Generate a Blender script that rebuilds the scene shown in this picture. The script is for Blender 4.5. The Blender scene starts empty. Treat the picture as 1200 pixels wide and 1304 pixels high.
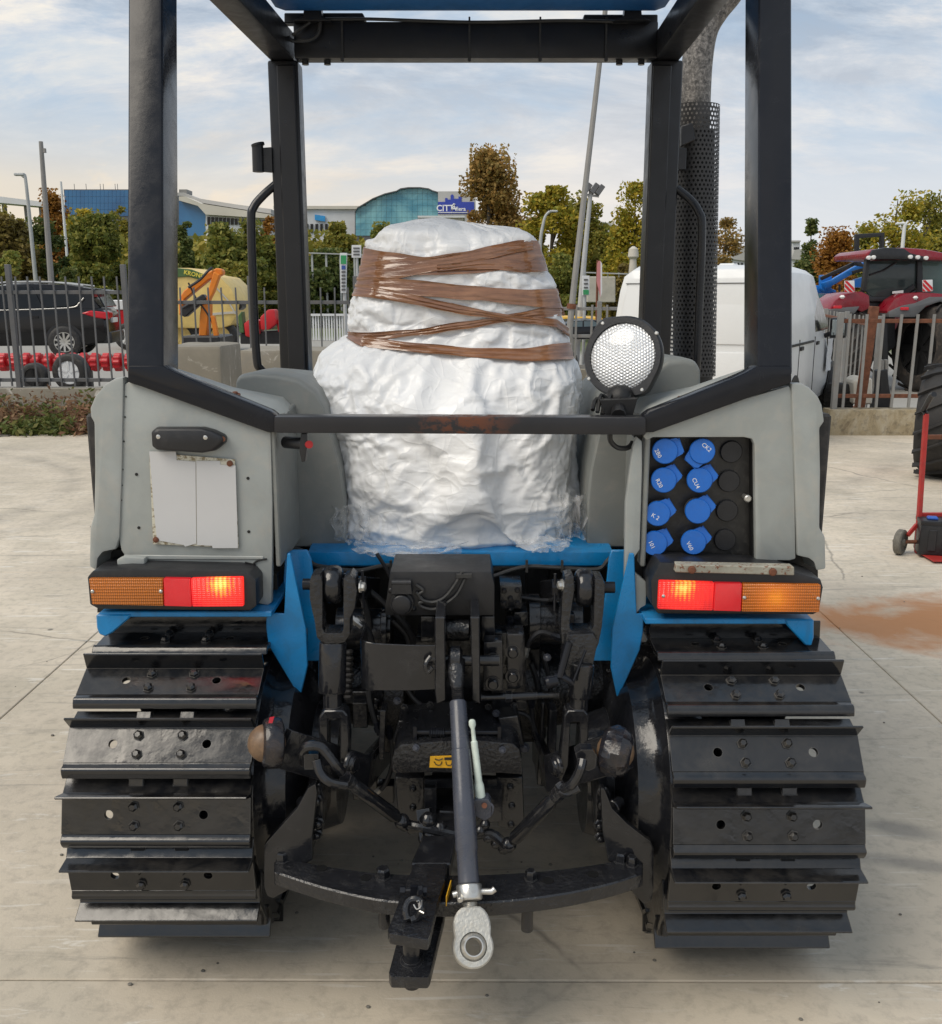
import bpy, bmesh, math, random
import numpy as np
from mathutils import Vector, Matrix, Euler, noise

random.seed(7)
rng = np.random.default_rng(7)
R = math.radians
scene = bpy.context.scene
COL = scene.collection

# ------------------------------------------------------------------ camera
CAM_H, FOC, PITCH = 1.55, 1245.0, R(12.5)
CP, SP = math.cos(PITCH), math.sin(PITCH)
cam_data = bpy.data.cameras.new('camera')
cam_data.sensor_fit = 'HORIZONTAL'
cam_data.sensor_width = 36.0
cam_data.lens = 36.0 * FOC / 1200.0
cam_data.clip_start, cam_data.clip_end = 0.05, 3000.0
cam = bpy.data.objects.new('camera', cam_data)
COL.objects.link(cam)
cam.location = (0, 0, CAM_H)
cam.rotation_euler = (R(90) - PITCH, 0, 0)
scene.camera = cam

# ------------------------------------------------------------------ light
SUN_EL, SUN_AZ = 52.0, 238.0          # the sun stands to the left and a little behind, behind thin cloud
world = bpy.data.worlds.new('World')
scene.world = world
world.use_nodes = True
wn, wl = world.node_tree.nodes, world.node_tree.links
wn.clear()
w_out = wn.new('ShaderNodeOutputWorld')
w_bg = wn.new('ShaderNodeBackground')
w_bg.inputs['Strength'].default_value = 0.1
sky = wn.new('ShaderNodeTexSky')
sky.sky_type = 'NISHITA'
sky.sun_disc = False
sky.sun_elevation = R(SUN_EL)
sky.sun_rotation = R(SUN_AZ)
sky.air_density, sky.dust_density, sky.ozone_density = 1.0, 1.2, 1.0


def wmath(op, a, b=None, c=None):
    n = wn.new('ShaderNodeMath')
    n.operation = op
    for i, v in enumerate((a, b, c)):
        if v is None:
            continue
        if isinstance(v, (int, float)):
            n.inputs[i].default_value = v
        else:
            wl.new(v, n.inputs[i])
    return n.outputs[0]


# broken stratocumulus: noise laid out on a flat cloud deck overhead
w_tc = wn.new('ShaderNodeTexCoord')
w_sep = wn.new('ShaderNodeSeparateXYZ')
wl.new(w_tc.outputs['Generated'], w_sep.inputs[0])
zc = wmath('MAXIMUM', wmath('ADD', w_sep.outputs['Z'], 0.42), 0.05)
w_com = wn.new('ShaderNodeCombineXYZ')
wl.new(wmath('DIVIDE', w_sep.outputs['X'], zc), w_com.inputs[0])
wl.new(wmath('DIVIDE', w_sep.outputs['Y'], zc), w_com.inputs[1])


def wnoise(scale, detail, rough, dist, off=(0, 0, 0), squash=(1, 1, 1)):
    m = wn.new('ShaderNodeMapping')
    m.inputs['Location'].default_value = off
    m.inputs['Scale'].default_value = squash
    wl.new(w_com.outputs[0], m.inputs[0])
    n = wn.new('ShaderNodeTexNoise')
    n.inputs['Scale'].default_value = scale
    n.inputs['Detail'].default_value = detail
    n.inputs['Roughness'].default_value = rough
    n.inputs['Distortion'].default_value = dist
    wl.new(m.outputs[0], n.inputs['Vector'])
    return n.outputs[0]


def wramp(fac, stops):
    r = wn.new('ShaderNodeValToRGB')
    el = r.color_ramp.elements
    while len(el) < len(stops):
        el.new(0.5)
    for e, (p, c) in zip(el, stops):
        e.position = p
        e.color = (*c, 1) if len(c) == 3 else c
    wl.new(fac, r.inputs[0])
    return r.outputs[0]


def wmix(fac, a, b):
    n = wn.new('ShaderNodeMix')
    n.data_type = 'RGBA'
    for sock, v in ((n.inputs[0], fac), (n.inputs[6], a), (n.inputs[7], b)):
        if isinstance(v, tuple):
            sock.default_value = (*v, 1)
        elif isinstance(v, (int, float)):
            sock.default_value = v
        else:
            wl.new(v, sock)
    return n.outputs[2]


big = wnoise(1.7, 8, 0.6, 0.35, (3.1, 1.7, 0.0), (0.75, 1.3, 1))
fine = wnoise(8.0, 8, 0.65, 0.3, (7.3, 2.2, 0.0), (0.7, 1.5, 1))
cover = wmath('ADD', wmath('MULTIPLY', big, 0.72), wmath('MULTIPLY', fine, 0.28))
mask = wramp(cover, [(0.37, (0.2, 0.2, 0.2)), (0.55, (1, 1, 1))])
dens = wnoise(4.6, 10, 0.66, 0.4, (11.3, 4.0, 0.0), (0.6, 1.2, 1))
# cloud radiance (the Background strength scales it): white tops, blue-grey bellies
cloud = wramp(dens, [(0.40, (4.0, 4.8, 5.9)), (0.49, (5.4, 6.1, 7.0)), (0.57, (7.5, 7.6, 7.8)), (0.64, (9.4, 8.9, 8.1))])
# warm cloud low on the left of the view, as the late light gives it
low = wramp(w_sep.outputs['Z'], [(0.0, (1, 1, 1)), (0.10, (0.85, 0.85, 0.85)), (0.24, (0, 0, 0))])
cloud_low = wmix(wmath('MULTIPLY', wramp(wmath('ADD', wmath('MULTIPLY', w_sep.outputs['X'], -0.8), 0.55), [(0.35, (0, 0, 0)), (0.95, (1, 1, 1))]), low), (8.3, 8.2, 8.2), (10.4, 8.2, 5.2))
cloud2 = wmix(low, cloud, cloud_low)
clear = wn.new('ShaderNodeMixRGB')
clear.blend_type = 'MULTIPLY'
clear.inputs[0].default_value = 1.0
wl.new(sky.outputs[0], clear.inputs[1])
clear.inputs[2].default_value = (1.0, 1.0, 1.0, 1)
blue = wmix(0.7, clear.outputs[0], (4.8, 6.6, 8.6))
lowmask = wmath('MAXIMUM', mask, wmath('MULTIPLY', low, 0.9))
sky_col = wmix(lowmask, blue, cloud2)
wl.new(sky_col, w_bg.inputs['Color'])
wl.new(w_bg.outputs[0], w_out.inputs['Surface'])

sun_data = bpy.data.lights.new('sun', 'SUN')
sun_data.energy = 2.5
sun_data.angle = R(40)
sun_data.color = (1.0, 0.91, 0.78)
sun = bpy.data.objects.new('sun', sun_data)
COL.objects.link(sun)
az = R(SUN_AZ)
sdir = Vector((math.sin(az) * math.cos(R(SUN_EL)), math.cos(az) * math.cos(R(SUN_EL)), math.sin(R(SUN_EL))))
sun.rotation_euler = (-sdir).to_track_quat('-Z', 'Y').to_euler()
sun.location = sdir * 50

vs = scene.view_settings
vs.view_transform = 'Standard'
vs.look = 'None'
vs.exposure = 0.0
vs.gamma = 1.0
vs.use_curve_mapping = False
try:
    scene.cycles.max_bounces = 8
    scene.cycles.transparent_max_bounces = 16
    scene.cycles.use_denoising = True
except Exception:
    pass


# ------------------------------------------------------------------ measuring: a sight line of the photograph met by a real plane
def ray(u, v):
    dx, dy = (u - 600.0) / FOC, -(v - 652.0) / FOC
    return Vector((dx, CP + dy * SP, -SP + dy * CP))


def at(u, v, Y):
    d = ray(u, v)
    t = Y / d.y
    return Vector((d.x * t, Y, CAM_H + d.z * t))


def on(u, v, z=0.0):
    d = ray(u, v)
    t = (z - CAM_H) / d.z
    return Vector((d.x * t, d.y * t, z))


# ------------------------------------------------------------------ objects
WPOS = {}


def prop(o, label=None, cat=None, group=None, kind=None):
    if label: o['label'] = label
    if cat: o['category'] = cat
    if group: o['group'] = group
    if kind: o['kind'] = kind
    return o


def thing(name, loc, label, cat, group=None, rz=0.0):
    o = bpy.data.objects.new(name, None)
    o.empty_display_size = 0.1
    COL.objects.link(o)
    o.location = loc
    o.rotation_euler = (0, 0, rz)
    WPOS[o.name] = Vector(loc)
    return prop(o, label, cat, group)


def copy_tree(o, parent=None):
    c = o.copy()
    COL.objects.link(c)
    if parent is not None:
        c.parent = parent
    WPOS[c.name] = Vector(WPOS.get(o.name, (0, 0, 0)))
    for ch in list(o.children):
        copy_tree(ch, c)
    return c


class MB:
    """collects shapes in world coordinates; build() links them as one mesh object"""

    def __init__(self):
        self.v, self.f, self.m = [], [], []
        self.mi = 0

    def add(self, vs_, fs_):
        b = len(self.v)
        self.v += [tuple(p) for p in vs_]
        for f in fs_:
            self.f.append(tuple(b + i for i in f))
            self.m.append(self.mi)
        return self

    def box(self, c, s, rot=None):
        c = Vector(c)
        hx, hy, hz = s[0] / 2, s[1] / 2, s[2] / 2
        pts = [Vector((x * hx, y * hy, z * hz)) for z in (-1, 1) for y in (-1, 1) for x in (-1, 1)]
        if rot is not None:
            M = rot if isinstance(rot, Matrix) else Euler(rot).to_matrix()
            pts = [M @ p for p in pts]
        return self.add([c + p for p in pts], [(0, 2, 3, 1), (4, 5, 7, 6), (0, 1, 5, 4), (2, 6, 7, 3), (0, 4, 6, 2), (1, 3, 7, 5)])

    def b2(self, lo, hi):
        lo, hi = Vector(lo), Vector(hi)
        return self.box((lo + hi) / 2, hi - lo)

    def prism(self, pts, vec):
        pts = [Vector(p) for p in pts]
        vec = Vector(vec)
        n = len(pts)
        nrm = Vector((0, 0, 0))
        for i in range(n):
            nrm += pts[i].cross(pts[(i + 1) % n])
        if nrm.dot(vec) > 0:
            pts.reverse()
        return self.add(pts + [p + vec for p in pts],
                        [tuple(range(n)), tuple(range(2 * n - 1, n - 1, -1))] + [((i + 1) % n, i, n + i, n + (i + 1) % n) for i in range(n)])

    def plate(self, px, Y, depth):
        """outline measured on the plane at distance Y, thickness depth straight away from the viewer"""
        return self.prism([at(u, v, Y) for u, v in px], (0, depth, 0))

    def loft(self, rings, closed=True, caps=True):
        n = len(rings[0])
        b = []
        for r in rings:
            b += list(r)
        fs_ = []
        for k in range(len(rings) - 1):
            for i in range(n if closed else n - 1):
                j = (i + 1) % n
                fs_.append((k * n + i, k * n + j, (k + 1) * n + j, (k + 1) * n + i))
        if caps:
            fs_.append(tuple(range(n - 1, -1, -1)))
            fs_.append(tuple((len(rings) - 1) * n + i for i in range(n)))
        return self.add(b, fs_)

    def cyl(self, p0, p1, r0, r1=None, n=16, caps=True):
        p0, p1 = Vector(p0), Vector(p1)
        r1 = r0 if r1 is None else r1
        d = (p1 - p0).normalized()
        a = d.orthogonal().normalized()
        b = d.cross(a)
        return self.loft([[p + (a * math.cos(2 * math.pi * i / n) + b * math.sin(2 * math.pi * i / n)) * r for i in range(n)] for p, r in ((p0, r0), (p1, r1))], True, caps)

    def lathe(self, p, axis, prof, n=24, ref=None, caps=True):
        """prof: (distance along the axis, radius)"""
        p, d = Vector(p), Vector(axis).normalized()
        a = (Vector(ref) - d * Vector(ref).dot(d)).normalized() if ref is not None else d.orthogonal().normalized()
        b = d.cross(a)
        return self.loft([[p + d * h + (a * math.cos(2 * math.pi * i / n) + b * math.sin(2 * math.pi * i / n)) * max(r, 1e-5) for i in range(n)] for h, r in prof], True, caps)

    def tube(self, pts, r, n=10, caps=True, smooth=0):
        pts = [Vector(p) for p in pts]
        if smooth:
            pts = catmull(pts, smooth)
        rs = r if isinstance(r, (list, tuple)) else [r] * len(pts)
        if len(rs) != len(pts):
            rs = list(np.interp(np.linspace(0, 1, len(pts)), np.linspace(0, 1, len(rs)), rs))
        rings = []
        prev = None
        for i, p in enumerate(pts):
            d = (pts[min(i + 1, len(pts) - 1)] - pts[max(i - 1, 0)])
            d = d.normalized() if d.length > 1e-9 else Vector((0, 0, 1))
            a = d.orthogonal().normalized() if prev is None else (prev - d * prev.dot(d))
            a = a.normalized() if a.length > 1e-6 else d.orthogonal().normalized()
            prev = a
            b = d.cross(a)
            rings.append([p + (a * math.cos(2 * math.pi * k / n) + b * math.sin(2 * math.pi * k / n)) * rs[i] for k in range(n)])
        return self.loft(rings, True, caps)

    def bar(self, pts, w, h, up=(0, 0, 1)):
        """rectangular bar along a polyline: w sideways, h along up"""
        pts = [Vector(p) for p in pts]
        rings = []
        for i, p in enumerate(pts):
            d = (pts[min(i + 1, len(pts) - 1)] - pts[max(i - 1, 0)]).normalized()
            s = d.cross(Vector(up)).normalized()
            t = s.cross(d).normalized()
            rings.append([p + s * (sx * w / 2) + t * (sz * h / 2) for sx, sz in ((-1, -1), (1, -1), (1, 1), (-1, 1))])
        return self.loft(rings)

    def ball(self, c, r, n=14, m=8, sc=(1, 1, 1)):
        c = Vector(c)
        rings = []
        for k in range(1, m):
            th = math.pi * k / m
            rings.append([c + Vector((math.sin(th) * math.cos(2 * math.pi * i / n) * r * sc[0], math.sin(th) * math.sin(2 * math.pi * i / n) * r * sc[1], math.cos(th) * r * sc[2])) for i in range(n)])
        return self.loft(rings)

    def hexbolt(self, p, axis, r, h, n=6):
        return self.lathe(p, axis, [(0, r), (h * 0.8, r), (h, r * 0.8)], n)

    def split(self):
        par = list(range(len(self.v)))

        def find(i):
            while par[i] != i:
                par[i] = par[par[i]]
                i = par[i]
            return i
        for f in self.f:
            a = find(f[0])
            for i in f[1:]:
                par[find(i)] = a
        groups = {}
        for f, mi in zip(self.f, self.m):
            groups.setdefault(find(f[0]), []).append((f, mi))
        out = []
        for fl_ in groups.values():
            mb_, ids = MB(), {}
            for f, mi in fl_:
                for i in f:
                    if i not in ids:
                        ids[i] = len(mb_.v)
                        mb_.v.append(self.v[i])
                mb_.f.append(tuple(ids[i] for i in f))
                mb_.m.append(mi)
            out.append(mb_)
        return out

    def each(self, name, mat, parent=None, **k):
        """every separate piece becomes an object of its own"""
        return [m_.build(name, mat, parent, **k) for m_ in self.split()]

    def build(self, name, mat, parent=None, bevel=0.0, seg=1, smooth=32, label=None, kind=None, world_pos=None):
        me = bpy.data.meshes.new(name)
        vs_ = [Vector(p) for p in self.v]
        lo = Vector([min(p[i] for p in vs_) for i in range(3)])
        hi = Vector([max(p[i] for p in vs_) for i in range(3)])
        c = (lo + hi) / 2 if world_pos is None else Vector(world_pos)
        bm = bmesh.new()
        bv = [bm.verts.new(p - c) for p in vs_]
        for f, mi in zip(self.f, self.m):
            try:
                bm.faces.new([bv[i] for i in f]).material_index = mi
            except ValueError:
                pass
        bmesh.ops.recalc_face_normals(bm, faces=bm.faces)
        if bevel > 0:
            es = [e for e in bm.edges if len(e.link_faces) == 2 and e.calc_face_angle(0) > R(28)]
            if es:
                bmesh.ops.bevel(bm, geom=es, offset=bevel, offset_type='OFFSET', segments=seg, profile=0.6, affect='EDGES', clamp_overlap=True)
        bm.to_mesh(me)
        bm.free()
        mats = mat if isinstance(mat, (list, tuple)) else [mat]
        for m in mats:
            me.materials.append(m)
        if smooth:
            me.shade_smooth()
            me.set_sharp_from_angle(angle=R(smooth))
        o = bpy.data.objects.new(name, me)
        COL.objects.link(o)
        WPOS[o.name] = c
        if parent is not None:
            o.parent = parent
            o.location = c - WPOS[parent.name]
        else:
            o.location = c
        if label: o['label'] = label
        if kind: o['kind'] = kind
        return o


def catmull(pts, k):
    out = []
    n = len(pts)
    for i in range(n - 1):
        p0, p1, p2, p3 = pts[max(i - 1, 0)], pts[i], pts[i + 1], pts[min(i + 2, n - 1)]
        for j in range(k):
            t = j / k
            out.append(0.5 * ((2 * p1) + (p2 - p0) * t + (2 * p0 - 5 * p1 + 4 * p2 - p3) * t * t + (3 * p1 - p0 - 3 * p2 + p3) * t ** 3))
    out.append(pts[-1])
    return out


def text_mesh(name, body, size, mat, parent, loc, rot, depth=0.0004, align='CENTER', bold=False, xs=1.0):
    cu = bpy.data.curves.new(name, 'FONT')
    cu.body = body
    cu.size = size
    cu.align_x = align
    cu.align_y = 'CENTER'
    cu.extrude = depth
    cu.resolution_u = 2
    if bold:
        cu.offset = size * 0.02
    tmp = bpy.data.objects.new(name + '_tmp', cu)
    me = bpy.data.meshes.new_from_object(tmp)
    bpy.data.objects.remove(tmp)
    me.materials.clear()
    me.materials.append(mat)
    o = bpy.data.objects.new(name, me)
    COL.objects.link(o)
    o.parent = parent
    o.location = Vector(loc) - WPOS[parent.name]
    o.rotation_euler = rot
    o.scale = (xs, 1, 1)
    WPOS[o.name] = Vector(loc)
    return o


# ------------------------------------------------------------------ materials
class NT:
    def __init__(self, name):
        self.mat = bpy.data.materials.new(name)
        self.mat.use_nodes = True
        self.t = self.mat.node_tree
        self.n, self.l = self.t.nodes, self.t.links
        self.bsdf = self.n['Principled BSDF']
        self.tc = self.n.new('ShaderNodeTexCoord')

    def put(self, sock, v):
        if isinstance(v, (int, float)):
            sock.default_value = v
        elif isinstance(v, tuple):
            sock.default_value = (*v, 1) if len(v) == 3 and len(sock.default_value) == 4 else v
        else:
            self.l.new(v, sock)

    def set(self, **kw):
        names = dict(base='Base Color', rough='Roughness', metal='Metallic', spec='Specular IOR Level', coat='Coat Weight', coat_rough='Coat Roughness',
                     normal='Normal', trans='Transmission Weight', ior='IOR', alpha='Alpha', emit='Emission Color', estr='Emission Strength', sheen='Sheen Weight', sss='Subsurface Weight')
        for k, v in kw.items():
            self.put(self.bsdf.inputs[names[k]], v)
        return self

    def map(self, scale=(1, 1, 1), loc=(0, 0, 0), rot=(0, 0, 0), src='Object', vec=None):
        m = self.n.new('ShaderNodeMapping')
        m.inputs['Scale'].default_value = scale
        m.inputs['Location'].default_value = loc
        m.inputs['Rotation'].default_value = rot
        self.l.new(self.tc.outputs[src] if vec is None else vec, m.inputs[0])
        return m.outputs[0]

    def noise(self, scale, detail=4, rough=0.55, dist=0.0, vec=None, out=0):
        n = self.n.new('ShaderNodeTexNoise')
        n.inputs['Scale'].default_value = scale
        n.inputs['Detail'].default_value = detail
        n.inputs['Roughness'].default_value = rough
        n.inputs['Distortion'].default_value = dist
        self.l.new(vec if vec is not None else self.tc.outputs['Object'], n.inputs['Vector'])
        return n.outputs[out]

    def voronoi(self, scale, vec=None, feature='F1', out='Distance', rand=1.0):
        n = self.n.new('ShaderNodeTexVoronoi')
        n.feature = feature
        n.inputs['Scale'].default_value = scale
        n.inputs['Randomness'].default_value = rand
        self.l.new(vec if vec is not None else self.tc.outputs['Object'], n.inputs['Vector'])
        return n.outputs[out]

    def ramp(self, fac, stops, interp='LINEAR'):
        r = self.n.new('ShaderNodeValToRGB')
        r.color_ramp.interpolation = interp
        el = r.color_ramp.elements
        while len(el) < len(stops):
            el.new(0.5)
        for e, (p, c) in zip(el, stops):
            e.position = p
            c = (c, c, c) if isinstance(c, (int, float)) else c
            e.color = (*c, 1)
        self.l.new(fac, r.inputs[0])
        return r.outputs[0]

    def mix(self, fac, a, b, mode='MIX'):
        n = self.n.new('ShaderNodeMix')
        n.data_type = 'RGBA'
        n.blend_type = mode
        n.clamp_factor = True
        self.put(n.inputs[0], fac)
        self.put(n.inputs[6], a)
        self.put(n.inputs[7], b)
        return n.outputs[2]

    def math(self, op, a, b=None, c=None):
        n = self.n.new('ShaderNodeMath')
        n.operation = op
        for i, v in enumerate((a, b, c)):
            if v is not None:
                self.put(n.inputs[i], v)
        return n.outputs[0]

    def sep(self, vec=None):
        s = self.n.new('ShaderNodeSeparateXYZ')
        self.l.new(vec if vec is not None else self.tc.outputs['Object'], s.inputs[0])
        return s.outputs

    def bump(self, h, strength=0.3, dist=0.01):
        b = self.n.new('ShaderNodeBump')
        b.inputs['Strength'].default_value = strength
        b.inputs['Distance'].default_value = dist
        self.l.new(h, b.inputs['Height'])
        return b.outputs[0]

    def geo(self, out):
        g = self.n.new('ShaderNodeNewGeometry')
        return g.outputs[out]

    def obj(self, out):
        g = self.n.new('ShaderNodeObjectInfo')
        return g.outputs[out]


def paint(name, col, rough=0.4, var=0.12, dirt=(0.2, 0.18, 0.15), dirt_amt=0.2, scale=6, bump=0.05, bscale=60, metal=0.0, coat=0.0, chips=None, chip_at=0.72, spec=0.5, edge=None, edge_r=0.004, edge_amt=1.0, dust=None):
    """painted or moulded surface: slight tone variation, dust, fine relief, optional worn spots"""
    t = NT(name)
    vec = t.map()
    n1 = t.noise(scale, 5, 0.6, 0.3, vec)
    c = t.mix(t.ramp(n1, [(0.3, 0), (0.7, 1)]), tuple(x * (1 - var) for x in col), tuple(min(1, x * (1 + var)) for x in col))
    n2 = t.noise(scale * 2.7, 6, 0.65, 0.6, t.map(loc=(5.2, 1.1, 3.3)))
    c = t.mix(t.math('MULTIPLY', t.ramp(n2, [(0.5, 0), (0.75, 1)]), dirt_amt), c, dirt)
    rr = t.ramp(n2, [(0.3, max(0.03, rough - 0.08)), (0.75, min(1, rough + 0.14))])
    if chips is not None:
        n3 = t.noise(scale * 5, 8, 0.7, 0.2, t.map(loc=(1.2, 7.1, 0.3)))
        k = t.ramp(n3, [(chip_at, 0), (chip_at + 0.03, 1)])
        c = t.mix(k, c, chips)
        rr = t.mix(k, rr, (0.8, 0.8, 0.8))
    if edge is not None:
        # paint rubbed off along the edges
        bv = t.n.new('ShaderNodeBevel')
        bv.samples = 4
        bv.inputs['Radius'].default_value = edge_r
        dt = t.n.new('ShaderNodeVectorMath')
        dt.operation = 'DOT_PRODUCT'
        t.l.new(bv.outputs[0], dt.inputs[0])
        t.l.new(t.geo('Normal'), dt.inputs[1])
        ne = t.noise(scale * 3.1, 5, 0.65, 0.3, t.map(loc=(2.7, 4.1, 8.3)))
        k = t.math('MULTIPLY', t.ramp(t.math('ADD', dt.outputs['Value'], t.math('MULTIPLY', t.math('SUBTRACT', ne, 0.5), 0.35)), [(0.78, 1), (0.90, 0)]), edge_amt)
        c = t.mix(k, c, edge)
        rr = t.mix(k, rr, (0.55, 0.55, 0.55))
    if dust is not None:
        # dust lies on faces that look up
        nz = t.sep(t.geo('Normal'))[2]
        nd = t.noise(scale * 1.9, 6, 0.7, 0.4, t.map(vec=t.geo('Position'), loc=(0.3, 5.1, 2.2)))
        k = t.math('MULTIPLY', t.math('MULTIPLY', t.ramp(nz, [(0.1, 0), (0.75, 1)]), t.ramp(nd, [(0.42, 0), (0.68, 1)])), dust)
        c = t.mix(k, c, (0.24, 0.21, 0.17))
        rr = t.mix(k, rr, (0.85, 0.85, 0.85))
    t.set(base=c, rough=rr, metal=metal, coat=coat, spec=spec)
    if bump > 0:
        t.set(normal=t.bump(t.noise(bscale, 3, 0.5, 0, vec), bump, 0.004))
    return t.mat


M = {}
M['frame'] = paint('frame_paint', (0.010, 0.011, 0.015), 0.2, 0.15, (0.05, 0.05, 0.055), 0.08, 5, 0.04, 90, spec=0.32, chips=(0.16, 0.08, 0.04), chip_at=0.74)
M['frame_dark'] = paint('frame_dark_paint', (0.010, 0.0105, 0.013), 0.34, 0.2, (0.04, 0.038, 0.036), 0.12, 5, 0.05, 90)
M['grey'] = paint('grey_plastic', (0.33, 0.35, 0.337), 0.46, 0.12, (0.42, 0.39, 0.34), 0.55, 7, 0.06, 220, chips=(0.19, 0.19, 0.18), chip_at=0.735, edge=(0.48, 0.46, 0.42), edge_r=0.006, edge_amt=0.5)
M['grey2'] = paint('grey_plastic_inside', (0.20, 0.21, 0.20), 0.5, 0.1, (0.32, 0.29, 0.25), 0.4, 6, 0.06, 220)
M['blue'] = paint('blue_paint', (0.006, 0.235, 0.56), 0.3, 0.12, (0.04, 0.10, 0.17), 0.45, 8, 0.05, 120, chips=(0.09, 0.06, 0.05), chip_at=0.725, edge=(0.12, 0.09, 0.08), edge_r=0.004, edge_amt=0.7, dust=0.15)
M['blue_roof'] = paint('blue_roof_sheet', (0.012, 0.13, 0.36), 0.42, 0.1, (0.05, 0.09, 0.13), 0.3, 4, 0.04, 100)
M['black'] = paint('black_gloss_paint', (0.0115, 0.012, 0.0145), 0.17, 0.3, (0.075, 0.073, 0.07), 0.2, 9, 0.3, 45, spec=0.6, edge=(0.16, 0.155, 0.15), edge_r=0.003, edge_amt=0.45)
M['track'] = paint('track_black_paint', (0.007, 0.0075, 0.009), 0.13, 0.25, (0.06, 0.052, 0.042), 0.14, 8, 0.16, 24, chips=(0.12, 0.095, 0.07), chip_at=0.735, edge=(0.13, 0.12, 0.105), edge_r=0.0035, edge_amt=0.6, dust=0.08, spec=0.75)
M['rough_black'] = paint('cast_black_paint', (0.0125, 0.013, 0.0155), 0.2, 0.3, (0.075, 0.073, 0.07), 0.25, 14, 0.8, 110, spec=0.6)
M['matt_black'] = paint('black_plastic', (0.015, 0.0155, 0.018), 0.4, 0.2, (0.07, 0.065, 0.06), 0.22, 8, 0.1, 200)
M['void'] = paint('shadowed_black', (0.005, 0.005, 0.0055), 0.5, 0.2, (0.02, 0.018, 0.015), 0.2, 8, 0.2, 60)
M['rubber'] = paint('rubber', (0.022, 0.021, 0.021), 0.65, 0.2, (0.16, 0.14, 0.12), 0.45, 6, 0.15, 80)
M['steel'] = paint('zinc_steel', (0.58, 0.57, 0.54), 0.32, 0.12, (0.25, 0.2, 0.15), 0.3, 25, 0.1, 120, metal=0.85)
M['cast'] = paint('bare_cast_steel', (0.50, 0.49, 0.45), 0.45, 0.15, (0.35, 0.31, 0.24), 0.4, 30, 0.4, 180, metal=0.55)
M['rust'] = paint('rusty_steel', (0.15, 0.055, 0.028), 0.8, 0.35, (0.24, 0.115, 0.06), 0.4, 18, 0.4, 90)
M['rod'] = paint('slate_rod_paint', (0.055, 0.06, 0.078), 0.25, 0.12, (0.12, 0.11, 0.1), 0.18, 10, 0.05, 80)
M['lever'] = paint('pale_green_lever', (0.55, 0.62, 0.55), 0.4, 0.1, (0.3, 0.28, 0.22), 0.3, 30, 0.1, 120)
M['white'] = paint('white_van_paint', (0.70, 0.71, 0.71), 0.38, 0.02, (0.55, 0.53, 0.5), 0.12, 2, 0.0, 10, coat=0.15)
M['yellow'] = paint('yellow_sticker', (0.75, 0.40, 0.02), 0.4, 0.05, (0.2, 0.15, 0.05), 0.2, 30, 0.0)
M['ink'] = paint('black_ink', (0.02, 0.02, 0.02), 0.5, 0.1, (0.05, 0.05, 0.05), 0.1, 20, 0.0)
M['white_ink'] = paint('white_ink', (0.78, 0.78, 0.76), 0.6, 0.05, (0.4, 0.4, 0.4), 0.2, 60, 0.0)
M['wire'] = paint('cable_sheath', (0.03, 0.03, 0.03), 0.5, 0.2, (0.12, 0.11, 0.1), 0.3, 15, 0.0)
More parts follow.
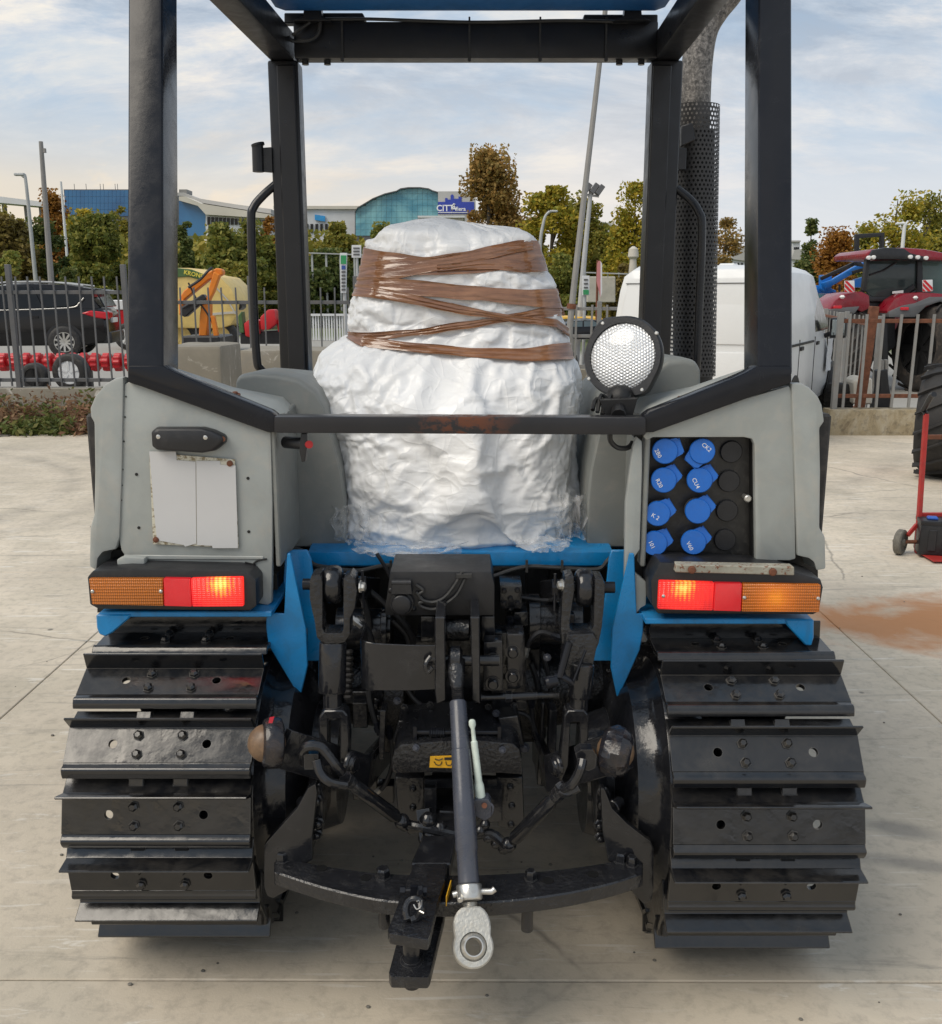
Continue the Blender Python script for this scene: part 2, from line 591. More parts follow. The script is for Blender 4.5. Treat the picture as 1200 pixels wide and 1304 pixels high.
# ================================================================== GROUND
def concrete(name, base, ground_marks=True):
    t = NT(name)
    P0 = t.geo('Position')
    pos = t.map(vec=P0)
    n1 = t.noise(0.55, 6, 0.6, 0.8, pos)
    n2 = t.noise(2.3, 7, 0.65, 0.5, t.map(vec=P0, loc=(3.1, 8.2, 0)))
    n3 = t.noise(22, 6, 0.7, 0.2, pos)
    c = t.mix(t.ramp(n1, [(0.32, 0), (0.68, 1)]), tuple(x * 0.78 for x in base), tuple(min(1, x * 1.14) for x in base))
    c = t.mix(t.math('MULTIPLY', t.ramp(n2, [(0.42, 0), (0.68, 1)]), 0.42), c, (base[0] * 0.62, base[1] * 0.65, base[2] * 0.64))
    c = t.mix(t.math('MULTIPLY', t.ramp(n3, [(0.3, 1), (0.52, 0)]), 0.38), c, (0.19, 0.175, 0.15))
    # pale scuffs running with the traffic
    sc = t.noise(3.2, 6, 0.7, 1.4, t.map(vec=P0, scale=(1.0, 5.5, 1), rot=(0, 0, 0.45)))
    c = t.mix(t.math('MULTIPLY', t.ramp(sc, [(0.60, 0), (0.67, 1)]), 0.55), c, (0.68, 0.65, 0.59))
    sc2 = t.noise(2.1, 6, 0.7, 1.0, t.map(vec=P0, scale=(0.7, 6.0, 1), rot=(0, 0, -0.2), loc=(9, 4, 0)))
    c = t.mix(t.math('MULTIPLY', t.ramp(sc2, [(0.58, 0), (0.68, 1)]), 0.5), c, (0.22, 0.205, 0.18))
    # thin pale scratches left by steel tracks
    for rot_, loc_ in ((0.75, 2.0), (-0.5, 7.0), (1.9, 4.0)):
        s3 = t.noise(2.6, 2, 0.4, 0.35, t.map(vec=P0, scale=(0.9, 13.0, 1), rot=(0, 0, rot_), loc=(loc_, loc_ * 1.7, 0)))
        c = t.mix(t.math('MULTIPLY', t.math('MULTIPLY', t.ramp(s3, [(0.685, 0), (0.70, 1)]), t.ramp(n1, [(0.45, 0), (0.58, 1)])), 0.6), c, (0.74, 0.71, 0.65))
    if ground_marks:
        s = t.sep(pos)
        # rust stain beside the right track, dark oil smear nearer, faint tyre arcs on the left
        def blob(x, y, rx, ry, rot=0.0):
            dx = t.math('SUBTRACT', s[0], x)
            dy = t.math('SUBTRACT', s[1], y)
            d = t.math('SQRT', t.math('ADD', t.math('POWER', t.math('MULTIPLY', dx, 1 / rx), 2.0), t.math('POWER', t.math('MULTIPLY', t.math('ADD', dy, t.math('MULTIPLY', dx, rot)), 1 / ry), 2.0)))
            return t.math('ADD', d, t.math('MULTIPLY', t.math('SUBTRACT', n2, 0.5), 1.9))
        c = t.mix(t.math('MULTIPLY', t.ramp(blob(2.35, 4.5, 1.0, 0.45), [(0.5, 1), (1.3, 0)]), 0.95), c, (0.40, 0.185, 0.075))
        c = t.mix(t.math('MULTIPLY', t.ramp(blob(1.27, 2.64, 0.16, 0.07, 0.3), [(0.3, 1), (1.0, 0)]), 0.6), c, (0.15, 0.148, 0.14))
        c = t.mix(t.math('MULTIPLY', t.ramp(blob(1.27, 2.44, 0.22, 0.05, 0.25), [(0.3, 1), (1.0, 0)]), 0.55), c, (0.17, 0.165, 0.155))
        c = t.mix(t.math('MULTIPLY', t.ramp(blob(0.1, 2.25, 1.2, 0.55), [(0.3, 1), (1.15, 0)]), 0.35), c, (0.19, 0.165, 0.125))  # broad darker brown patch on the slabs around the tractor's rear
        for cx_, cy_, r_, w_, k_ in ((-5.6, 7.4, 2.35, 0.10, 0.34), (-5.6, 7.4, 2.72, 0.07, 0.26), (-1.2, 12.5, 6.2, 0.14, 0.22), (5.8, 6.6, 3.0, 0.10, 0.18), (3.0, 13.5, 6.6, 0.16, 0.2)):
            dx, dy = t.math('SUBTRACT', s[0], cx_), t.math('SUBTRACT', s[1], cy_)
            d = t.math('SQRT', t.math('ADD', t.math('MULTIPLY', dx, dx), t.math('MULTIPLY', dy, dy)))
            e = t.math('ABSOLUTE', t.math('SUBTRACT', t.math('ADD', d, t.math('MULTIPLY', t.math('SUBTRACT', n1, 0.5), 0.3)), r_))
            c = t.mix(t.math('MULTIPLY', t.math('MULTIPLY', t.ramp(e, [(0.0, 1), (w_ * 1.6, 0)]), t.ramp(n2, [(0.35, 0.2), (0.6, 1)])), k_), c, (0.15, 0.14, 0.13))
        # hairline cracks
        ce = t.voronoi(0.42, vec=t.mix(0.16, pos, t.noise(1.6, 5, 0.6, 0, pos, out=1)), feature='DISTANCE_TO_EDGE')
        c = t.mix(t.math('MULTIPLY', t.math('MULTIPLY', t.ramp(ce, [(0.0, 1), (0.0035, 0)]), t.ramp(n1, [(0.48, 0), (0.56, 1)])), 0.6), c, (0.12, 0.11, 0.095))
        # small dark drips
        vo = t.voronoi(1.7, vec=pos)
        c = t.mix(t.math('MULTIPLY', t.ramp(vo, [(0.018, 1), (0.03, 0)]), 0.75), c, (0.07, 0.068, 0.065))
    h = t.math('ADD', t.math('MULTIPLY', n3, 0.6), t.math('MULTIPLY', t.noise(130, 3, 0.6, 0, pos), 0.4))
    t.set(base=c, rough=t.ramp(n2, [(0.3, 0.62), (0.7, 0.88)]), normal=t.bump(h, 0.22, 0.008), spec=0.35)
    return t.mat


M['concrete'] = concrete('yard_concrete', (0.59, 0.515, 0.41))
M['wall'] = concrete('old_concrete_wall', (0.28, 0.25, 0.20), False)
t = NT('stained_wall')
P0 = t.geo('Position')
n1 = t.noise(5, 7, 0.7, 0.6, t.map(vec=P0, scale=(1, 1, 0.5)))
n2 = t.noise(12, 6, 0.7, 0.2, t.map(vec=P0, loc=(3, 3, 3)))
t.set(base=t.mix(t.ramp(n2, [(0.5, 0), (0.65, 0.6)]), t.ramp(n1, [(0.3, (0.16, 0.12, 0.075)), (0.48, (0.33, 0.27, 0.17)), (0.65, (0.42, 0.37, 0.28))]), (0.12, 0.10, 0.07)), rough=0.9, normal=t.bump(n2, 0.5, 0.02))
M['stained'] = t.mat
t = NT('gravel_ground')
P0 = t.geo('Position')
vg = t.voronoi(22, vec=t.map(vec=P0))
ng = t.noise(1.5, 6, 0.65, 0.3, t.map(vec=P0))
t.set(base=t.mix(t.ramp(vg, [(0.1, 0), (0.6, 1)]), t.mix(ng, (0.22, 0.20, 0.17), (0.34, 0.32, 0.28)), (0.17, 0.15, 0.13)), rough=0.9, normal=t.bump(vg, 0.6, 0.03))
M['gravel'] = t.mat
t = NT('terrain_soil')
P0 = t.geo('Position')
ng = t.noise(0.22, 7, 0.62, 0.5, t.map(vec=P0))
ng2 = t.noise(4, 6, 0.7, 0.3, t.map(vec=P0))
s = t.sep(t.map(vec=P0))
grassy = t.ramp(s[1], [(0.0, 0), (1.0, 1)])
far_ = t.math('MULTIPLY', t.math('SUBTRACT', s[1], 33.0), 0.25)
pav = t.mix(ng2, (0.26, 0.25, 0.23), (0.36, 0.345, 0.31))
gr_ = t.mix(t.ramp(ng, [(0.35, 0), (0.65, 1)]), (0.065, 0.105, 0.025), (0.115, 0.14, 0.045))
t.set(base=t.mix(t.ramp(far_, [(0, 0), (1, 1)]), pav, t.mix(t.math('MULTIPLY', ng2, 0.5), gr_, (0.12, 0.11, 0.06))), rough=0.92, normal=t.bump(ng2, 0.4, 0.03))
M['terrain'] = t.mat


def terrain_z(x, y):
    """outer ground: a little above the yard on the left, dropping below it on the right, rising to a low hill far off"""
    k = min(1.0, max(0.0, (x + 6) / 11.0))
    k = k * k * (3 - 2 * k)
    z = 0.10 * (1 - k) - 0.45 * k
    f = min(1.0, max(0.0, (y - 12.0) / 2.0))
    z = -0.35 + (z + 0.35) * f if y < 14 else z
    if y > 60:
        z += (min(y, 400) - 60) * 0.006
    if y > 150:
        z += 9.0 * (1 - math.cos(min(1.0, (y - 150) / 350.0) * math.pi)) * (0.6 + 0.4 * math.sin(x * 0.006 + 1))
    return z


# base sheet of the yard, with the cast slabs lying on it, joints open between them
YARD = MB()
YARD.b2((-14, -8, -0.55), (14, 12.0, -0.05))
yard = YARD.build('ground', M['gravel'], None, kind='structure')
JX, JY, SX, SY = -1.765, 1.975, 3.515, 3.415
slab_cache = {}
for i in range(-3, 4):
    for j in range(-3, 3):
        x0, x1 = JX + i * SX, JX + (i + 1) * SX
        y0, y1 = JY + j * SY, JY + (j + 1) * SY
        if x0 < -5.3 and y1 > 11.0:
            pass
        if x0 < -5.4 and y0 > 8:
            continue
        if y0 > 11.8:
            continue
        y1 = min(y1, 11.95)
        mb = MB()
        g = 0.0022
        mb.b2((x0 + g, y0 + g, -0.12), (x1 - g, y1 - g, 0.0))
        o = mb.build('concrete_slab', M['concrete'], yard, bevel=0.003)
        o.rotation_euler = (0, 0, -0.0042)
# dark joint filler a little below the surface
mb = MB()
mb.b2((-12.5, -8, -0.05), (12.5, 11.95, -0.013))
mb.build('joint_filler', paint('joint_dirt', (0.03, 0.027, 0.022), 0.9, 0.3, (0.07, 0.06, 0.05), 0.6, 9, 0.2), yard)
xs_ = list(np.concatenate([np.linspace(-700, -60, 14), np.linspace(-50, 50, 51), np.linspace(60, 700, 14)]))
ys_ = list(np.concatenate([np.linspace(12.0, 60, 33), np.linspace(66, 200, 20), np.linspace(220, 900, 18)]))
vs_ = [(x, y, terrain_z(x, y)) for y in ys_ for x in xs_]
nx = len(xs_)
fs_ = [(j * nx + i, j * nx + i + 1, (j + 1) * nx + i + 1, (j + 1) * nx + i) for j in range(len(ys_) - 1) for i in range(nx - 1)]
MB().add(vs_, fs_).build('terrain', M['terrain'], None, kind='structure', smooth=80)
mb = MB()
mb.b2((-700, -300, -0.9), (-14.02, 12.0, -0.2)).b2((14.02, -300, -0.9), (700, 12.0, -0.4)).b2((-14.02, -300, -0.9), (14.02, -8.02, -0.2))
mb.build('surrounding_ground', M['terrain'], None, kind='structure')
# gravel strip in front of the left wall
mb = MB()
mb.b2((-12.4, 10.9, -0.04), (-5.2, 11.9, 0.012))
mb.build('gravel_strip', M['gravel'], None, kind='structure')
# ================================================================== THE CRAWLER TRACTOR
TX = -0.024
T = thing('crawler_tractor', (TX, 3.0, 0), 'blue and grey crawler tractor with black steel tracks and roll bar, seen from behind', 'crawler tractor')

# ------------------------------------------------------------------ tracks
TC_Y, TC_Z, TR, PITCH_A = 2.254, 0.3966, 0.3565, R(24)
TRACK_LEN = 1.62


def shoe_mesh(side):
    """one steel shoe: leading lip, grouser, flat plate with two punched holes, rolled trailing edge; local x sideways, y trailing, z outward"""
    mb = MB()
    W = 0.203
    th = 0.011

    def strip(prof):
        # closed profile in (y,z) extruded along x
        mb.prism([Vector((-W, y, z)) for y, z in prof], (2 * W, 0, 0))
    strip([(-0.050, -0.026), (-0.046, -0.034), (-0.006, -th), (-0.006, 0.002), (-0.012, 0.040), (-0.0165, 0.041), (-0.018, 0.036), (-0.016, -0.002)])
    strip([(0.0705, -th), (0.0705, 0.0), (0.077, 0.0015), (0.083, 0.006), (0.089, 0.0065), (0.097, 0.000), (0.1035, -0.010), (0.1005, -0.0125), (0.092, -0.006), (0.083, -0.006)])
    # flat plate y in [-.006,.0705] with two round holes
    y0, y1 = -0.006, 0.0705
    hx, hy, hr, hs = 0.102, 0.030, 0.0098, 0.018
    xs = [-W, -hx - hs, -hx + hs, hx - hs, hx + hs, W]
    for z, flip in ((0.0, 0), (-th, 1)):
        for a, b in ((0, 1), (2, 3), (4, 5)):
            mb.add([(xs[a], y0, z), (xs[b], y0, z), (xs[b], y1, z), (xs[a], y1, z)], [(0, 1, 2, 3)])
        for c in (-hx, hx):
            mb.add([(c - hs, y0, z), (c + hs, y0, z), (c + hs, hy - hs, z), (c - hs, hy - hs, z)], [(0, 1, 2, 3)])
            mb.add([(c - hs, hy + hs, z), (c + hs, hy + hs, z), (c + hs, y1, z), (c - hs, y1, z)], [(0, 1, 2, 3)])
            n = 16
            sq, ci = [], []
            for i in range(n):
                a = 2 * math.pi * i / n + math.pi / 4
                ca, sa = math.cos(a), math.sin(a)
                k = hs / max(abs(ca), abs(sa))
                sq.append((c + ca * k, hy + sa * k, z))
                ci.append((c + ca * hr, hy + sa * hr, z))
            mb.add(sq + ci, [(i, (i + 1) % n, n + (i + 1) % n, n + i) for i in range(n)])
            if flip == 0:
                mb.add(ci + [(x, y, -th) for x, y, _ in ci], [(i, (i + 1) % n, n + (i + 1) % n, n + i) for i in range(n)])
    for x in (-W, W):
        mb.add([(x, y0, 0), (x, y1, 0), (x, y1, -th), (x, y0, -th)], [(0, 1, 2, 3)])
    # two link lugs underneath
    for x in (-0.048, 0.048):
        mb.b2((x - 0.016, -0.045, -0.055), (x + 0.016, 0.085, -th + 0.0005))
    return mb


def orient(o, pos, tang, nrm):
    z = nrm.normalized()
    y = tang.normalized()
    x = y.cross(z)
    o.rotation_euler = Matrix((x, y, z)).transposed().to_euler()
    o.location = pos - WPOS[T.name]
    WPOS[o.name] = pos


shoe_me = shoe_mesh(0).build('track_shoe', M['track'], None, bevel=0.0016, world_pos=(0, 0, 0))
bolt_me = MB().lathe((0, 0, 0), (0, 0, 1), [(0, 0.0125), (0.002, 0.0125), (0.002, 0.0105), (0.008, 0.0105), (0.0125, 0.006)], 6).build('bolt', M['track'], None, world_pos=(0, 0, 0))
first_shoe = True
BOLTS = [(-0.048, 0.012), (0.048, 0.012), (-0.050, 0.053), (0.046, 0.053)]
STEP = PITCH_A * TR
for cx in (-0.677, 0.629):
    TC_Y = 2.262 if cx < 0 else 2.222
    poses = []
    for k in range(8):                                   # round the sprocket, top to bottom
        a = R(87) - k * PITCH_A
        n = Vector((0, -math.cos(a), math.sin(a)))
        t_ = Vector((0, -math.sin(a), -math.cos(a)))
        poses.append((Vector((cx, TC_Y, TC_Z)) + n * TR, t_, n))
    nrun = 11
    for k in range(1, nrun + 1):
        poses.append((Vector((cx, TC_Y + k * STEP - 0.01, TC_Z + TR)), Vector((0, -1, 0)), Vector((0, 0, 1))))
        poses.append((Vector((cx, TC_Y + k * STEP - 0.03, TC_Z - TR)), Vector((0, 1, 0)), Vector((0, 0, -1))))
    for k in range(0, 8):
        a = R(84) - k * PITCH_A
        n = Vector((0, math.cos(a), math.sin(a)))
        t_ = Vector((0, -math.sin(a), math.cos(a)))
        poses.append((Vector((cx, TC_Y + (nrun + 0.5) * STEP, TC_Z)) + n * TR, t_, n))
    for p, t_, n in poses:
        if first_shoe:
            s, first_shoe = shoe_me, False
        else:
            s = bpy.data.objects.new('track_shoe', shoe_me.data)
            COL.objects.link(s)
        s.parent = T
        orient(s, p, t_ * 1.0, n)
        for j, (bx, by) in enumerate(BOLTS):
            if s is shoe_me and j == 0:
                b = bolt_me
            else:
                b = bpy.data.objects.new('bolt', bolt_me.data)
                COL.objects.link(b)
            b.parent = s
            b.location = (bx, by, 0)
    # chain, sprocket and frame behind the shoes
    mb = MB()
    mb.lathe((cx - 0.062, TC_Y, TC_Z), (1, 0, 0), [(0, 0.25), (0, 0.30), (0.124, 0.30), (0.124, 0.25)], 40)
    fy = TC_Y + (nrun + 0.5) * STEP
    mb.lathe((cx - 0.062, fy, TC_Z), (1, 0, 0), [(0, 0.05), (0, 0.30), (0.124, 0.30), (0.124, 0.05)], 36)
    mb.b2((cx - 0.06, TC_Y + 0.05, TC_Z - 0.30), (cx + 0.06, fy, TC_Z - 0.24))
    mb.b2((cx - 0.06, TC_Y + 0.05, TC_Z + 0.255), (cx + 0.06, fy, TC_Z + 0.30))
    mb.b2((cx - 0.075, TC_Y + 0.36, TC_Z - 0.17), (cx + 0.075, fy - 0.25, TC_Z + 0.1))
    mb.build('track_chain', M['black'], T, bevel=0.003)
    sgn = 1 if cx < 0 else -1
    xi = cx + sgn * 0.17
    # sprocket wheel with teeth, then the smooth final-drive housing on the inner side
    mb = MB()
    prof = []
    nt = 15
    ring = []
    for i in range(nt * 4):
        a = 2 * math.pi * i / (nt * 4)
        r = (0.300, 0.318, 0.318, 0.300)[i % 4]
        ring.append(Vector((cx + sgn * 0.075, TC_Y + r * math.cos(a), TC_Z + r * math.sin(a))))
    mb.prism(ring, (sgn * 0.03, 0, 0))
    mb.build('sprocket', M['black'], T, bevel=0.002)
    mb = MB()
    mb.lathe((cx + sgn * 0.107, TC_Y, TC_Z), (sgn, 0, 0), [(0, 0.29), (0.06, 0.292), (0.085, 0.285), (0.10, 0.262), (0.115, 0.255), (0.15, 0.25), (0.165, 0.235), (0.19, 0.16), (0.235, 0.145), (0.25, 0.14)], 48)
    for i in range(16):
        a = 2 * math.pi * i / 16 + 0.1
        mb.hexbolt((cx + sgn * 0.188, TC_Y + 0.262 * math.cos(a), TC_Z + 0.262 * math.sin(a)), (sgn, 0, 0), 0.009, 0.012)
    mb.build('final_drive', M['black'], T, bevel=0.0)
    # mud scraper plate low behind the sprocket
    xa = cx + sgn * 0.185
    mb = MB()
    mb.prism([(xa, TC_Y - 0.16, 0.06), (xa, TC_Y - 0.28, 0.14), (xa, TC_Y - 0.25, 0.26), (xa, TC_Y + 0.1, 0.30), (xa, TC_Y + 0.1, 0.06)], (sgn * 0.012, 0, 0))
    mb.build('scraper', M['black'], T, bevel=0.002)

# ------------------------------------------------------------------ grey fenders
YF = 2.20
left_panel = [(164, 486), (178, 487), (341, 547), (345, 552), (347, 640), (347, 706), (346, 768), (341, 771), (329, 769), (321, 748), (318, 733), (312, 726), (250, 726), (185, 725), (168, 722), (154, 701), (152, 690), (158, 489)]
mb = MB().plate(left_panel, YF, 0.022)
fl = mb.build('rear_fender', M['grey'], T, bevel=0.006, seg=2)
# folded ledge low on the panel
mb = MB()
mb.prism([at(158, 706, YF), at(336, 708, YF), at(336, 712, YF), at(160, 712, YF)], (0, -0.004, 0))
mb.build('ledge', M['grey'], fl, bevel=0.0018)
# dark cracked seam by the tail light
mb = MB()
mb.tube([at(316, 742, YF - 0.002), at(318, 728, YF - 0.002), at(322, 719, YF - 0.002), at(329, 714, YF - 0.002), at(340, 712, YF - 0.002)], 0.0022, 6, smooth=4)
mb.tube([at(312, 716, YF - 0.002), at(326, 719, YF - 0.002)], 0.0018, 6)
mb.each('crack', M['void'], fl)
mb = MB()
for u, v in ((174, 604), (316, 609), (177, 672), (317, 677)):
    p = at(u, v, YF)
    mb.cyl(p + Vector((0, -0.0012, 0)), p + Vector((0, 0.004, 0)), 0.0036, n=12)
for v in (505, 531, 562, 598, 618, 637):
    p = at(160.5 - (v - 505) * 0.045, v, YF)
    mb.cyl(p + Vector((0, -0.001, 0)), p + Vector((0, 0.004, 0)), 0.002, n=8)
mb.each('screw_hole', M['void'], fl)
# two-part right panel: an L round the socket box and a narrow strip beside it
right_panel = [(1006, 491), (1009, 500), (1013, 640), (1014, 712), (1006, 714), (990, 714), (984, 717), (970, 718), (963, 714), (962, 640), (961, 566), (958, 559), (948, 557), (832, 557), (824, 561), (819, 556), (822, 551), (860, 536), (940, 510)]
fr = MB().plate(right_panel, YF, 0.022).build('rear_fender', M['grey'], T, bevel=0.006, seg=2)
strip = [(811, 556), (818, 562), (818, 600), (815, 700), (807, 712), (805, 722), (808, 728), (824, 742), (823, 771), (817, 774), (806, 787), (800, 788), (795, 776), (797, 640), (806, 570)]
MB().plate(strip, YF, 0.02).build('fender_strip', M['grey'], fr, bevel=0.004, seg=2)
# rounded outer corners of the fenders
lc = [(157, 480), (146, 482), (133, 490), (121, 505), (115, 520), (116, 532), (120, 538), (121, 600), (120, 655), (115, 673), (114, 722), (123, 727), (124, 712), (131, 703), (147, 700), (152, 684), (155, 600)]
rc = [(1008, 488), (1020, 488), (1031, 493), (1042, 505), (1047, 516), (1050, 537), (1044, 545), (1045, 600), (1044, 673), (1051, 684), (1052, 725), (1040, 727), (1037, 716), (1030, 711), (1016, 708), (1014, 640), (1011, 560)]
for pts, sg, par in ((lc, -1, fl), (rc, 1, fr)):
    base = [at(u, v, YF - 0.006) for u, v in pts]
    xo = sum(p.x for p in base) / len(base)
    zt = max(p.z for p in base)
    rings = [base]
    for dy, kx, kz in ((0.02, 1.005, 1.0), (0.07, 0.99, 0.985), (0.14, 0.95, 0.955)):
        rings.append([Vector((p.x * kx if abs(p.x) > abs(xo) else p.x, p.y + dy, 0.8 + (p.z - 0.8) * kz)) for p in base])
    o = MB().loft(rings).build('fender_corner', M['grey'], par, bevel=0.007, seg=2)
    # dark rubber arch strip behind
    xe = base[9].x * 1.0
    z0, z1 = at(0, 690, YF).z, at(0, 540, YF).z
    mb = MB()
    mb.b2((min(xe, xe - sg * 0.03), YF + 0.02, z0), (max(xe, xe - sg * 0.03) + 0.004 * sg, YF + 0.6, z1 + 0.02))
    mb.build('arch_edge', M['rubber'], par, bevel=0.006)
# bodies of the fenders: top, inner side, step, inner wall, underside
for sg, par in ((-1, fl), (1, fr)):
    X = lambda w: TX + sg * w
    w_in, w_step, w_out = 0.42, 0.305, 0.735
    mb = MB()
    ztop = 1.338
    # sloped rear lip up to the flat top, front wall down to the floor
    a0, a1 = (at(205, 474, YF), at(342, 531, YF)) if sg < 0 else (at(985, 474, YF), at(822, 531, YF))
    ys = [YF + 0.02, YF + 0.10, YF + 0.26]
    rows = [
        [Vector((X(w_out), YF + 0.016, a0.z + 0.002)), Vector((X(w_out - 0.05), YF + 0.016, a0.z + 0.004)), Vector((X(0.56), YF + 0.016, (a0.z + a1.z) / 2 - 0.002)), Vector((X(w_in + 0.03), YF + 0.016, a1.z + 0.001)), Vector((X(w_in), YF + 0.016, a1.z - 0.02))],
        [Vector((X(w_out), YF + 0.14, a0.z - 0.004)), Vector((X(w_out - 0.05), YF + 0.14, a0.z + 0.002)), Vector((X(0.56), YF + 0.15, 1.338)), Vector((X(w_in + 0.03), YF + 0.16, 1.303)), Vector((X(w_in), YF + 0.17, 1.275))],
        [Vector((X(w_out), YF + 0.30, 1.30)), Vector((X(w_out - 0.05), YF + 0.30, 1.315)), Vector((X(0.56), YF + 0.28, 1.318)), Vector((X(w_in + 0.03), YF + 0.27, 1.30)), Vector((X(w_in), YF + 0.26, 1.27))],
    ]
    b = [p for r in rows for p in r]
    mb.add(b, [(i * 5 + j, i * 5 + j + 1, (i + 1) * 5 + j + 1, (i + 1) * 5 + j) for i in range(2) for j in range(4)])
    mb.build('fender_top', M['grey'], par)
    mb = MB()
    # inner side of the rear box
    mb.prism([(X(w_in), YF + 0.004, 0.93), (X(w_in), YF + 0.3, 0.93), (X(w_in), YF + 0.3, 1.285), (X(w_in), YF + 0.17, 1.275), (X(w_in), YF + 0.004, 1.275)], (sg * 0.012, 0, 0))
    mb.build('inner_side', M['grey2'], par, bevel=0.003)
    # moulded step with a rounded shoulder, facing the viewer, running forward as the cab side wall
    Yst = 2.47
    if sg < 0:
        sh = [(300, 560), (300, 486), (306, 480), (325, 477), (352, 479), (380, 485), (402, 500), (413, 520), (419, 545), (434, 600), (440, 640), (440, 697), (330, 697)]
    else:
        sh = [(893, 560), (893, 472), (886, 462), (870, 458), (850, 461), (838, 472), (815, 478), (790, 490), (772, 512), (764, 545), (752, 600), (748, 640), (748, 698), (860, 698)]
    base = [at(u, v, Yst) for u, v in sh]
    rings = [base]
    for dy, dz in ((0.02, 0.006), (0.25, 0.0), (0.8, -0.05)):
        rings.append([Vector((p.x, p.y + dy, p.z + (dz if p.z > 1.2 else 0))) for p in base])
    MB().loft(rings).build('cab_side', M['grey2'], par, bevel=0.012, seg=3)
    mb = MB()
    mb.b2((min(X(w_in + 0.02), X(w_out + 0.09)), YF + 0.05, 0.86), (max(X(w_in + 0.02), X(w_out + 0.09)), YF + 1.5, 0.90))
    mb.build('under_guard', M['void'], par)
    # side skirt running forward over the track
    mb = MB()
    mb.prism([(X(0.80), YF + 0.14, 0.93), (X(0.80), YF + 0.7, 0.93), (X(0.79), YF + 0.7, 1.22), (X(0.76), YF + 0.14, 1.30)], (-sg * 0.02, 0, 0))
    mb.prism([(X(0.74), YF + 0.28, 1.29), (X(0.74), YF + 0.7, 1.22), (X(0.44), YF + 0.7, 1.24), (X(0.44), YF + 0.28, 1.285)], (0, 0, -0.02))
    mb.build('skirt', M['grey'], par, bevel=0.004)
mb = MB()
for u, v in ((237, 484), (300, 506), (866, 512), (930, 487)):
    p = at(u, v, YF + 0.06)
    p.z += 0.004
    mb.lathe(p, (0, -0.2, 1), [(0, 0.012), (0.004, 0.012), (0.004, 0.007), (0.009, 0.006)], 10)
mb.each('bolt', M['rust'], T)

# ------------------------------------------------------------------ roll-over frame
def post(base_px, top_px, Yb, Dt, depth, xin):
    pass


frame_mb = {}
for sg, (ub0, ub1, ut0, ut1) in ((-1, (161.5, 208, 163, 207)), (1, (965.5, 1010, 966.5, 1009))):
    zb, zt = 1.375, 2.47
    pb0, pb1 = at(ub0, 475, 2.19), at(ub1, 475, 2.19)
    pt0, pt1 = at(ut0, 0, 2.49), at(ut1, 0, 2.49)
    k0 = (zb - pb0.z) / (pt0.z - pb0.z)
    k1 = (zt - pb0.z) / (pt0.z - pb0.z)
    B0, B1 = pb0.lerp(pt0, k0), pb1.lerp(pt1, k0)
    T0, T1 = pb0.lerp(pt0, k1), pb1.lerp(pt1, k1)
    dpt = Vector((0, 0.125, 0.02))
    mb = MB()
    mb.loft([[B0, B1, B1 + Vector((0, 0.12, 0)), B0 + Vector((0, 0.12, 0))], [T0, T1, T1 + Vector((0, 0.12, 0)), T0 + Vector((0, 0.12, 0))]])
    frame_mb[sg] = (T0, T1)
    mb.build('rear_post', M['frame'], T, bevel=0.009, seg=3)
    # rail from the rear post forward under the roof, front post
    fo, fi = (at(340, 70, 3.98), at(379, 70, 3.98)) if sg < 0 else (at(871, 70, 3.98), at(831, 70, 3.98))
    a = Vector(((T0.x + T1.x) / 2, T0.y - 0.02, 2.47))
    b = Vector(((fo.x + fi.x) / 2, 4.06, 2.47))
    MB().bar([a, b], abs(fo.x - fi.x) * 0.8, 0.1).build('roof_rail', M['frame_dark'], T, bevel=0.008, seg=2)
    xo, xi2 = fo.x, fi.x
    zlo = 1.1
    mb = MB()
    mb.b2((min(xo, xi2), 3.98, zlo), (max(xo, xi2), 4.09, 2.42))
    mid = xo + (xi2 - xo) * 0.28
    mb.build('front_post', M['frame_dark'], T, bevel=0.012, seg=3)
    mb = MB()
    mb.b2((min(mid, xi2) + 0.004, 3.966, zlo), (max(mid, xi2) - 0.012, 3.9795, 2.40))
    mb.build('post_liner', M['frame_dark'], T, bevel=0.004)
# diagonal feet of the frame over the fenders and the cross bar
for sg in (-1, 1):
    if sg < 0:
        pts = [(163, 466), (208, 466), (222, 474), (240, 482), (344, 524), (352, 530), (352, 551), (341, 551), (178, 492), (162, 487)]
    else:
        pts = [(1009, 466), (965, 466), (952, 474), (934, 482), (828, 524), (820, 530), (820, 551), (832, 551), (990, 494), (1009, 488)]
    MB().plate(pts, YF - 0.013, 0.05).build('frame_foot', M['frame'], T, bevel=0.006, seg=2)
t = NT('worn_bar_paint')
sb_ = t.sep()
nb_ = t.noise(42, 7, 0.7, 0.3, t.map(scale=(0.6, 1, 1)))
near_ = t.ramp(t.math('ABSOLUTE', t.math('SUBTRACT', sb_[0], 0.01)), [(0.03, 1), (0.13, 0)])
rust_ = t.math('MULTIPLY', near_, t.ramp(nb_, [(0.44, 0), (0.54, 1)]))
rust_ = t.math('MAXIMUM', rust_, t.math('MULTIPLY', t.ramp(nb_, [(0.68, 0), (0.72, 1)]), 0.5))
t.set(base=t.mix(rust_, t.mix(t.noise(6, 5, 0.6), (0.014, 0.015, 0.019), (0.035, 0.034, 0.036)), (0.13, 0.05, 0.028)), rough=t.mix(rust_, (0.28, 0.28, 0.28), (0.85, 0.85, 0.85)), spec=0.35, normal=t.bump(nb_, 0.12, 0.003))
bar_mat = t.mat
MB().plate([(349, 530.5), (823, 532), (823, 554), (349, 551.5)], YF - 0.024, 0.058).build('cross_bar', bar_mat, T, bevel=0.004, seg=2)
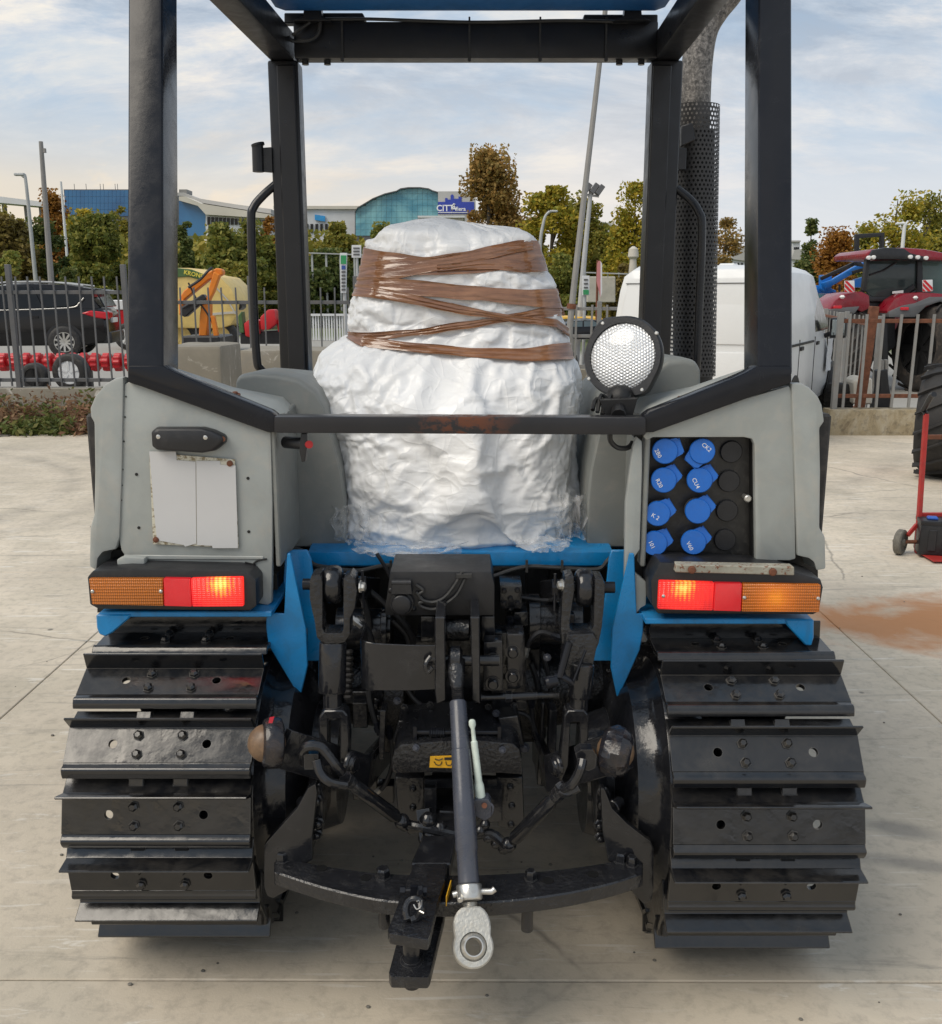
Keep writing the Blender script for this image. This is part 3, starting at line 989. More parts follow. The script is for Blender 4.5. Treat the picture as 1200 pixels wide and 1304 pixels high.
# front cross member of the roof with its bolts and loom
mb = MB()
mb.b2((at(374, 50, 3.95).x, 3.95, at(600, 74, 3.95).z), (at(838, 50, 3.95).x, 4.03, at(600, 27, 3.95).z))
fb = mb.build('roof_cross_member', M['frame_dark'], T, bevel=0.006, seg=2)
mb = MB()
for u in (389, 417, 789, 817):
    p = at(u, 76, 3.985)
    mb.cyl(p + Vector((0, 0, 0.012)), p - Vector((0, 0, 0.018)), 0.013, n=10)
mb.each('bolt', M['frame_dark'], fb)
mb = MB()
wire = [at(372, 45, 3.93), at(392, 30, 3.93), at(405, 25, 3.93), at(470, 24, 3.94), at(600, 28, 3.94), at(720, 26, 3.94), at(800, 28, 3.94)]
mb.tube(wire, 0.006, 8, smooth=5)
mb.tube([at(375, 52, 3.93), at(396, 50, 3.93), at(407, 38, 3.93), at(407, 8, 3.93)], 0.007, 8, smooth=5)
mb.tube([at(352, 20, 3.93), at(368, 48, 3.92), at(376, 52, 3.93)], 0.007, 8, smooth=5)
for u in (436, 598, 688, 772):
    p = at(u, 50, 3.947)
    mb.box(p, (0.007, 0.006, 0.155))
    mb.box(at(u, 75.5, 3.947), (0.012, 0.01, 0.012))
mb.each('cable', M['wire'], fb)
# roof skin with its mounting feet
x0, x1 = at(352, 10, 3.9).x, at(846, 10, 3.9).x
zr = at(600, 18, 3.92).z
mb = MB()
rings = []
for y, dz in ((2.35, 0.02), (2.6, 0.0), (3.2, 0.0), (3.86, 0.0), (3.92, 0.012), (3.94, 0.04)):
    rings.append([Vector((x0, y, zr + dz + 0.01)), Vector((x0 + 0.03, y, zr + dz)), Vector((x1 - 0.03, y, zr + dz)), Vector((x1, y, zr + dz + 0.01)), Vector((x1 - 0.04, y, zr + dz + 0.05)), Vector(((x0 + x1) / 2, y, zr + dz + 0.07)), Vector((x0 + 0.04, y, zr + dz + 0.05))])
mb.loft(rings)
roof = mb.build('roof', M['blue_roof'], T, bevel=0.004)
mb = MB()
for u0, u1 in ((388, 408), (797, 816)):
    mb.plate([(u0, 0), (u1, 0), (u1 + 2, 20), (u1 + 14, 26), (u0 - 16, 26), (u0 - 2, 20)], 3.905, 0.05)
mb.plate([(362, 16), (462, 16), (466, 24), (462, 29), (362, 29)], 3.96, 0.05)
mb.plate([(744, 18), (838, 18), (838, 30), (742, 30)], 3.96, 0.05)
mb.each('roof_mount', M['frame_dark'], roof, bevel=0.003)
# grab handles
MB().tube([at(352, 234, 4.0), at(336, 248, 3.98), at(323, 264, 3.96), at(320, 284, 3.95), at(323, 380, 3.95), at(327, 455, 3.95), at(332, 470, 3.96), at(348, 482, 4.0)], 0.0165, 12, smooth=6).build('grab_handle', M['frame_dark'], T)
MB().tube([at(862, 240, 4.0), at(880, 255, 3.98), at(890, 270, 3.96), at(894, 290, 3.95), at(891, 380, 3.95), at(887, 470, 3.95), at(880, 482, 4.0)], 0.0165, 12, smooth=6).build('grab_handle', M['frame_dark'], T)
mb = MB()
mb.cyl(at(329, 219, 3.97), at(328, 184, 3.97), 0.022, n=16)
mb.plate([(333, 188), (346, 187), (347, 219), (334, 218)], 3.97, 0.03)
mb.cyl(at(329, 186, 3.97), at(328, 182.5, 3.97), 0.026, n=16)
mb.build('mirror_bracket', M['frame_dark'], T, bevel=0.001)

# ------------------------------------------------------------------ exhaust with its perforated guard
t = NT('exhaust_metal')
n1 = t.noise(70, 6, 0.7, 0.4)
t.set(base=t.ramp(n1, [(0.35, (0.05, 0.048, 0.046)), (0.5, (0.16, 0.15, 0.14)), (0.62, (0.30, 0.28, 0.26))]), rough=0.6, metal=0.3, normal=t.bump(t.noise(120, 3), 0.4, 0.004))
YE = 4.3
ex = MB().tube([at(950, -50, YE), at(930, -14, YE), at(911, 10, YE), at(896, 36, YE), at(889, 72, YE), at(886, 120, YE), at(884, 200, YE)], 0.062, 20, smooth=6).build('exhaust_pipe', t.mat, T)
t = NT('perforated_sheet')
uvn = t.n.new('ShaderNodeUVMap')
mp = t.n.new('ShaderNodeMapping')
mp.inputs['Scale'].default_value = (1, 1, 1)
t.l.new(uvn.outputs[0], mp.inputs[0])
su = t.sep(mp.outputs[0])
row = t.math('FLOOR', su[1])
uo = t.math('ADD', su[0], t.math('MULTIPLY', t.math('MODULO', row, 2.0), 0.5))
fu = t.math('SUBTRACT', t.math('FRACT', uo), 0.5)
fv = t.math('SUBTRACT', t.math('FRACT', su[1]), 0.5)
d2 = t.math('SQRT', t.math('ADD', t.math('MULTIPLY', fu, fu), t.math('MULTIPLY', t.math('MULTIPLY', fv, fv), 0.75)))
t.set(base=t.mix(t.noise(9, 5, 0.6), (0.018, 0.018, 0.020), (0.05, 0.048, 0.046)), rough=0.45, alpha=t.math('GREATER_THAN', d2, 0.27))
n = 28
top, bot = 135, 478
rings_uv = []
vs_, fs_, uvs = [], [], []
ct, cb = at(886, top, YE - 0.03), at(882, bot, YE - 0.03)
for j, c in enumerate((cb, ct)):
    r = 0.098
    for i in range(n + 1):
        a = R(-200) + R(220) * i / n
        vs_.append((c.x + r * math.cos(a), c.y + r * math.sin(a), c.z))
for i in range(n):
    fs_.append((i, i + 1, n + 1 + i + 1, n + 1 + i))
me = bpy.data.meshes.new('exhaust_guard')
me.from_pydata([Vector(p) - ct for p in vs_], [], fs_)
uvl = me.uv_layers.new(name='uv')
for poly in me.polygons:
    for li in poly.loop_indices:
        vi = me.loops[li].vertex_index
        uvl.data[li].uv = ((vi % (n + 1)) / n * 22.0, (1 if vi > n else 0) * 64.0)
me.materials.append(t.mat)
me.shade_smooth()
g = bpy.data.objects.new('exhaust_guard', me)
COL.objects.link(g)
g.parent = ex
g.location = ct - WPOS[ex.name]
WPOS[g.name] = ct
mb = MB()
mb.prism([at(868, 160, YE - 0.14), at(882, 156, YE - 0.14), at(886, 178, YE - 0.14), at(868, 186, YE - 0.14)], (0, 0.03, 0))
mb.plate([(864, 188), (875, 188), (874, 216), (864, 216)], YE - 0.15, 0.05)
mb.each('guard_clamp', M['frame_dark'], ex, bevel=0.003)
MB().cyl(at(884, 168, YE + 0.02), at(882, 560, YE + 0.02), 0.086, n=22).build('silencer', M['void'], ex)
# hood far ahead, hidden behind the seat but part of the machine
mb = MB()
mb.b2((TX - 0.33, 3.9, 0.75), (TX + 0.33, 5.3, 1.16))
mb.build('hood', M['blue'], T, bevel=0.05, seg=4)
mb = MB()
mb.b2((TX - 0.36, 3.35, 0.85), (TX + 0.36, 3.9, 1.22))
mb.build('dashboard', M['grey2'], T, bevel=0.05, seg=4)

# ------------------------------------------------------------------ blue deck and guards
deck_z = at(585, 700, 2.42).z
mb = MB()
prof = [(2.405, at(585, 722, 2.40).z), (2.40, at(585, 720, 2.40).z), (2.40, at(585, 703, 2.40).z), (2.412, deck_z), (2.45, deck_z + 0.004), (3.4, deck_z + 0.004), (3.4, deck_z - 0.05), (2.45, deck_z - 0.05)]
xl, xr = at(392, 710, 2.40).x, at(781, 710, 2.40).x
mb.prism([Vector((xl, y, z)) for y, z in prof], (xr - xl, 0, 0))
mb.build('deck', M['blue'], T, bevel=0.004, seg=2)
for sg in (-1, 1):
    if sg < 0:
        inner = [(363, 706), (372, 701), (391, 701), (396, 712), (402, 762), (410, 790), (410, 842), (391, 842), (391, 800), (367, 790), (361, 740)]
        wing = [(344, 781), (362, 782), (366, 705), (370, 705), (390, 800), (392, 848), (383, 886), (379, 884), (342, 822), (339, 800), (339, 787)]
        flat = [(128, 779), (346, 779), (346, 786), (126, 786)]
        tab = [(122, 783), (167, 783), (164, 788), (143, 806), (134, 811), (126, 808), (123, 800)]
    else:
        inner = [(806, 706), (798, 701), (779, 701), (776, 712), (771, 762), (764, 790), (755, 842), (780, 842), (780, 800), (803, 790), (806, 740)]
        wing = [(828, 781), (811, 782), (808, 705), (802, 705), (780, 800), (778, 850), (786, 888), (790, 884), (815, 828), (819, 806), (820, 790)]
        flat = [(822, 788), (1026, 788), (1028, 795), (822, 795)]
        tab = [(1037, 789), (1000, 789), (1003, 797), (1017, 812), (1026, 822), (1034, 823), (1037, 812)]
    o = MB().plate(inner, 2.28, 0.012).build('mud_guard', M['blue'], T, bevel=0.002)
    # folded wing that runs forward beside the track
    MB().plate(wing, 2.19, 0.008).build('wing', M['blue'], o, bevel=0.002)
    f0, f1 = at(*flat[0], 2.15), at(*flat[1], 2.15)
    mb = MB()
    mb.b2((f0.x, 2.15, at(0, flat[2][1], 2.15).z), (f1.x, 2.6, at(0, flat[0][1], 2.15).z))
    mb.build('track_cover', M['blue'], o, bevel=0.002)
    MB().plate(tab, 2.146, 0.35).build('tab', M['blue'], o, bevel=0.003)

# ------------------------------------------------------------------ tail lights
def lens_mat(name, col, ribs, lit=None):
    t = NT(name)
    s = t.sep()
    w1 = t.math('SINE', t.math('MULTIPLY', s[0], ribs[0]))
    w2 = t.math('SINE', t.math('MULTIPLY', s[2], ribs[1]))
    h = t.math('ADD', w1, w2)
    shade = t.ramp(t.math('MULTIPLY', t.math('ADD', h, 2.0), 0.25), [(0.1, tuple(c * 0.55 for c in col)), (0.75, col)])
    t.set(base=shade, rough=0.14, normal=t.bump(h, 0.5, 0.002), coat=0.5)
    if lit:
        # the bulb behind the lens
        dx = t.math('MULTIPLY', t.math('SUBTRACT', s[0], lit['c'][0]), 1.0 / lit['r'][0])
        dz = t.math('MULTIPLY', t.math('SUBTRACT', s[2], lit['c'][1]), 1.0 / lit['r'][1])
        d = t.math('SQRT', t.math('ADD', t.math('MULTIPLY', dx, dx), t.math('MULTIPLY', dz, dz)))
        d = t.math('ADD', d, t.math('MULTIPLY', h, 0.07))
        d = t.math('ADD', d, t.math('MULTIPLY', t.math('SUBTRACT', t.noise(60, 3), 0.5), 0.35))
        e = t.ramp(d, lit['ramp'])
        t.set(emit=e, estr=lit['s'])
    return t.mat


GLOW = [(0.0, (1.0, 0.62, 0.12)), (0.16, (1.0, 0.30, 0.03)), (0.34, (0.85, 0.03, 0.015)), (1.0, (0.30, 0.004, 0.006))]
amberL = lens_mat('amber_lens', (0.62, 0.17, 0.008), (1300, 900))
for sg in (-1, 1):
    if sg < 0:
        Yl = 2.115
        house = [(111, 735), (118, 727), (160, 724), (300, 727), (318, 731), (326, 740), (327, 772), (318, 778), (125, 776), (114, 770)]
        segs = [('amber_lens', [(113, 737), (207, 737), (208, 772), (117, 770)]), ('red_lens', [(208, 736.5), (242, 737), (244, 773), (209, 772)]), ('lit_lens', [(242.8, 737), (309, 735.5), (310, 772.5), (245, 773)])]
        bulb = at(281, 745, Yl)
        screws = [(118, 753), (205, 753)]
    else:
        Yl = 2.115
        house = [(841, 716), (1000, 724), (1046, 738), (1049, 748), (1044, 779), (1036, 783), (838, 782), (830, 770), (829, 740)]
        segs = [('lit_lens', [(840, 740), (910, 742), (908, 778), (838, 776)]), ('red_lens', [(910.8, 742.5), (945.5, 743), (944, 779), (908.8, 778)]), ('amber_lens', [(946.5, 743), (1046, 745), (1044, 780), (945, 779)])]
        bulb = at(871, 749, Yl)
        screws = [(845, 759), (948, 761), (1042, 762)]
    hb = MB().plate(house, Yl + 0.012, 0.11).build('tail_light', M['matt_black'], T, bevel=0.005, seg=2)
    for nm, q in segs:
        cen = sum((at(u, v, Yl) for u, v in q), Vector()) / 4
        if nm == 'amber_lens':
            m = amberL if sg < 0 else lens_mat('amber_lens_glow', (0.66, 0.17, 0.008), (1300, 900), dict(c=(-0.012, 0.0), r=(0.07, 0.07), s=0.55, ramp=[(0.0, (0.9, 0.30, 0.01)), (0.35, (0.45, 0.10, 0.004)), (0.8, (0.08, 0.015, 0.0)), (1.0, (0.02, 0.004, 0.0))]))
        elif nm == 'red_lens':
            m = lens_mat('red_reflector', (0.62, 0.012, 0.018), (3500, 2600), dict(c=((bulb - cen).x, 0.0), r=(0.22, 0.2), s=0.5, ramp=[(0, (0.8, 0.02, 0.02)), (0.5, (0.6, 0.006, 0.012)), (1.0, (0.25, 0.003, 0.005))]))
        else:
            m = lens_mat('lit_red_lens', (0.6, 0.01, 0.015), (620, 1300), dict(c=((bulb - cen).x, (bulb - cen).z), r=(0.085, 0.075), s=1.7 if sg < 0 else 1.3, ramp=GLOW))
        MB().plate(q, Yl, 0.03).build(nm, m, hb, bevel=0.003, seg=2, label='glowing red lens' if nm == 'lit_lens' else None)
    mb = MB()
    for u, v in screws:
        p = at(u, v, Yl)
        mb.lathe(p + Vector((0, 0.001, 0)), (0, -1, 0), [(0, 0.0042), (0.003, 0.0042), (0.0045, 0.002)], 10)
    mb.each('screw', M['steel'], hb)
# rusty bracket above the right light, broken grey spacer above the left one
mb = MB().plate([(862, 719), (1012, 722), (1012, 733), (860, 729)], 2.108, 0.03)
br = mb.build('bracket', paint('weathered_bracket', (0.30, 0.29, 0.24), 0.7, 0.25, (0.2, 0.12, 0.07), 0.6, 20, 0.3, 90, chips=(0.16, 0.06, 0.03), chip_at=0.56), T, bevel=0.002)
mb = MB()
for u, v in ((881, 725), (984, 728)):
    mb.lathe(at(u, v, 2.109), (0, -1, 0), [(0, 0.009), (0.005, 0.009), (0.007, 0.006)], 10)
mb.each('bolt', M['rust'], br)
mb = MB()
mb.plate([(148, 713), (158, 709), (184, 711), (184, 724), (150, 725)], YF - 0.03, 0.025)
mb.build('spacer', M['grey'], fl, bevel=0.005, seg=2)
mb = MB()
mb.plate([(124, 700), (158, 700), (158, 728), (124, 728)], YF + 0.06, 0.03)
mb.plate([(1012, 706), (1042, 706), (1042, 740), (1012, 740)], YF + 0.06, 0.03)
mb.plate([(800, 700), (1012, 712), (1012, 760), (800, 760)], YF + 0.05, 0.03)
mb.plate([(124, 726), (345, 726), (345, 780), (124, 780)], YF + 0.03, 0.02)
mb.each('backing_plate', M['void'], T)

# ------------------------------------------------------------------ number plate, its lamp
lampm = MB()
base = [(196, 548), (202, 543), (262, 543), (276, 547), (288, 553), (290, 557), (289, 563), (278, 572), (262, 575), (203, 571), (197, 566)]
b = [at(u, v, YF - 0.001) for u, v in base]
c = sum(b, Vector()) / len(b)
rings = [b] + [[c + (p - c) * k + Vector((0, -dy, 0)) for p in b] for k, dy in ((1.0, 0.012), (0.97, 0.026), (0.86, 0.032))]
lampm.loft(rings)
pl = lampm.build('plate_lamp', M['matt_black'], T, bevel=0.002)
mb = MB()
for u, v in ((202, 556), (262, 557)):
    mb.lathe(at(u, v, YF - 0.03), (0, -1, 0), [(0, 0.005), (0.003, 0.005), (0.004, 0.003)], 10)
mb.each('screw', M['steel'], pl)
mb = MB().lathe(at(284, 559, YF - 0.024), (0, -1, 0), [(0, 0.006), (0.003, 0.006)], 10)
mb.build('rivet', M['rust'], pl)
t = NT('plate_enamel')
n1 = t.noise(90, 6, 0.7, 0.4)
s = t.sep()
edge = t.math('MAXIMUM', t.math('MULTIPLY', t.math('ABSOLUTE', s[0]), 1 / 0.099), t.math('MULTIPLY', t.math('ABSOLUTE', s[2]), 1 / 0.103))
worn = t.math('MULTIPLY', t.ramp(n1, [(0.50, 0), (0.58, 1)]), t.ramp(edge, [(0.86, 0), (0.92, 1)]))
t.set(base=t.mix(worn, t.mix(t.noise(40, 4), (0.62, 0.60, 0.50), (0.55, 0.52, 0.42)), (0.24, 0.19, 0.11)), rough=0.5)
np_ = MB().plate([(190, 576), (299, 585), (304, 698), (195, 693)], YF - 0.006, 0.003).build('number_plate', t.mat, T, bevel=0.0006)
cover_m = paint('blank_grey_cover', (0.56, 0.56, 0.56), 0.7, 0.02, (0.45, 0.45, 0.45), 0.05, 6, 0.0)
for q in ([(190, 575), (224, 575), (225, 586), (249, 588), (250, 692), (236, 696), (234, 694), (200, 688), (196, 650), (193, 610)], [(250, 587), (280, 587), (281, 592), (300, 593), (303, 698), (271, 698), (270, 695), (251, 694)]):
    MB().plate(q, YF - 0.008, 0.0016).build('blank_cover', cover_m, np_)
mb = MB()
for u, v in ((293, 590), (199, 687)):
    mb.lathe(at(u, v, YF - 0.006), (0, -1, 0), [(0, 0.007), (0.004, 0.007), (0.006, 0.003)], 10)
mb.each('bolt', M['rust'], np_)

# ------------------------------------------------------------------ hydraulic socket box on the right
YS = 2.235
sp = MB().plate([(812, 556), (962, 556), (963, 700), (957, 709), (810, 712)], YS + 0.01, 0.012).build('socket_panel', paint('socket_panel_black', (0.022, 0.021, 0.02), 0.4, 0.3, (0.16, 0.15, 0.13), 0.25, 20, 0.06, 120, chips=(0.35, 0.34, 0.32), chip_at=0.73), T, bevel=0.002)
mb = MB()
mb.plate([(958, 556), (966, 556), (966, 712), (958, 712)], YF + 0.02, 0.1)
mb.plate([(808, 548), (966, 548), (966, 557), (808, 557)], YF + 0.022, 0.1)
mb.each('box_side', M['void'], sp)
cap_m = paint('blue_cap_plastic', (0.01, 0.125, 0.50), 0.36, 0.06, (0.05, 0.12, 0.3), 0.2, 30, 0.08, 150)


def text_polys(body, size):
    cu = bpy.data.curves.new('tmp', 'FONT')
    cu.body, cu.size, cu.align_x, cu.align_y, cu.resolution_u = body, size, 'CENTER', 'CENTER', 2
    ob = bpy.data.objects.new('tmp', cu)
    me_ = bpy.data.meshes.new_from_object(ob)
    out = ([v.co.copy() for v in me_.vertices], [tuple(p.vertices) for p in me_.polygons])
    bpy.data.objects.remove(ob)
    bpy.data.meshes.remove(me_)
    return out


caps = [(846, 574, 20, '2B0', (-9, 3)), (893, 574, 228, 'CK2', (5, -5)), (844.5, 610.5, 36, 'R20', (-6, 4)), (889.7, 610.5, 36, 'CU4', (-5, 4)),
        (836.8, 652.7, 32, 'K 2', (-3, 4)), (887.4, 649.6, 40, 'KLS', (-3, 5)), (833, 690, 30, '101', (-4, 2)), (882, 688.7, 38, 'V60', (-5, 5))]
for u, v, ang, word, (tx, ty) in caps:
    c = at(u, v, YS)
    ax = Vector((-0.12, -1, 0.12)).normalized()
    a = R(ang)
    e1 = Vector((math.cos(a), 0, math.sin(a)))
    e1 = (e1 - ax * e1.dot(ax)).normalized()
    e2 = ax.cross(e1)
    mb = MB()
    mb.lathe(c, ax, [(-0.004, 0.0245), (0.012, 0.0245), (0.014, 0.0290), (0.026, 0.0292), (0.0285, 0.0275)], 28, ref=e1)
    # hinge tab with two ears
    o_ = c + ax * 0.014
    mb.prism([o_ + e1 * x + e2 * y for x, y in ((0.018, -0.0225), (0.036, -0.019), (0.0405, -0.012), (0.0385, 0.012), (0.034, 0.0195), (0.018, 0.0225))], ax * 0.010)
    mb.cyl(o_ + e1 * 0.037 + e2 * -0.017 + ax * 0.004, o_ + e1 * 0.037 + e2 * 0.017 + ax * 0.004, 0.0042, n=8)
    mb.mi = 1
    tv, tf = text_polys(word, 0.0135)
    tr = R({'CK2': -40}.get(word, -62 if word in ('2B0', 'R20', 'CU4', 'V60', '101') else -30))
    q = c + ax * 0.02875 + Vector((tx, 0, -ty)) * (2.2 / FOC)
    xh = Vector((math.cos(tr), 0, math.sin(tr)))
    xh = (xh - ax * xh.dot(ax)).normalized()
    yh = xh.cross(-ax) * -1
    yh = ax.cross(xh)
    mb.add([q + xh * p.x + yh * p.y for p in tv], tf)
    mb.build('socket_cap', [cap_m, M['white_ink']], sp, bevel=0.0)
for u, v in ((932, 575.5), (929, 613), (926.6, 650.7), (924, 688)):
    c = at(u, v, YS + 0.0)
    MB().lathe(c + Vector((0, 0.012, 0)), (0, -1, 0), [(0, 0.0255), (0.010, 0.0255), (0.012, 0.024)], 28).build('blank_plug', M['matt_black'], sp)
mb = MB()
c = at(949.5, 632.7, YS)
mb.lathe(c + Vector((0, 0.01, 0)), (0, -1, 0), [(0, 0.006), (0.02, 0.006), (0.02, 0.0085), (0.032, 0.0085), (0.034, 0.006)], 12)
mb.build('knob', M['steel'], sp)
mb = MB()
for u, v in ((837, 634), (834, 672), (886, 631)):
    c = at(u, v + 17, YS + 0.006)
    mb.lathe(c, (0, -1, 0), [(0, 0.0275), (0.004, 0.0275)], 24)
mb.each('socket_collar', paint('dull_collar', (0.12, 0.11, 0.10), 0.45, 0.2), sp)

# ------------------------------------------------------------------ work lamp on the bar
c = at(795, 455, 2.36)
ax = Vector((-0.50, -1, 0.24)).normalized()
ref = Vector((0, 0, 1))
wlp = thing  # (alias kept short)
mb = MB()
n = 64
a_ = (ref - ax * ref.dot(ax)).normalized()
b_ = ax.cross(a_)
def lring(rf, h):
    out = []
    for i in range(n):
        th = 2 * math.pi * i / n
        lobe = max(0.0, math.cos(2 * (th - R(36)))) ** 6
        out.append(c + ax * h + (a_ * math.cos(th) + b_ * math.sin(th)) * (rf + 0.010 * lobe * (1 if rf > 0.085 else 0)))
    return out
mb.loft([lring(0.05, -0.10), lring(0.075, -0.06), lring(0.088, -0.02), lring(0.096, -0.006), lring(0.097, 0.010), lring(0.093, 0.016), lring(0.081, 0.016), lring(0.079, 0.008)])
wl_ = mb.build('work_lamp', M['matt_black'], T, smooth=40)
t = NT('lamp_glass')
sx = t.sep()
kx = 2 * math.pi / 0.0066
hexv = None
for a__ in (0, 60, 120):
    wv_ = t.math('COSINE', t.math('ADD', t.math('MULTIPLY', sx[0], kx * math.cos(R(a__))), t.math('MULTIPLY', sx[2], kx * math.sin(R(a__)))))
    hexv = wv_ if hexv is None else t.math('ADD', hexv, wv_)
hexv = t.math('MULTIPLY', t.math('ADD', hexv, 1.5), 0.222)
dist = t.math('SQRT', t.math('ADD', t.math('ADD', t.math('MULTIPLY', sx[0], sx[0]), t.math('MULTIPLY', t.math('ADD', sx[2], 0.02), t.math('ADD', sx[2], 0.02))), 0.00001))
ringw = t.math('SINE', t.math('MULTIPLY', dist, 900))
t.set(base=t.mix(t.ramp(hexv, [(0.15, 1), (0.6, 0)]), (0.96, 0.965, 0.97), (0.74, 0.76, 0.78)), metal=0.3, rough=0.22, normal=t.bump(t.math('ADD', hexv, t.math('MULTIPLY', ringw, 0.1)), 0.5, 0.006), coat=0.9, spec=0.8)
MB().lathe(c + ax * 0.006, ax, [(0, 0.080), (0.005, 0.079), (0.013, 0.068), (0.021, 0.048), (0.025, 0.024), (0.026, 0.001)], 48).build('lens', t.mat, wl_)
mb = MB()
for th in (36, 126, 216, 306):
    d = a_ * math.cos(R(th)) + b_ * math.sin(R(th))
    mb.lathe(c + d * 0.096 + ax * 0.012, ax, [(0, 0.0045), (0.005, 0.0045), (0.006, 0.003)], 8)
mb.each('screw', M['steel'], wl_)
mb = MB()
foot = at(788, 530, 2.22)
mb.tube([c - ax * 0.07 + Vector((0, 0, -0.03)), at(790, 505, 2.33), at(788, 520, 2.26), foot], 0.017, 10, smooth=4)
mb.ball(at(790, 508, 2.32), 0.035, 12, 8)
mb.plate([(765, 510), (812, 508), (806, 530), (772, 530)], 2.25, 0.05)
for k in range(9):
    p0 = at(755 + 6 * k, 522 + (k % 3) * 3, 2.26 + 0.01 * (k % 2))
    mb.tube([p0, at(760 + 6 * k, 508 - (k % 2) * 5, 2.3), at(775 + 3 * k, 514, 2.3)], 0.005, 6, smooth=4)
mb.build('bracket', M['void'], wl_)
MB().tube([at(777, 551, 2.2), at(778, 562, 2.21), at(787, 570, 2.22), at(800, 570, 2.23), at(806, 563, 2.24)], 0.006, 8, smooth=5).build('cable', M['wire'], T)
# wiper-like tow coupling handle on the left of the bar
mb = MB()
mb.cyl(at(363, 563, 2.24), at(388, 565, 2.2), 0.014, n=14)
mb.plate([(383, 552), (391, 552), (392, 566), (389, 588), (384, 589), (381, 575)], 2.19, 0.02)
hd = mb.build('lock_handle', M['matt_black'], T, bevel=0.003, seg=2)
MB().cyl(at(393, 566, 2.195), at(394, 566, 2.19), 0.009, n=14).build('button', paint('red_button', (0.5, 0.02, 0.02), 0.4), hd)
# ================================================================== REAR BODY, HYDRAULICS AND THREE-POINT LINKAGE
B, RB = M['black'], M['rough_black']
V = Vector


def bolt_on(mb, u, v, Y, r, h=0.01, ax=(0, -1, 0), n=6):
    p = at(u, v, Y)
    mb.lathe(p, ax, [(0, r * 1.35), (0.003, r * 1.35), (0.003, r), (h * 0.8, r), (h, r * 0.75)], n)


# gearbox and axle housings (dark mass behind everything)
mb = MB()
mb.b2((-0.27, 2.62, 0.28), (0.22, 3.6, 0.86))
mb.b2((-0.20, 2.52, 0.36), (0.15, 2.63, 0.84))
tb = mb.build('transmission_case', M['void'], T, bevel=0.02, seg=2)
mb = MB()
for sg in (-1, 1):
    x0 = TX + sg * 0.15
    mb = MB()
    mb.lathe((x0, 2.50, 0.52), (sg, 0, 0), [(0, 0.15), (0.05, 0.15), (0.055, 0.125), (0.10, 0.115), (0.22, 0.105), (0.24, 0.13), (0.27, 0.13), (0.28, 0.11), (0.36, 0.11)], 28)
    for k in range(10):
        a = 2 * math.pi * k / 10
        mb.hexbolt((x0 + sg * 0.238, 2.50 + 0.118 * math.cos(a), 0.52 + 0.118 * math.sin(a)), (-sg, 0, 0), 0.008, 0.01)
    mb.build('axle_housing', RB, T)
# dark plate added below the deck to stand in for the under-floor shade
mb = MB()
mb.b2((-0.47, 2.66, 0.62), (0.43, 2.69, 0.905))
mb.build('shade_plate', M['void'], T)

# control box with the trailer socket
YB = 2.16
ob = MB().plate([(497, 728), (626, 728), (630, 745), (630, 784), (491, 784), (491, 772)], YB, 0.16).build('control_box', M['matt_black'], T, bevel=0.003, seg=2)
mb = MB()
c = at(512, 767, YB)
mb.lathe(c + V((0, 0.004, 0)), (0, -1, 0), [(0, 0.028), (0.016, 0.028), (0.016, 0.0235), (0.026, 0.0235), (0.029, 0.021)], 24)
mb.plate([(500, 741), (523, 741), (525, 757), (498, 757)], YB - 0.022, 0.024)
mb.cyl(at(499, 742, YB - 0.016), at(524, 742, YB - 0.016), 0.007, n=10)
for u, v in ((498, 752), (527, 775)):
    bolt_on(mb, u, v, YB, 0.005, 0.006)
mb.build('trailer_socket', M['matt_black'], ob, bevel=0.0015)
mb = MB()
for off in (0, 9):
    mb.tube([at(589 + off * .4, 728 + off, YB - 0.006), at(578 + off * .5, 747 + off * 1.1, YB - 0.008), at(566, 761 + off, YB - 0.008), at(552, 767 + off, YB - 0.008), at(538, 764 + off, YB - 0.008), at(534, 757 + off * 1.2, YB - 0.008), at(539, 752 + off * 1.5, YB - 0.007), at(530, 745 + off, YB - 0.007)], 0.0038, 8, smooth=5)
mb.box(at(591, 733, YB - 0.008), (0.035, 0.012, 0.008))
bolt_on(mb, 563, 779, YB, 0.005, 0.006)
mb.each('cable', M['wire'], ob)

# hinge lugs under the box, roll pin, top-link cheeks
mb = MB()
mb.plate([(536, 785), (554, 785), (554, 817), (536, 817)], 2.17, 0.12)
mb.plate([(613, 785), (630, 785), (631, 817), (613, 817)], 2.17, 0.12)
mb.plate([(530, 810), (640, 810), (644, 905), (526, 905)], 2.26, 0.1)
lug = mb.build('top_link_bracket', B, T, bevel=0.004, seg=2)
MB().cyl(at(569, 802, 2.17), at(598, 802, 2.17), 0.026, n=20).build('roller', RB, lug, bevel=0.002)
for q in ([(554, 786), (567, 786), (568, 892), (556, 897), (554, 880)], [(599, 786), (611, 786), (612, 897), (602, 892)]):
    MB().plate(q, 2.03, 0.22).build('cheek', B, lug, bevel=0.0025)
mb = MB()
mb.cyl(at(540, 841, 2.07), at(636, 841, 2.07), 0.0125, n=16)
mb.lathe(at(539, 838, 2.07), (1, 0, 0), [(0, 0.022), (0.028, 0.022)], 14)
mb.tube([at(548, 836, 2.04), at(542, 846, 2.03), at(545, 856, 2.03), at(551, 850, 2.03)], 0.005, 8, smooth=4)
mb.build('hitch_pin', M['black'], lug)
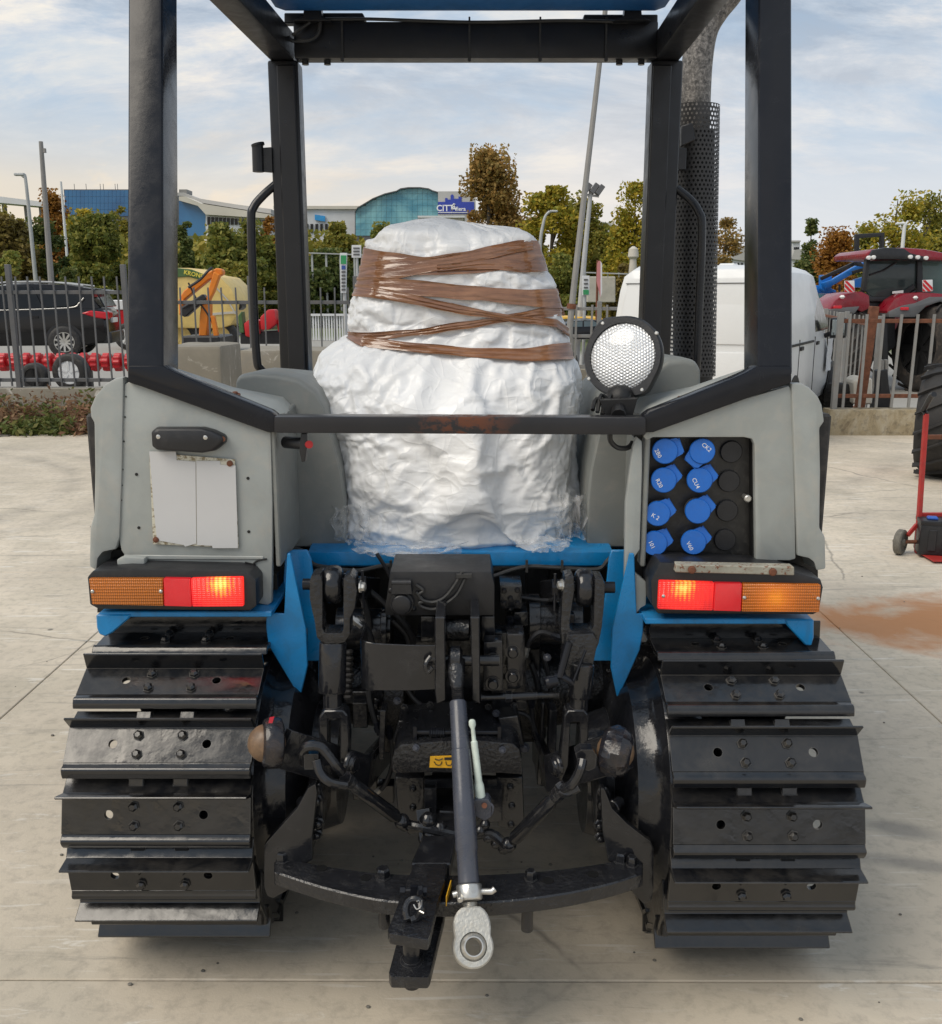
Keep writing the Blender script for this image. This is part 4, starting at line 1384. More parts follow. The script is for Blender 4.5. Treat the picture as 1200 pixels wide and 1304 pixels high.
# bent sheet guard to the left of the bracket
n = 12
ring0, ring1 = [], []
pth = [(0.0, 0.0)]
xa, xb = at(556, 850, 2.05).x, at(457, 850, 2.05).x
zt_, zb_ = at(556, 822, 2.05).z, at(556, 878, 2.05).z
path = [(xa, 2.05), (xa - 0.06, 2.047), (xb + 0.035, 2.052)] + [(xb + 0.03 - 0.03 * math.sin(R(k * 18)), 2.083 - 0.03 * math.cos(R(k * 18))) for k in range(0, 6)] + [(xb, 2.2)]
mb = MB()
rings = []
for i, (x, y) in enumerate(path):
    d = V((path[min(i + 1, len(path) - 1)][0] - path[max(i - 1, 0)][0], path[min(i + 1, len(path) - 1)][1] - path[max(i - 1, 0)][1], 0)).normalized()
    nn = V((-d.y, d.x, 0)) * -0.005
    lift = 0.006 * math.sin(i / len(path) * 3.1)
    rings.append([V((x, y, zb_ - lift)), V((x, y, zt_ + lift)), V((x, y, zt_ + lift)) + nn, V((x, y, zb_ - lift)) + nn])
mb.loft(rings)
mb.build('bent_guard', B, lug, bevel=0.0012)
# bolted clamps on the right of the bracket
mb = MB()
mb.plate([(616, 818), (640, 817), (641, 880), (616, 880)], 2.11, 0.05)
mb.plate([(646, 808), (667, 808), (667, 872), (662, 878), (646, 878)], 2.14, 0.05)
mb.plate([(626, 806), (668, 806), (672, 905), (626, 905)], 2.19, 0.06)
mb.each('clamp_plate', B, lug, bevel=0.004, seg=2)
mb = MB()
for u, v, Y in ((628, 840, 2.11), (628, 870, 2.11), (653, 830, 2.14), (653, 861, 2.14)):
    bolt_on(mb, u, v, Y, 0.0125, 0.014, n=18)
for u, v in ((622, 900), (655, 898), (548, 897), (515, 900), (549, 908)):
    bolt_on(mb, u, v, 2.185, 0.0065, 0.01)
mb.each('bolt', B, lug)
mb = MB()
mb.cyl(at(613, 888, 2.13), at(650, 887, 2.13), 0.009, n=12)
mb.cyl(at(644, 887, 2.13), at(652, 887, 2.13), 0.014, n=8)
mb.cyl(at(650, 887, 2.13), at(684, 886, 2.13), 0.0095, n=12)
mb.cyl(at(684, 886, 2.13), at(712, 886, 2.13), 0.007, n=10)
mb.build('sensing_rod', B, T)

# valve block, hydraulic pipes and the cylinders under the deck
mb = MB()
mb.plate([(637, 746), (665, 746), (665, 775), (637, 775)], 2.26, 0.09)
mb.plate([(655, 780), (672, 779), (673, 797), (655, 798)], 2.28, 0.08)
vb = mb.build('valve_block', B, T, bevel=0.003, seg=2)
mb = MB()
for u, v in ((642, 752), (659, 751), (642, 768), (659, 768), (650, 762)):
    bolt_on(mb, u, v, 2.26, 0.006, 0.008)
bolt_on(mb, 650, 790, 2.28, 0.010, 0.02, n=12)
mb.each('bolt', M['frame'], vb)
mb = MB()
mb.cyl(at(672, 790, 2.36), at(740, 792, 2.36), 0.058, n=24)
mb.cyl(at(672, 790, 2.36), at(687, 790, 2.36), 0.068, n=24)
mb.cyl(at(430, 800, 2.38), at(500, 800, 2.38), 0.055, n=24)
mb.cyl(at(487, 800, 2.36), at(495, 800, 2.36), 0.064, n=24)
mb.each('lift_cylinder', B, T, bevel=0.002)
mb = MB()
for pts, r in (([(440, 730), (480, 760), (520, 800), (530, 830)], 0.008), ([(455, 740), (470, 790), (468, 830), (478, 880)], 0.009), ([(500, 790), (515, 805), (520, 815), (524, 830)], 0.007),
               ([(508, 788), (528, 812), (530, 840), (536, 880)], 0.007), ([(480, 705), (500, 740), (515, 790)], 0.005), ([(676, 845), (684, 870), (690, 920), (686, 980)], 0.007), ([(690, 830), (700, 870), (702, 930), (690, 1000)], 0.006), ([(660, 760), (690, 764), (712, 764)], 0.005)):
    mb.tube([at(u, v, 2.33) for u, v in pts], r, 8, smooth=5)
mb.each('hydraulic_hose', M['matt_black'], T)
mb = MB()
rr = random.Random(5)
for k in range(46):
    u, v = rr.uniform(450, 720), rr.uniform(745, 1010)
    Y = rr.uniform(2.30, 2.42)
    if rr.random() < 0.5:
        bolt_on(mb, u, v, Y, rr.uniform(0.006, 0.012), rr.uniform(0.01, 0.03))
    else:
        p = at(u, v, Y)
        mb.box(p, (rr.uniform(0.02, 0.07), rr.uniform(0.02, 0.05), rr.uniform(0.02, 0.07)))
mb.each('casting_boss', B, tb, bevel=0.002)
# cable along the blue edge with its clips
mb = MB()
mb.tube([at(374, 698, 2.39), at(390, 704, 2.38), at(398, 718, 2.375), at(420, 723, 2.38), at(455, 727, 2.38), at(495, 720, 2.38), at(530, 728, 2.37)], 0.006, 8, smooth=6)
mb.tube([at(626, 735, 2.36), at(668, 722, 2.38), at(712, 723, 2.38), at(760, 725, 2.38), at(774, 714, 2.38), at(785, 701, 2.39)], 0.0055, 8, smooth=6)
for u in (498, 671, 716):
    mb.box(at(u, 721, 2.375), (0.006, 0.012, 0.03))
mb.each('wiring_loom', M['wire'], T)

# plated fittings, pin ends and a few more hoses among the castings
for pts, r in (([(452, 790), (470, 805), (476, 840), (470, 885), (482, 930)], 0.007), ([(600, 910), (640, 905), (672, 912), (684, 940)], 0.006), ([(560, 905), (540, 900), (520, 880), (512, 845)], 0.006), ([(668, 835), (676, 815), (690, 805), (712, 812)], 0.006), ([(476, 1012), (490, 1000), (500, 970), (496, 930)], 0.006), ([(700, 985), (690, 960), (680, 930), (676, 890)], 0.0065)):
    q_ = [at(u, v, 2.22) for u, v in pts]
    hs_ = MB().tube(q_, r, 8, smooth=5).build('hydraulic_hose', M['matt_black'], T)
    for a_i, b_i in ((0, 1), (-1, -2)):
        d_ = (q_[b_i] - q_[a_i]).normalized()
        MB().lathe(q_[a_i] - d_ * 0.012, d_, [(0, r * 1.1), (0.010, r * 1.1), (0.010, r * 1.6), (0.020, r * 1.6), (0.020, r * 1.25), (0.034, r * 1.25)], 6).build('fitting', M['steel'] if a_i == 0 else M['frame'], hs_)
for u, v, Y, ax_, r in ((459, 747, 2.06, (1, -0.2, 0), 0.010), (717, 745, 2.06, (-1, -0.2, 0), 0.010), (604, 1012, 2.12, (0, -1, 0), 0.008), (697, 657 + 180, 2.2, (0, -1, 0), 0.007), (632, 908, 2.16, (0, -1, 0), 0.007), (506, 892, 2.16, (0, -1, 0), 0.007), (668, 952, 2.2, (0, -1, 0), 0.010), (530, 952, 2.05, (0, -1, 0.3), 0.006), (640, 955, 2.05, (0, -1, 0.3), 0.006)):
    MB().lathe(at(u, v, Y), ax_, [(0, r * 1.4), (0.003, r * 1.4), (0.003, r), (0.010, r), (0.012, r * 0.7)], 8).build('bolt', M['steel'] if u in (459, 717) else M['rod'], T)
for k in range(9):
    p_ = at(444 + rr.uniform(-2, 2), 828 + k * 7, 2.24)
    MB().lathe(p_, (0.1, -0.2, -1), [(0, 0.010), (0.006, 0.013), (0.012, 0.010)], 10).build('bellows_ring', M['rubber'], tb)

# power take-off shield with its warning sticker
YP = 2.06
mb = MB()
o_ = [(500, 985), (499, 965), (505, 948), (515, 938), (530, 936), (640, 934), (655, 938), (664, 950), (666, 985), (655, 990), (640, 985), (545, 983), (520, 982)]
top = []
front = [at(u, v, YP) for u, v in [(500, 985), (499, 968), (503, 955), (512, 948), (560, 944), (610, 943), (654, 947), (662, 955), (665, 968), (666, 987), (640, 985), (545, 984)]]
back = [V((p.x * 0.97, p.y + 0.16, p.z + 0.028)) for p in front]
mb.loft([front, [V((p.x, p.y + 0.004, p.z)) for p in front], back])
hood_ = mb.build('shaft_shield', RB, T, bevel=0.004, seg=2)
mb = MB()
mb.plate([(503, 990), (540, 990), (541, 1060), (522, 1064), (508, 1050)], YP + 0.08, 0.03)
mb.plate([(632, 990), (666, 990), (668, 1045), (650, 1058), (634, 1052)], YP + 0.08, 0.03)
mb.plate([(540, 992), (634, 992), (634, 1004), (540, 1004)], YP + 0.07, 0.02)
for u, v in ((526, 1004), (526, 1028), (520, 1048), (650, 1002), (652, 1026), (651, 1050)):
    bolt_on(mb, u, v, YP + 0.08, 0.007, 0.01)
mb.each('side_flange', B, hood_, bevel=0.002)
mb = MB()
mb.lathe(at(592, 1015, 2.28), (0, -1, 0), [(0, 0.06), (0.03, 0.06), (0.03, 0.045), (0.05, 0.045), (0.05, 0.022), (0.17, 0.02), (0.172, 0.016)], 28)
mb.build('drive_shaft', B, hood_)
st = MB().plate([(548, 963.5), (594, 962), (595, 978.5), (547, 977.5)], YP - 0.004, 0.002).build('warning_sticker', M['yellow'], hood_)
mb = MB()
mb.plate([(566, 965), (576, 964.5), (576, 968), (566, 968)], YP - 0.0052, 0.0008)
mb.tube([at(553, 970, YP - 0.005), at(556, 974, YP - 0.005), at(561, 974, YP - 0.005), at(563, 970, YP - 0.005)], 0.0010, 6, smooth=4)
mb.tube([at(568, 970, YP - 0.005), at(569, 974, YP - 0.005), at(574, 974.5, YP - 0.005), at(576, 971, YP - 0.005)], 0.0010, 6, smooth=4)
mb.tube([at(554, 966.5, YP - 0.005), at(559, 968, YP - 0.005), at(564, 966, YP - 0.005)], 0.0012, 6, smooth=3)
mb.each('print', M['ink'], st)
mb = MB()
YR = YP + 0.02
mb.cyl(at(528, 932.5, YR), at(638, 933, YR), 0.0055, n=10)
for u in (529, 636):
    mb.box(at(u, 933, YR), (0.008, 0.016, 0.035))
pts = []
for k in range(8 * 9):
    a = 2 * math.pi * k / 8
    p = at(547 + k * 0.27, 932.5, YR)
    pts.append(p + V((0, math.cos(a) * 0.009, math.sin(a) * 0.009)))
mb.tube(pts, 0.0022, 5)
mb.build('spring_rod', M['frame'], hood_)
mb = MB()
mb.plate([(508, 918), (560, 920), (562, 936), (500, 946)], YP + 0.1, 0.1)
mb.plate([(635, 915), (660, 912), (668, 950), (640, 940)], YP + 0.07, 0.1)
mb.plate([(484, 905), (492, 905), (489, 968), (482, 968)], 2.2, 0.05)
mb.plate([(700, 905), (710, 905), (708, 968), (698, 968)], 2.2, 0.05)
mb.plate([(690, 895), (694, 895), (690, 1000), (684, 1000)], 2.24, 0.12)
mb.each('rib', B, tb, bevel=0.002)

# ------------------------------------------------------------------ lift arms and lift rods
for sg in (-1, 1):
    YL = 2.06
    S = (lambda u: u) if sg < 0 else (lambda u: 1172 - u)
    # arm end (narrow boss) coming from inside between the fork
    mb = MB()
    if sg < 0:
        uc, vc = 425, 744
    else:
        uc, vc = 744, 748
    ctr = at(uc, vc, YL + 0.03)
    mb.lathe(ctr - V((0.021, 0, 0)), (1, 0, 0), [(0, 0.030), (0.004, 0.038), (0.012, 0.043), (0.030, 0.043), (0.038, 0.038), (0.042, 0.030)], 28)
    mb.bar([ctr + V((0, 0.02, -0.005)), ctr + V((-sg * 0.02, 0.14, -0.05)), ctr + V((-sg * 0.06, 0.30, -0.10))], 0.03, 0.055)
    la = mb.build('lift_arm', B, T, bevel=0.003)
    mb = MB()
    mb.cyl(ctr - V((0.068, 0, 0)), ctr + V((0.068, 0, 0)), 0.013, n=16)
    mb.lathe(ctr + V((-sg * 0.06, 0, 0)), (-sg, 0, 0), [(0, 0.020), (0.012, 0.020)], 6)
    mb.tube([ctr + V((-sg * 0.066, -0.012, 0.035)), ctr + V((-sg * 0.066, -0.014, -0.05))], 0.0035, 6)
    mb.build('pin', M['frame'], la)
    # fork of the lift rod
    if sg < 0:
        fork = [(396, 733), (408, 731), (411, 742), (411, 800), (414, 806), (435, 806), (437, 800), (437, 737), (446, 731), (452, 737), (455, 752), (452, 775), (446, 788), (446, 808), (440, 818), (428, 822), (412, 822), (403, 812), (400, 790), (397, 778), (394, 762), (394, 742)]
    else:
        fork = [(720, 735), (731, 733), (732, 752), (726, 790), (726, 800), (730, 804), (752, 804), (756, 798), (757, 760), (758, 736), (768, 736), (771, 744), (770, 770), (767, 800), (763, 820), (758, 832), (748, 838), (726, 832), (716, 822), (714, 800), (716, 760)]
    MB().plate(fork, YL - 0.015, 0.06).build('lift_fork', RB, T, bevel=0.005, seg=2)
    if sg < 0:
        a_top, a_mid, a_bot, y_end = (424, 818), (423, 882), (424, 915), (424, 1000)
        MB().lathe(at(424, 818, YL + 0.012), at(423, 882, YL - 0.01) - at(424, 818, YL + 0.012), [(0, 0.030), (0.003, 0.031), (0.108, 0.031), (0.112, 0.029)], 24).build('rod_sleeve', B, T)
        mb = MB()
        mb.cyl(at(423, 880, YL - 0.01), at(424, 915, YL - 0.02), 0.021, n=18)
        mb.plate([(413, 905), (437, 905), (443, 912), (445, 940), (444, 992), (441, 1002), (434, 1002), (433, 992), (433, 916), (418, 916), (418, 985), (407, 985), (406, 914)], YL - 0.045, 0.045)
        mb.cyl(at(430, 978, YL - 0.06), at(455, 976, YL - 0.02), 0.012, n=12)
        mb.lathe(at(444, 972, YL - 0.055), (1, -0.4, 0), [(0, 0.028), (0.01, 0.028), (0.012, 0.02), (0.02, 0.018)], 18)
        mb.build('lift_rod', B, T, bevel=0.003)
    else:
        # levelling gearbox with its folding crank
        MB().plate([(722, 808), (756, 806), (762, 818), (757, 842), (750, 886), (736, 888), (716, 850), (718, 822)], YL - 0.025, 0.06).build('levelling_box', RB, T, bevel=0.006, seg=2)
        mb = MB()
        mb.lathe(at(742, 845, YL - 0.02), at(738, 888, YL - 0.03) - at(742, 845, YL - 0.02), [(0, 0.026), (0.075, 0.026), (0.078, 0.023)], 20)
        mb.cyl(at(738, 886, YL - 0.025), at(737, 915, YL - 0.03), 0.020, n=18)
        mb.plate([(724, 905), (744, 905), (750, 912), (749, 955), (742, 960), (739, 952), (739, 920), (727, 920), (724, 975), (715, 998), (711, 990), (718, 930), (719, 912)], YL - 0.05, 0.045)
        mb.lathe(at(712, 975, YL - 0.055), (-1, -0.4, 0), [(0, 0.026), (0.01, 0.026), (0.012, 0.018), (0.02, 0.016)], 18)
        mb.build('lift_rod', B, T, bevel=0.003)
        mb = MB()
        mb.cyl(at(725, 818, YL - 0.045), at(713, 862, YL - 0.06), 0.0085, n=12)
        mb.tube([at(706, 861, YL - 0.06), at(716, 862, YL - 0.06), at(724, 866, YL - 0.06), at(729, 871, YL - 0.058)], 0.007, 8, smooth=4)
        mb.lathe(at(709, 867, YL - 0.062), (-0.9, -0.2, -0.1), [(0, 0.013), (0.02, 0.014), (0.026, 0.010)], 14)
        mb.tube([at(729, 871, YL - 0.058), at(746, 828, YL - 0.045)], 0.003, 6)
        mb.build('crank', M['frame'], T)

# ------------------------------------------------------------------ lower links with wrapped ball ends, stabiliser turnbuckles
wrap_m = paint('ball_wrap_film', (0.016, 0.016, 0.02), 0.2, 0.3, (0.14, 0.09, 0.055), 0.3, 14, 0.7, 60, chips=(0.25, 0.02, 0.03), chip_at=0.74)
for sg in (-1, 1):
    YK = 1.94
    if sg < 0:
        arm = [(362, 925), (372, 927), (440, 952), (520, 980), (520, 1005), (480, 1010), (440, 996), (412, 990), (360, 982), (354, 972)]
        end = (347, 946)
    else:
        arm = [(790, 930), (780, 925), (735, 935), (680, 960), (680, 1010), (715, 998), (760, 988), (790, 980), (798, 965)]
        end = (784, 957)
    # arm runs inward and forward to its pivot
    p0 = at((arm[0][0] + arm[-1][0]) / 2, 952 if sg < 0 else 955, YK)
    p1 = at(465 if sg < 0 else 700, 985, 2.10)
    p2 = V((TX + sg * 0.20, 2.45, 0.36))
    mb = MB()
    mb.bar([p0, p0.lerp(p1, 0.5), p1, p2], 0.022, 0.085)
    arm_o = mb.build('lower_link', B, T, bevel=0.004, seg=2)
    e = at(end[0], end[1], YK - 0.02)
    axb = V((sg * 0.94, -0.28, -0.12 if sg > 0 else 0.1)).normalized()
    mb = MB()
    if sg < 0:
        mb.lathe(e - axb * 0.022, axb, [(0, 0.040), (0.004, 0.050), (0.012, 0.054), (0.030, 0.054), (0.040, 0.049), (0.044, 0.040)], 26)
    else:
        rings = []
        for h, r in ((-0.032, 0.034), (-0.022, 0.047), (-0.006, 0.053), (0.012, 0.053), (0.026, 0.045), (0.034, 0.032)):
            a__ = V((0, 0, 1)); a__ = (a__ - axb * a__.dot(axb)).normalized(); b__ = axb.cross(a__)
            rings.append([e + axb * h + (a__ * math.cos(2 * math.pi * i / 26) + b__ * math.sin(2 * math.pi * i / 26)) * r * (1 + 0.06 * math.sin(i * 2.7 + h * 90)) for i in range(26)])
        mb.loft(rings)
    be = mb.build('ball_end', wrap_m, arm_o)
    MB().ball(e + axb * (0.012 if sg < 0 else 0.0), 0.0405, 18, 10, (1.0, 1, 1)).build('ball', paint('ball_rust', (0.17, 0.105, 0.06), 0.45, 0.3, (0.04, 0.03, 0.025), 0.7, 24, 0.2), be)
    if sg < 0:
        mb = MB().plate([(343, 915), (349, 914), (347, 921), (342, 921)], YK - 0.082, 0.006)
        mb.build('paint_mark', paint('red_paint_mark', (0.5, 0.02, 0.04), 0.4), be)
    # u-shackle on the arm
    mb = MB()
    if sg < 0:
        mb.tube([at(388, 972, YK - 0.02), at(386, 958, YK - 0.04), at(393, 950, YK - 0.05), at(408, 951, YK - 0.05), at(418, 962, YK - 0.05), at(428, 975, YK - 0.05), at(436, 984, YK - 0.04)], 0.0105, 10, smooth=5)
        mb.tube([at(403, 968, YK - 0.06), at(408, 985, YK - 0.07), at(420, 996, YK - 0.07), at(440, 1000, YK - 0.05)], 0.0095, 10, smooth=5)
        mb.box(at(398, 966, YK - 0.035), (0.03, 0.03, 0.035))
    else:
        mb.plate([(733, 960), (740, 955), (755, 955), (760, 962), (758, 978), (750, 982), (738, 978)], YK - 0.05, 0.03)
        mb.tube([at(742, 968, YK - 0.06), at(740, 978, YK - 0.07), at(735, 990, YK - 0.07), at(727, 1000, YK - 0.065), at(717, 1004, YK - 0.05), at(712, 998, YK - 0.04)], 0.0105, 10, smooth=5)
        mb.tube([at(738, 1003, YK - 0.05), at(722, 1010, YK - 0.05), at(712, 1006, YK - 0.05)], 0.009, 8, smooth=4)
    mb.build('shackle', B, arm_o)
    # turnbuckle
    mb = MB()
    if sg < 0:
        q0, q1 = at(441, 993, YK - 0.03), at(512, 1046, YK + 0.06)
    else:
        q0, q1 = at(713, 1009, YK - 0.03), at(648, 1076, YK + 0.03)
    d = q1 - q0
    mb.lathe(q0, d, [(0, 0.014), (0.012, 0.0155), (0.018, 0.0155), (0.022, 0.0125), (d.length * 0.18, 0.0155), (d.length * 0.86, 0.0155), (d.length * 0.9, 0.011), (d.length, 0.010)], 14)
    mb.lathe(q0 - d.normalized() * 0.005, d, [(0, 0.017), (0.012, 0.017)], 8)
    mb.ball(q1, 0.018, 12, 8)
    mb.build('turnbuckle', B, arm_o)

# bundle of check-chain joints under the shaft
mb = MB()
for u, v, r in ((516, 1050, .016), (528, 1052, .012), (545, 1045, .02), (548, 1062, .02), (560, 1055, .018), (565, 1066, .016), (540, 1068, .014), (612, 1058, .014), (622, 1066, .014), (632, 1074, .013), (642, 1080, .015), (618, 1050, .012)):
    mb.ball(at(u, v, 2.02), r, 12, 7)
mb.tube([at(515, 1050, 2.02), at(545, 1055, 2.01), at(590, 1064, 2.02), at(625, 1062, 2.02), at(646, 1080, 2.0)], 0.012, 10, smooth=4)
mb.bar([at(540, 1030, 2.06), at(545, 1068, 2.03)], 0.03, 0.05, (0, 1, 0))
mb.build('check_chain', B, T)
mb = MB()
mb.plate([(540, 1004), (556, 1004), (556, 1040), (540, 1040)], 2.1, 0.05)
mb.plate([(616, 1004), (640, 1004), (640, 1046), (618, 1050)], 2.12, 0.04)
mb.cyl(at(560, 1034, 2.05), at(585, 1035, 2.05), 0.004, n=8)
mb.each('hanger', B, T, bevel=0.002)

# ------------------------------------------------------------------ swinging drawbar guide and its side plates
zg = 0.335
def gpt(u, v):
    return on(u, v, zg)
out = [gpt(u, v) for u, v in ((349, 1110), (400, 1127), (460, 1142), (510, 1149), (585, 1150), (650, 1147), (720, 1138), (780, 1125), (819, 1112))]
inn = [gpt(u, v) for u, v in ((349, 1089), (400, 1100), (460, 1109), (510, 1113), (585, 1114), (650, 1112), (720, 1106), (780, 1097), (819, 1091))]
mb = MB()
th = V((0, 0, -0.034))
rings = [[a, b, b + th, a + th] for a, b in zip(catmull(out, 3), catmull(inn, 3))]
mb.loft(rings)
guide = mb.build('drawbar_guide', RB, T, bevel=0.003)
mb = MB()
for u, v in ((410, 1106), (466, 1118), (612, 1127), (698, 1122), (755, 1114)):
    p = gpt(u, v)
    mb.cyl(p + V((0, 0, 0.0012)), p - V((0, 0, 0.01)), 0.012, n=16)
mb.each('hole', M['void'], guide)
mb = MB()
for u, v, r in ((375, 1086, .016), (360, 1096, .014), (488, 1117, .015), (676, 1120, .012), (791, 1096, .016), (805, 1102, .012)):
    p = gpt(u, v)
    mb.lathe(p - V((0, 0, 0.004)), (0, 0, 1), [(0, r * 1.25), (0.006, r * 1.25), (0.006, r), (0.022, r), (0.026, r * 0.8)], 6)
for u, v in ((489, 1140), (672, 1144)):
    p = gpt(u, v - 6)
    mb.cyl(p - V((0, 0, 0.02)), p - V((0, 0, 0.085)), 0.0125, n=14)
mb.each('bolt', B, guide)
for sg in (-1, 1):
    if sg < 0:
        q = [(336, 1078), (340, 1072), (378, 1030), (392, 1004), (402, 998), (404, 1010), (398, 1062), (398, 1096), (372, 1112), (371, 1132), (348, 1145), (340, 1142), (336, 1130)]
        q2 = [(366, 1110), (374, 1108), (374, 1132), (366, 1136)]
        fl_ = [(388, 1010), (407, 998), (412, 1015), (411, 1060), (404, 1068), (398, 1060)]
    else:
        q = [(833, 1080), (829, 1072), (800, 1050), (780, 1030), (770, 1004), (765, 1004), (768, 1060), (775, 1098), (800, 1110), (806, 1138), (820, 1152), (830, 1148), (833, 1134)]
        q2 = [(802, 1110), (812, 1110), (812, 1138), (802, 1134)]
        fl_ = [(778, 1010), (764, 1000), (759, 1015), (760, 1068), (768, 1070), (774, 1060)]
    o = MB().plate(q, 1.93, 0.022).build('guide_bracket', M['black'], T, bevel=0.005, seg=2)
    mb = MB()
    mb.plate(fl_, 1.99, 0.25)
    for u, v in (((401, 1008), (404, 1018), (406, 1047), (404, 1062)) if sg < 0 else ((768, 1008), (769, 1026), (763, 1050), (764, 1066))):
        bolt_on(mb, u, v, 1.985, 0.010, 0.018)
    p = at(383 if sg < 0 else 790, 1020, 2.0)
    mb.lathe(p, (sg * -0.6, -0.8, 0), [(0, 0.012), (0.03, 0.012), (0.03, 0.018), (0.04, 0.018)], 14)
    mb.build('flange', B, o, bevel=0.002)

# drawbar: flat bar from under the gearbox, clevis cheeks and pin at its end
zd = 0.355
d0, d1 = on(562, 1072, zd), on(546, 1112, zd)
mb = MB()
qa = [on(536, 1070, zd), on(580, 1070, zd), on(553, 1200, zd), on(496, 1198, zd)]
far = [V((qa[0].x + 0.03, 2.7, zd)), V((qa[1].x + 0.03, 2.7, zd))]
mid = [on(523, 1100, zd), on(574, 1100, zd)]
low_ = V((0, 0, -0.032))
bar_o = MB().prism([far[0], far[1], qa[1], mid[1], mid[0], qa[0]], low_).build('drawbar', B, T, bevel=0.003)
zu = 0.362
up_ = [on(u, v, zu) for u, v in ((528, 1099), (570, 1099), (567, 1120), (557, 1150), (548, 1190), (545, 1197), (496, 1189), (494, 1183), (507, 1150), (522, 1112))]
MB().prism(up_, V((0, 0, -0.024))).build('clevis_plate', RB, bar_o, bevel=0.004, seg=2)
zl = 0.262
lo_ = [on(u, v, zl) for u, v in ((520, 1165), (566, 1165), (560, 1190), (548, 1240), (545, 1245), (498, 1244), (495, 1238), (505, 1200))]
far2 = [V((on(566, 1165, zl).x + 0.02, 2.2, zl)), V((on(520, 1165, zl).x + 0.02, 2.2, zl))]
MB().prism([lo_[0]] + [far2[1], far2[0]] + lo_[1:], V((0, 0, -0.026))).build('clevis_plate', RB, bar_o, bevel=0.004, seg=2)
mb = MB()
pc = on(524, 1180, 0.338)
mb.lathe(V((pc.x, pc.y, 0.345)), (0, 0, -1), [(0, 0.018), (0.08, 0.0175), (0.082, 0.024), (0.088, 0.024), (0.088, 0.017), (0.14, 0.016), (0.145, 0.010)], 18)
mb.build('clevis_pin', B, bar_o)
mb = MB()
zc_ = 0.385
mb.cyl(on(511, 1134, zc_), on(543, 1135, zc_), 0.0065, n=10)
for u in (513, 541):
    mb.lathe(on(u, 1134.5, zc_) - V((0.005, 0, 0)), (1, 0, 0), [(0, 0.0095), (0.010, 0.0095)], 6)
mb.plate([(523, 1130), (531, 1130), (531, 1146), (522, 1146)], on(527, 1135, zc_).y - 0.01, 0.008)
pts = []
for k in range(6 * 8):
    a = 2 * math.pi * k / 8
    p = on(532 + k * 0.14, 1135, zc_)
    pts.append(p + V((0, 0.011 * math.cos(a), 0.011 * math.sin(a))))
mb.tube(pts, 0.0016, 5)
mb.build('latch_bolt', M['frame'], bar_o)
mb = MB()
mb.tube([on(519, 1170, .37), on(517, 1158, .385), on(521, 1148, .395), on(529, 1145, .40), on(535, 1149, .395), on(536, 1160, .385), on(531, 1168, .37), on(523, 1172, .366)], 0.0075, 10, smooth=4)
mb.build('pull_ring', B, bar_o)
mb = MB()
mb.tube([on(527, 1152, .40), on(531, 1158, .395), on(536, 1154, .40), on(537, 1146, .40), on(531, 1148, .402)], 0.0014, 6, smooth=4)
mb.tube([on(534, 1160, .39), on(540, 1163, .388)], 0.002, 6)
mb.build('wire_clip', M['steel'], bar_o)
ys = [on(u, v, zd - 0.014) for u, v in ((569, 1128), (571, 1122), (566, 1142), (563, 1148))]
mb = MB()
p0, p1 = on(572, 1121, zd - 0.005), on(566, 1142, zd - 0.005)
mb.prism([p0 + V((0.003, 0, 0)), p1 + V((0.003, 0, 0)), p1 + V((0.003, 0, -0.022)), p0 + V((0.003, 0, -0.022))], V((0.002, 0, 0)))
mb.build('yellow_mark', M['yellow'], bar_o)

# ================================================================== THE TOP LINK, hanging from its pin (it lifts out)
TL0 = at(580, 838, 2.06)
TL1 = at(602, 1206, 1.70)
TLr = thing('top_link', TL1, 'slate grey top link rod hanging down with a bare steel eye at its end', 'top link')
dv = (TL1 - TL0)
L = dv.length
dn = dv / L
def tl(f):
    return TL0 + dv * f
sA, sB = tl(0.165), tl(0.805)
Ls = (sB - sA).length
MB().lathe(sA, dn, [(0, 0.0165), (0.004, 0.0185), (Ls * 0.28, 0.0195), (Ls * 0.285, 0.0208), (Ls * 0.5, 0.022), (Ls * 0.82, 0.0232), (Ls * 0.83, 0.0215), (Ls * 0.99, 0.0215), (Ls, 0.018)], 28).build('sleeve', M['rod'], TLr)
mb = MB()
mb.lathe(TL0 - V((0.016, 0, 0)), (1, 0, 0), [(0, 0.018), (0.006, 0.027), (0.026, 0.027), (0.032, 0.018)], 22)
mb.tube([TL0 + dn * 0.005, tl(0.06), tl(0.10), tl(0.12)], [0.022, 0.020, 0.016, 0.013], 14)
mb.lathe(tl(0.11), dn, sum([[(0.004 * k, 0.0125), (0.004 * k + 0.002, 0.0145)] for k in range(10)], []), 16)
mb.build('upper_end', RB, TLr)
mb = MB()
nb = tl(0.803)
mb.lathe(nb, dn, [(0, 0.0245), (0.003, 0.026), (0.028, 0.026), (0.031, 0.0235)], 20)
side = dn.cross(V((0, -1, 0))).normalized()
side = side if side.x > 0 else -side
mb.tube([nb + dn * 0.015 + side * 0.02, nb + dn * 0.017 + side * 0.045, nb + dn * 0.012 + side * 0.052], [0.0065, 0.0065, 0.007], 10)
mb.tube([nb + dn * 0.015 - side * 0.02, nb + dn * 0.018 - side * 0.034], 0.0065, 10)
mb.cyl(nb + dn * 0.01 - side * 0.018 + V((0, -0.02, 0)), nb + dn * 0.01 - side * 0.018 + V((0, -0.035, 0)), 0.006, n=10)
mb.build('lock_nut', M['steel'], TLr, bevel=0.001)
mb = MB()
thp = []
k0 = tl(0.86)
for k in range(14):
    thp += [(0.0028 * k, 0.0135), (0.0028 * k + 0.0014, 0.0155)]
mb.lathe(k0, dn, thp, 18)
mb.build('thread', M['steel'], TLr)
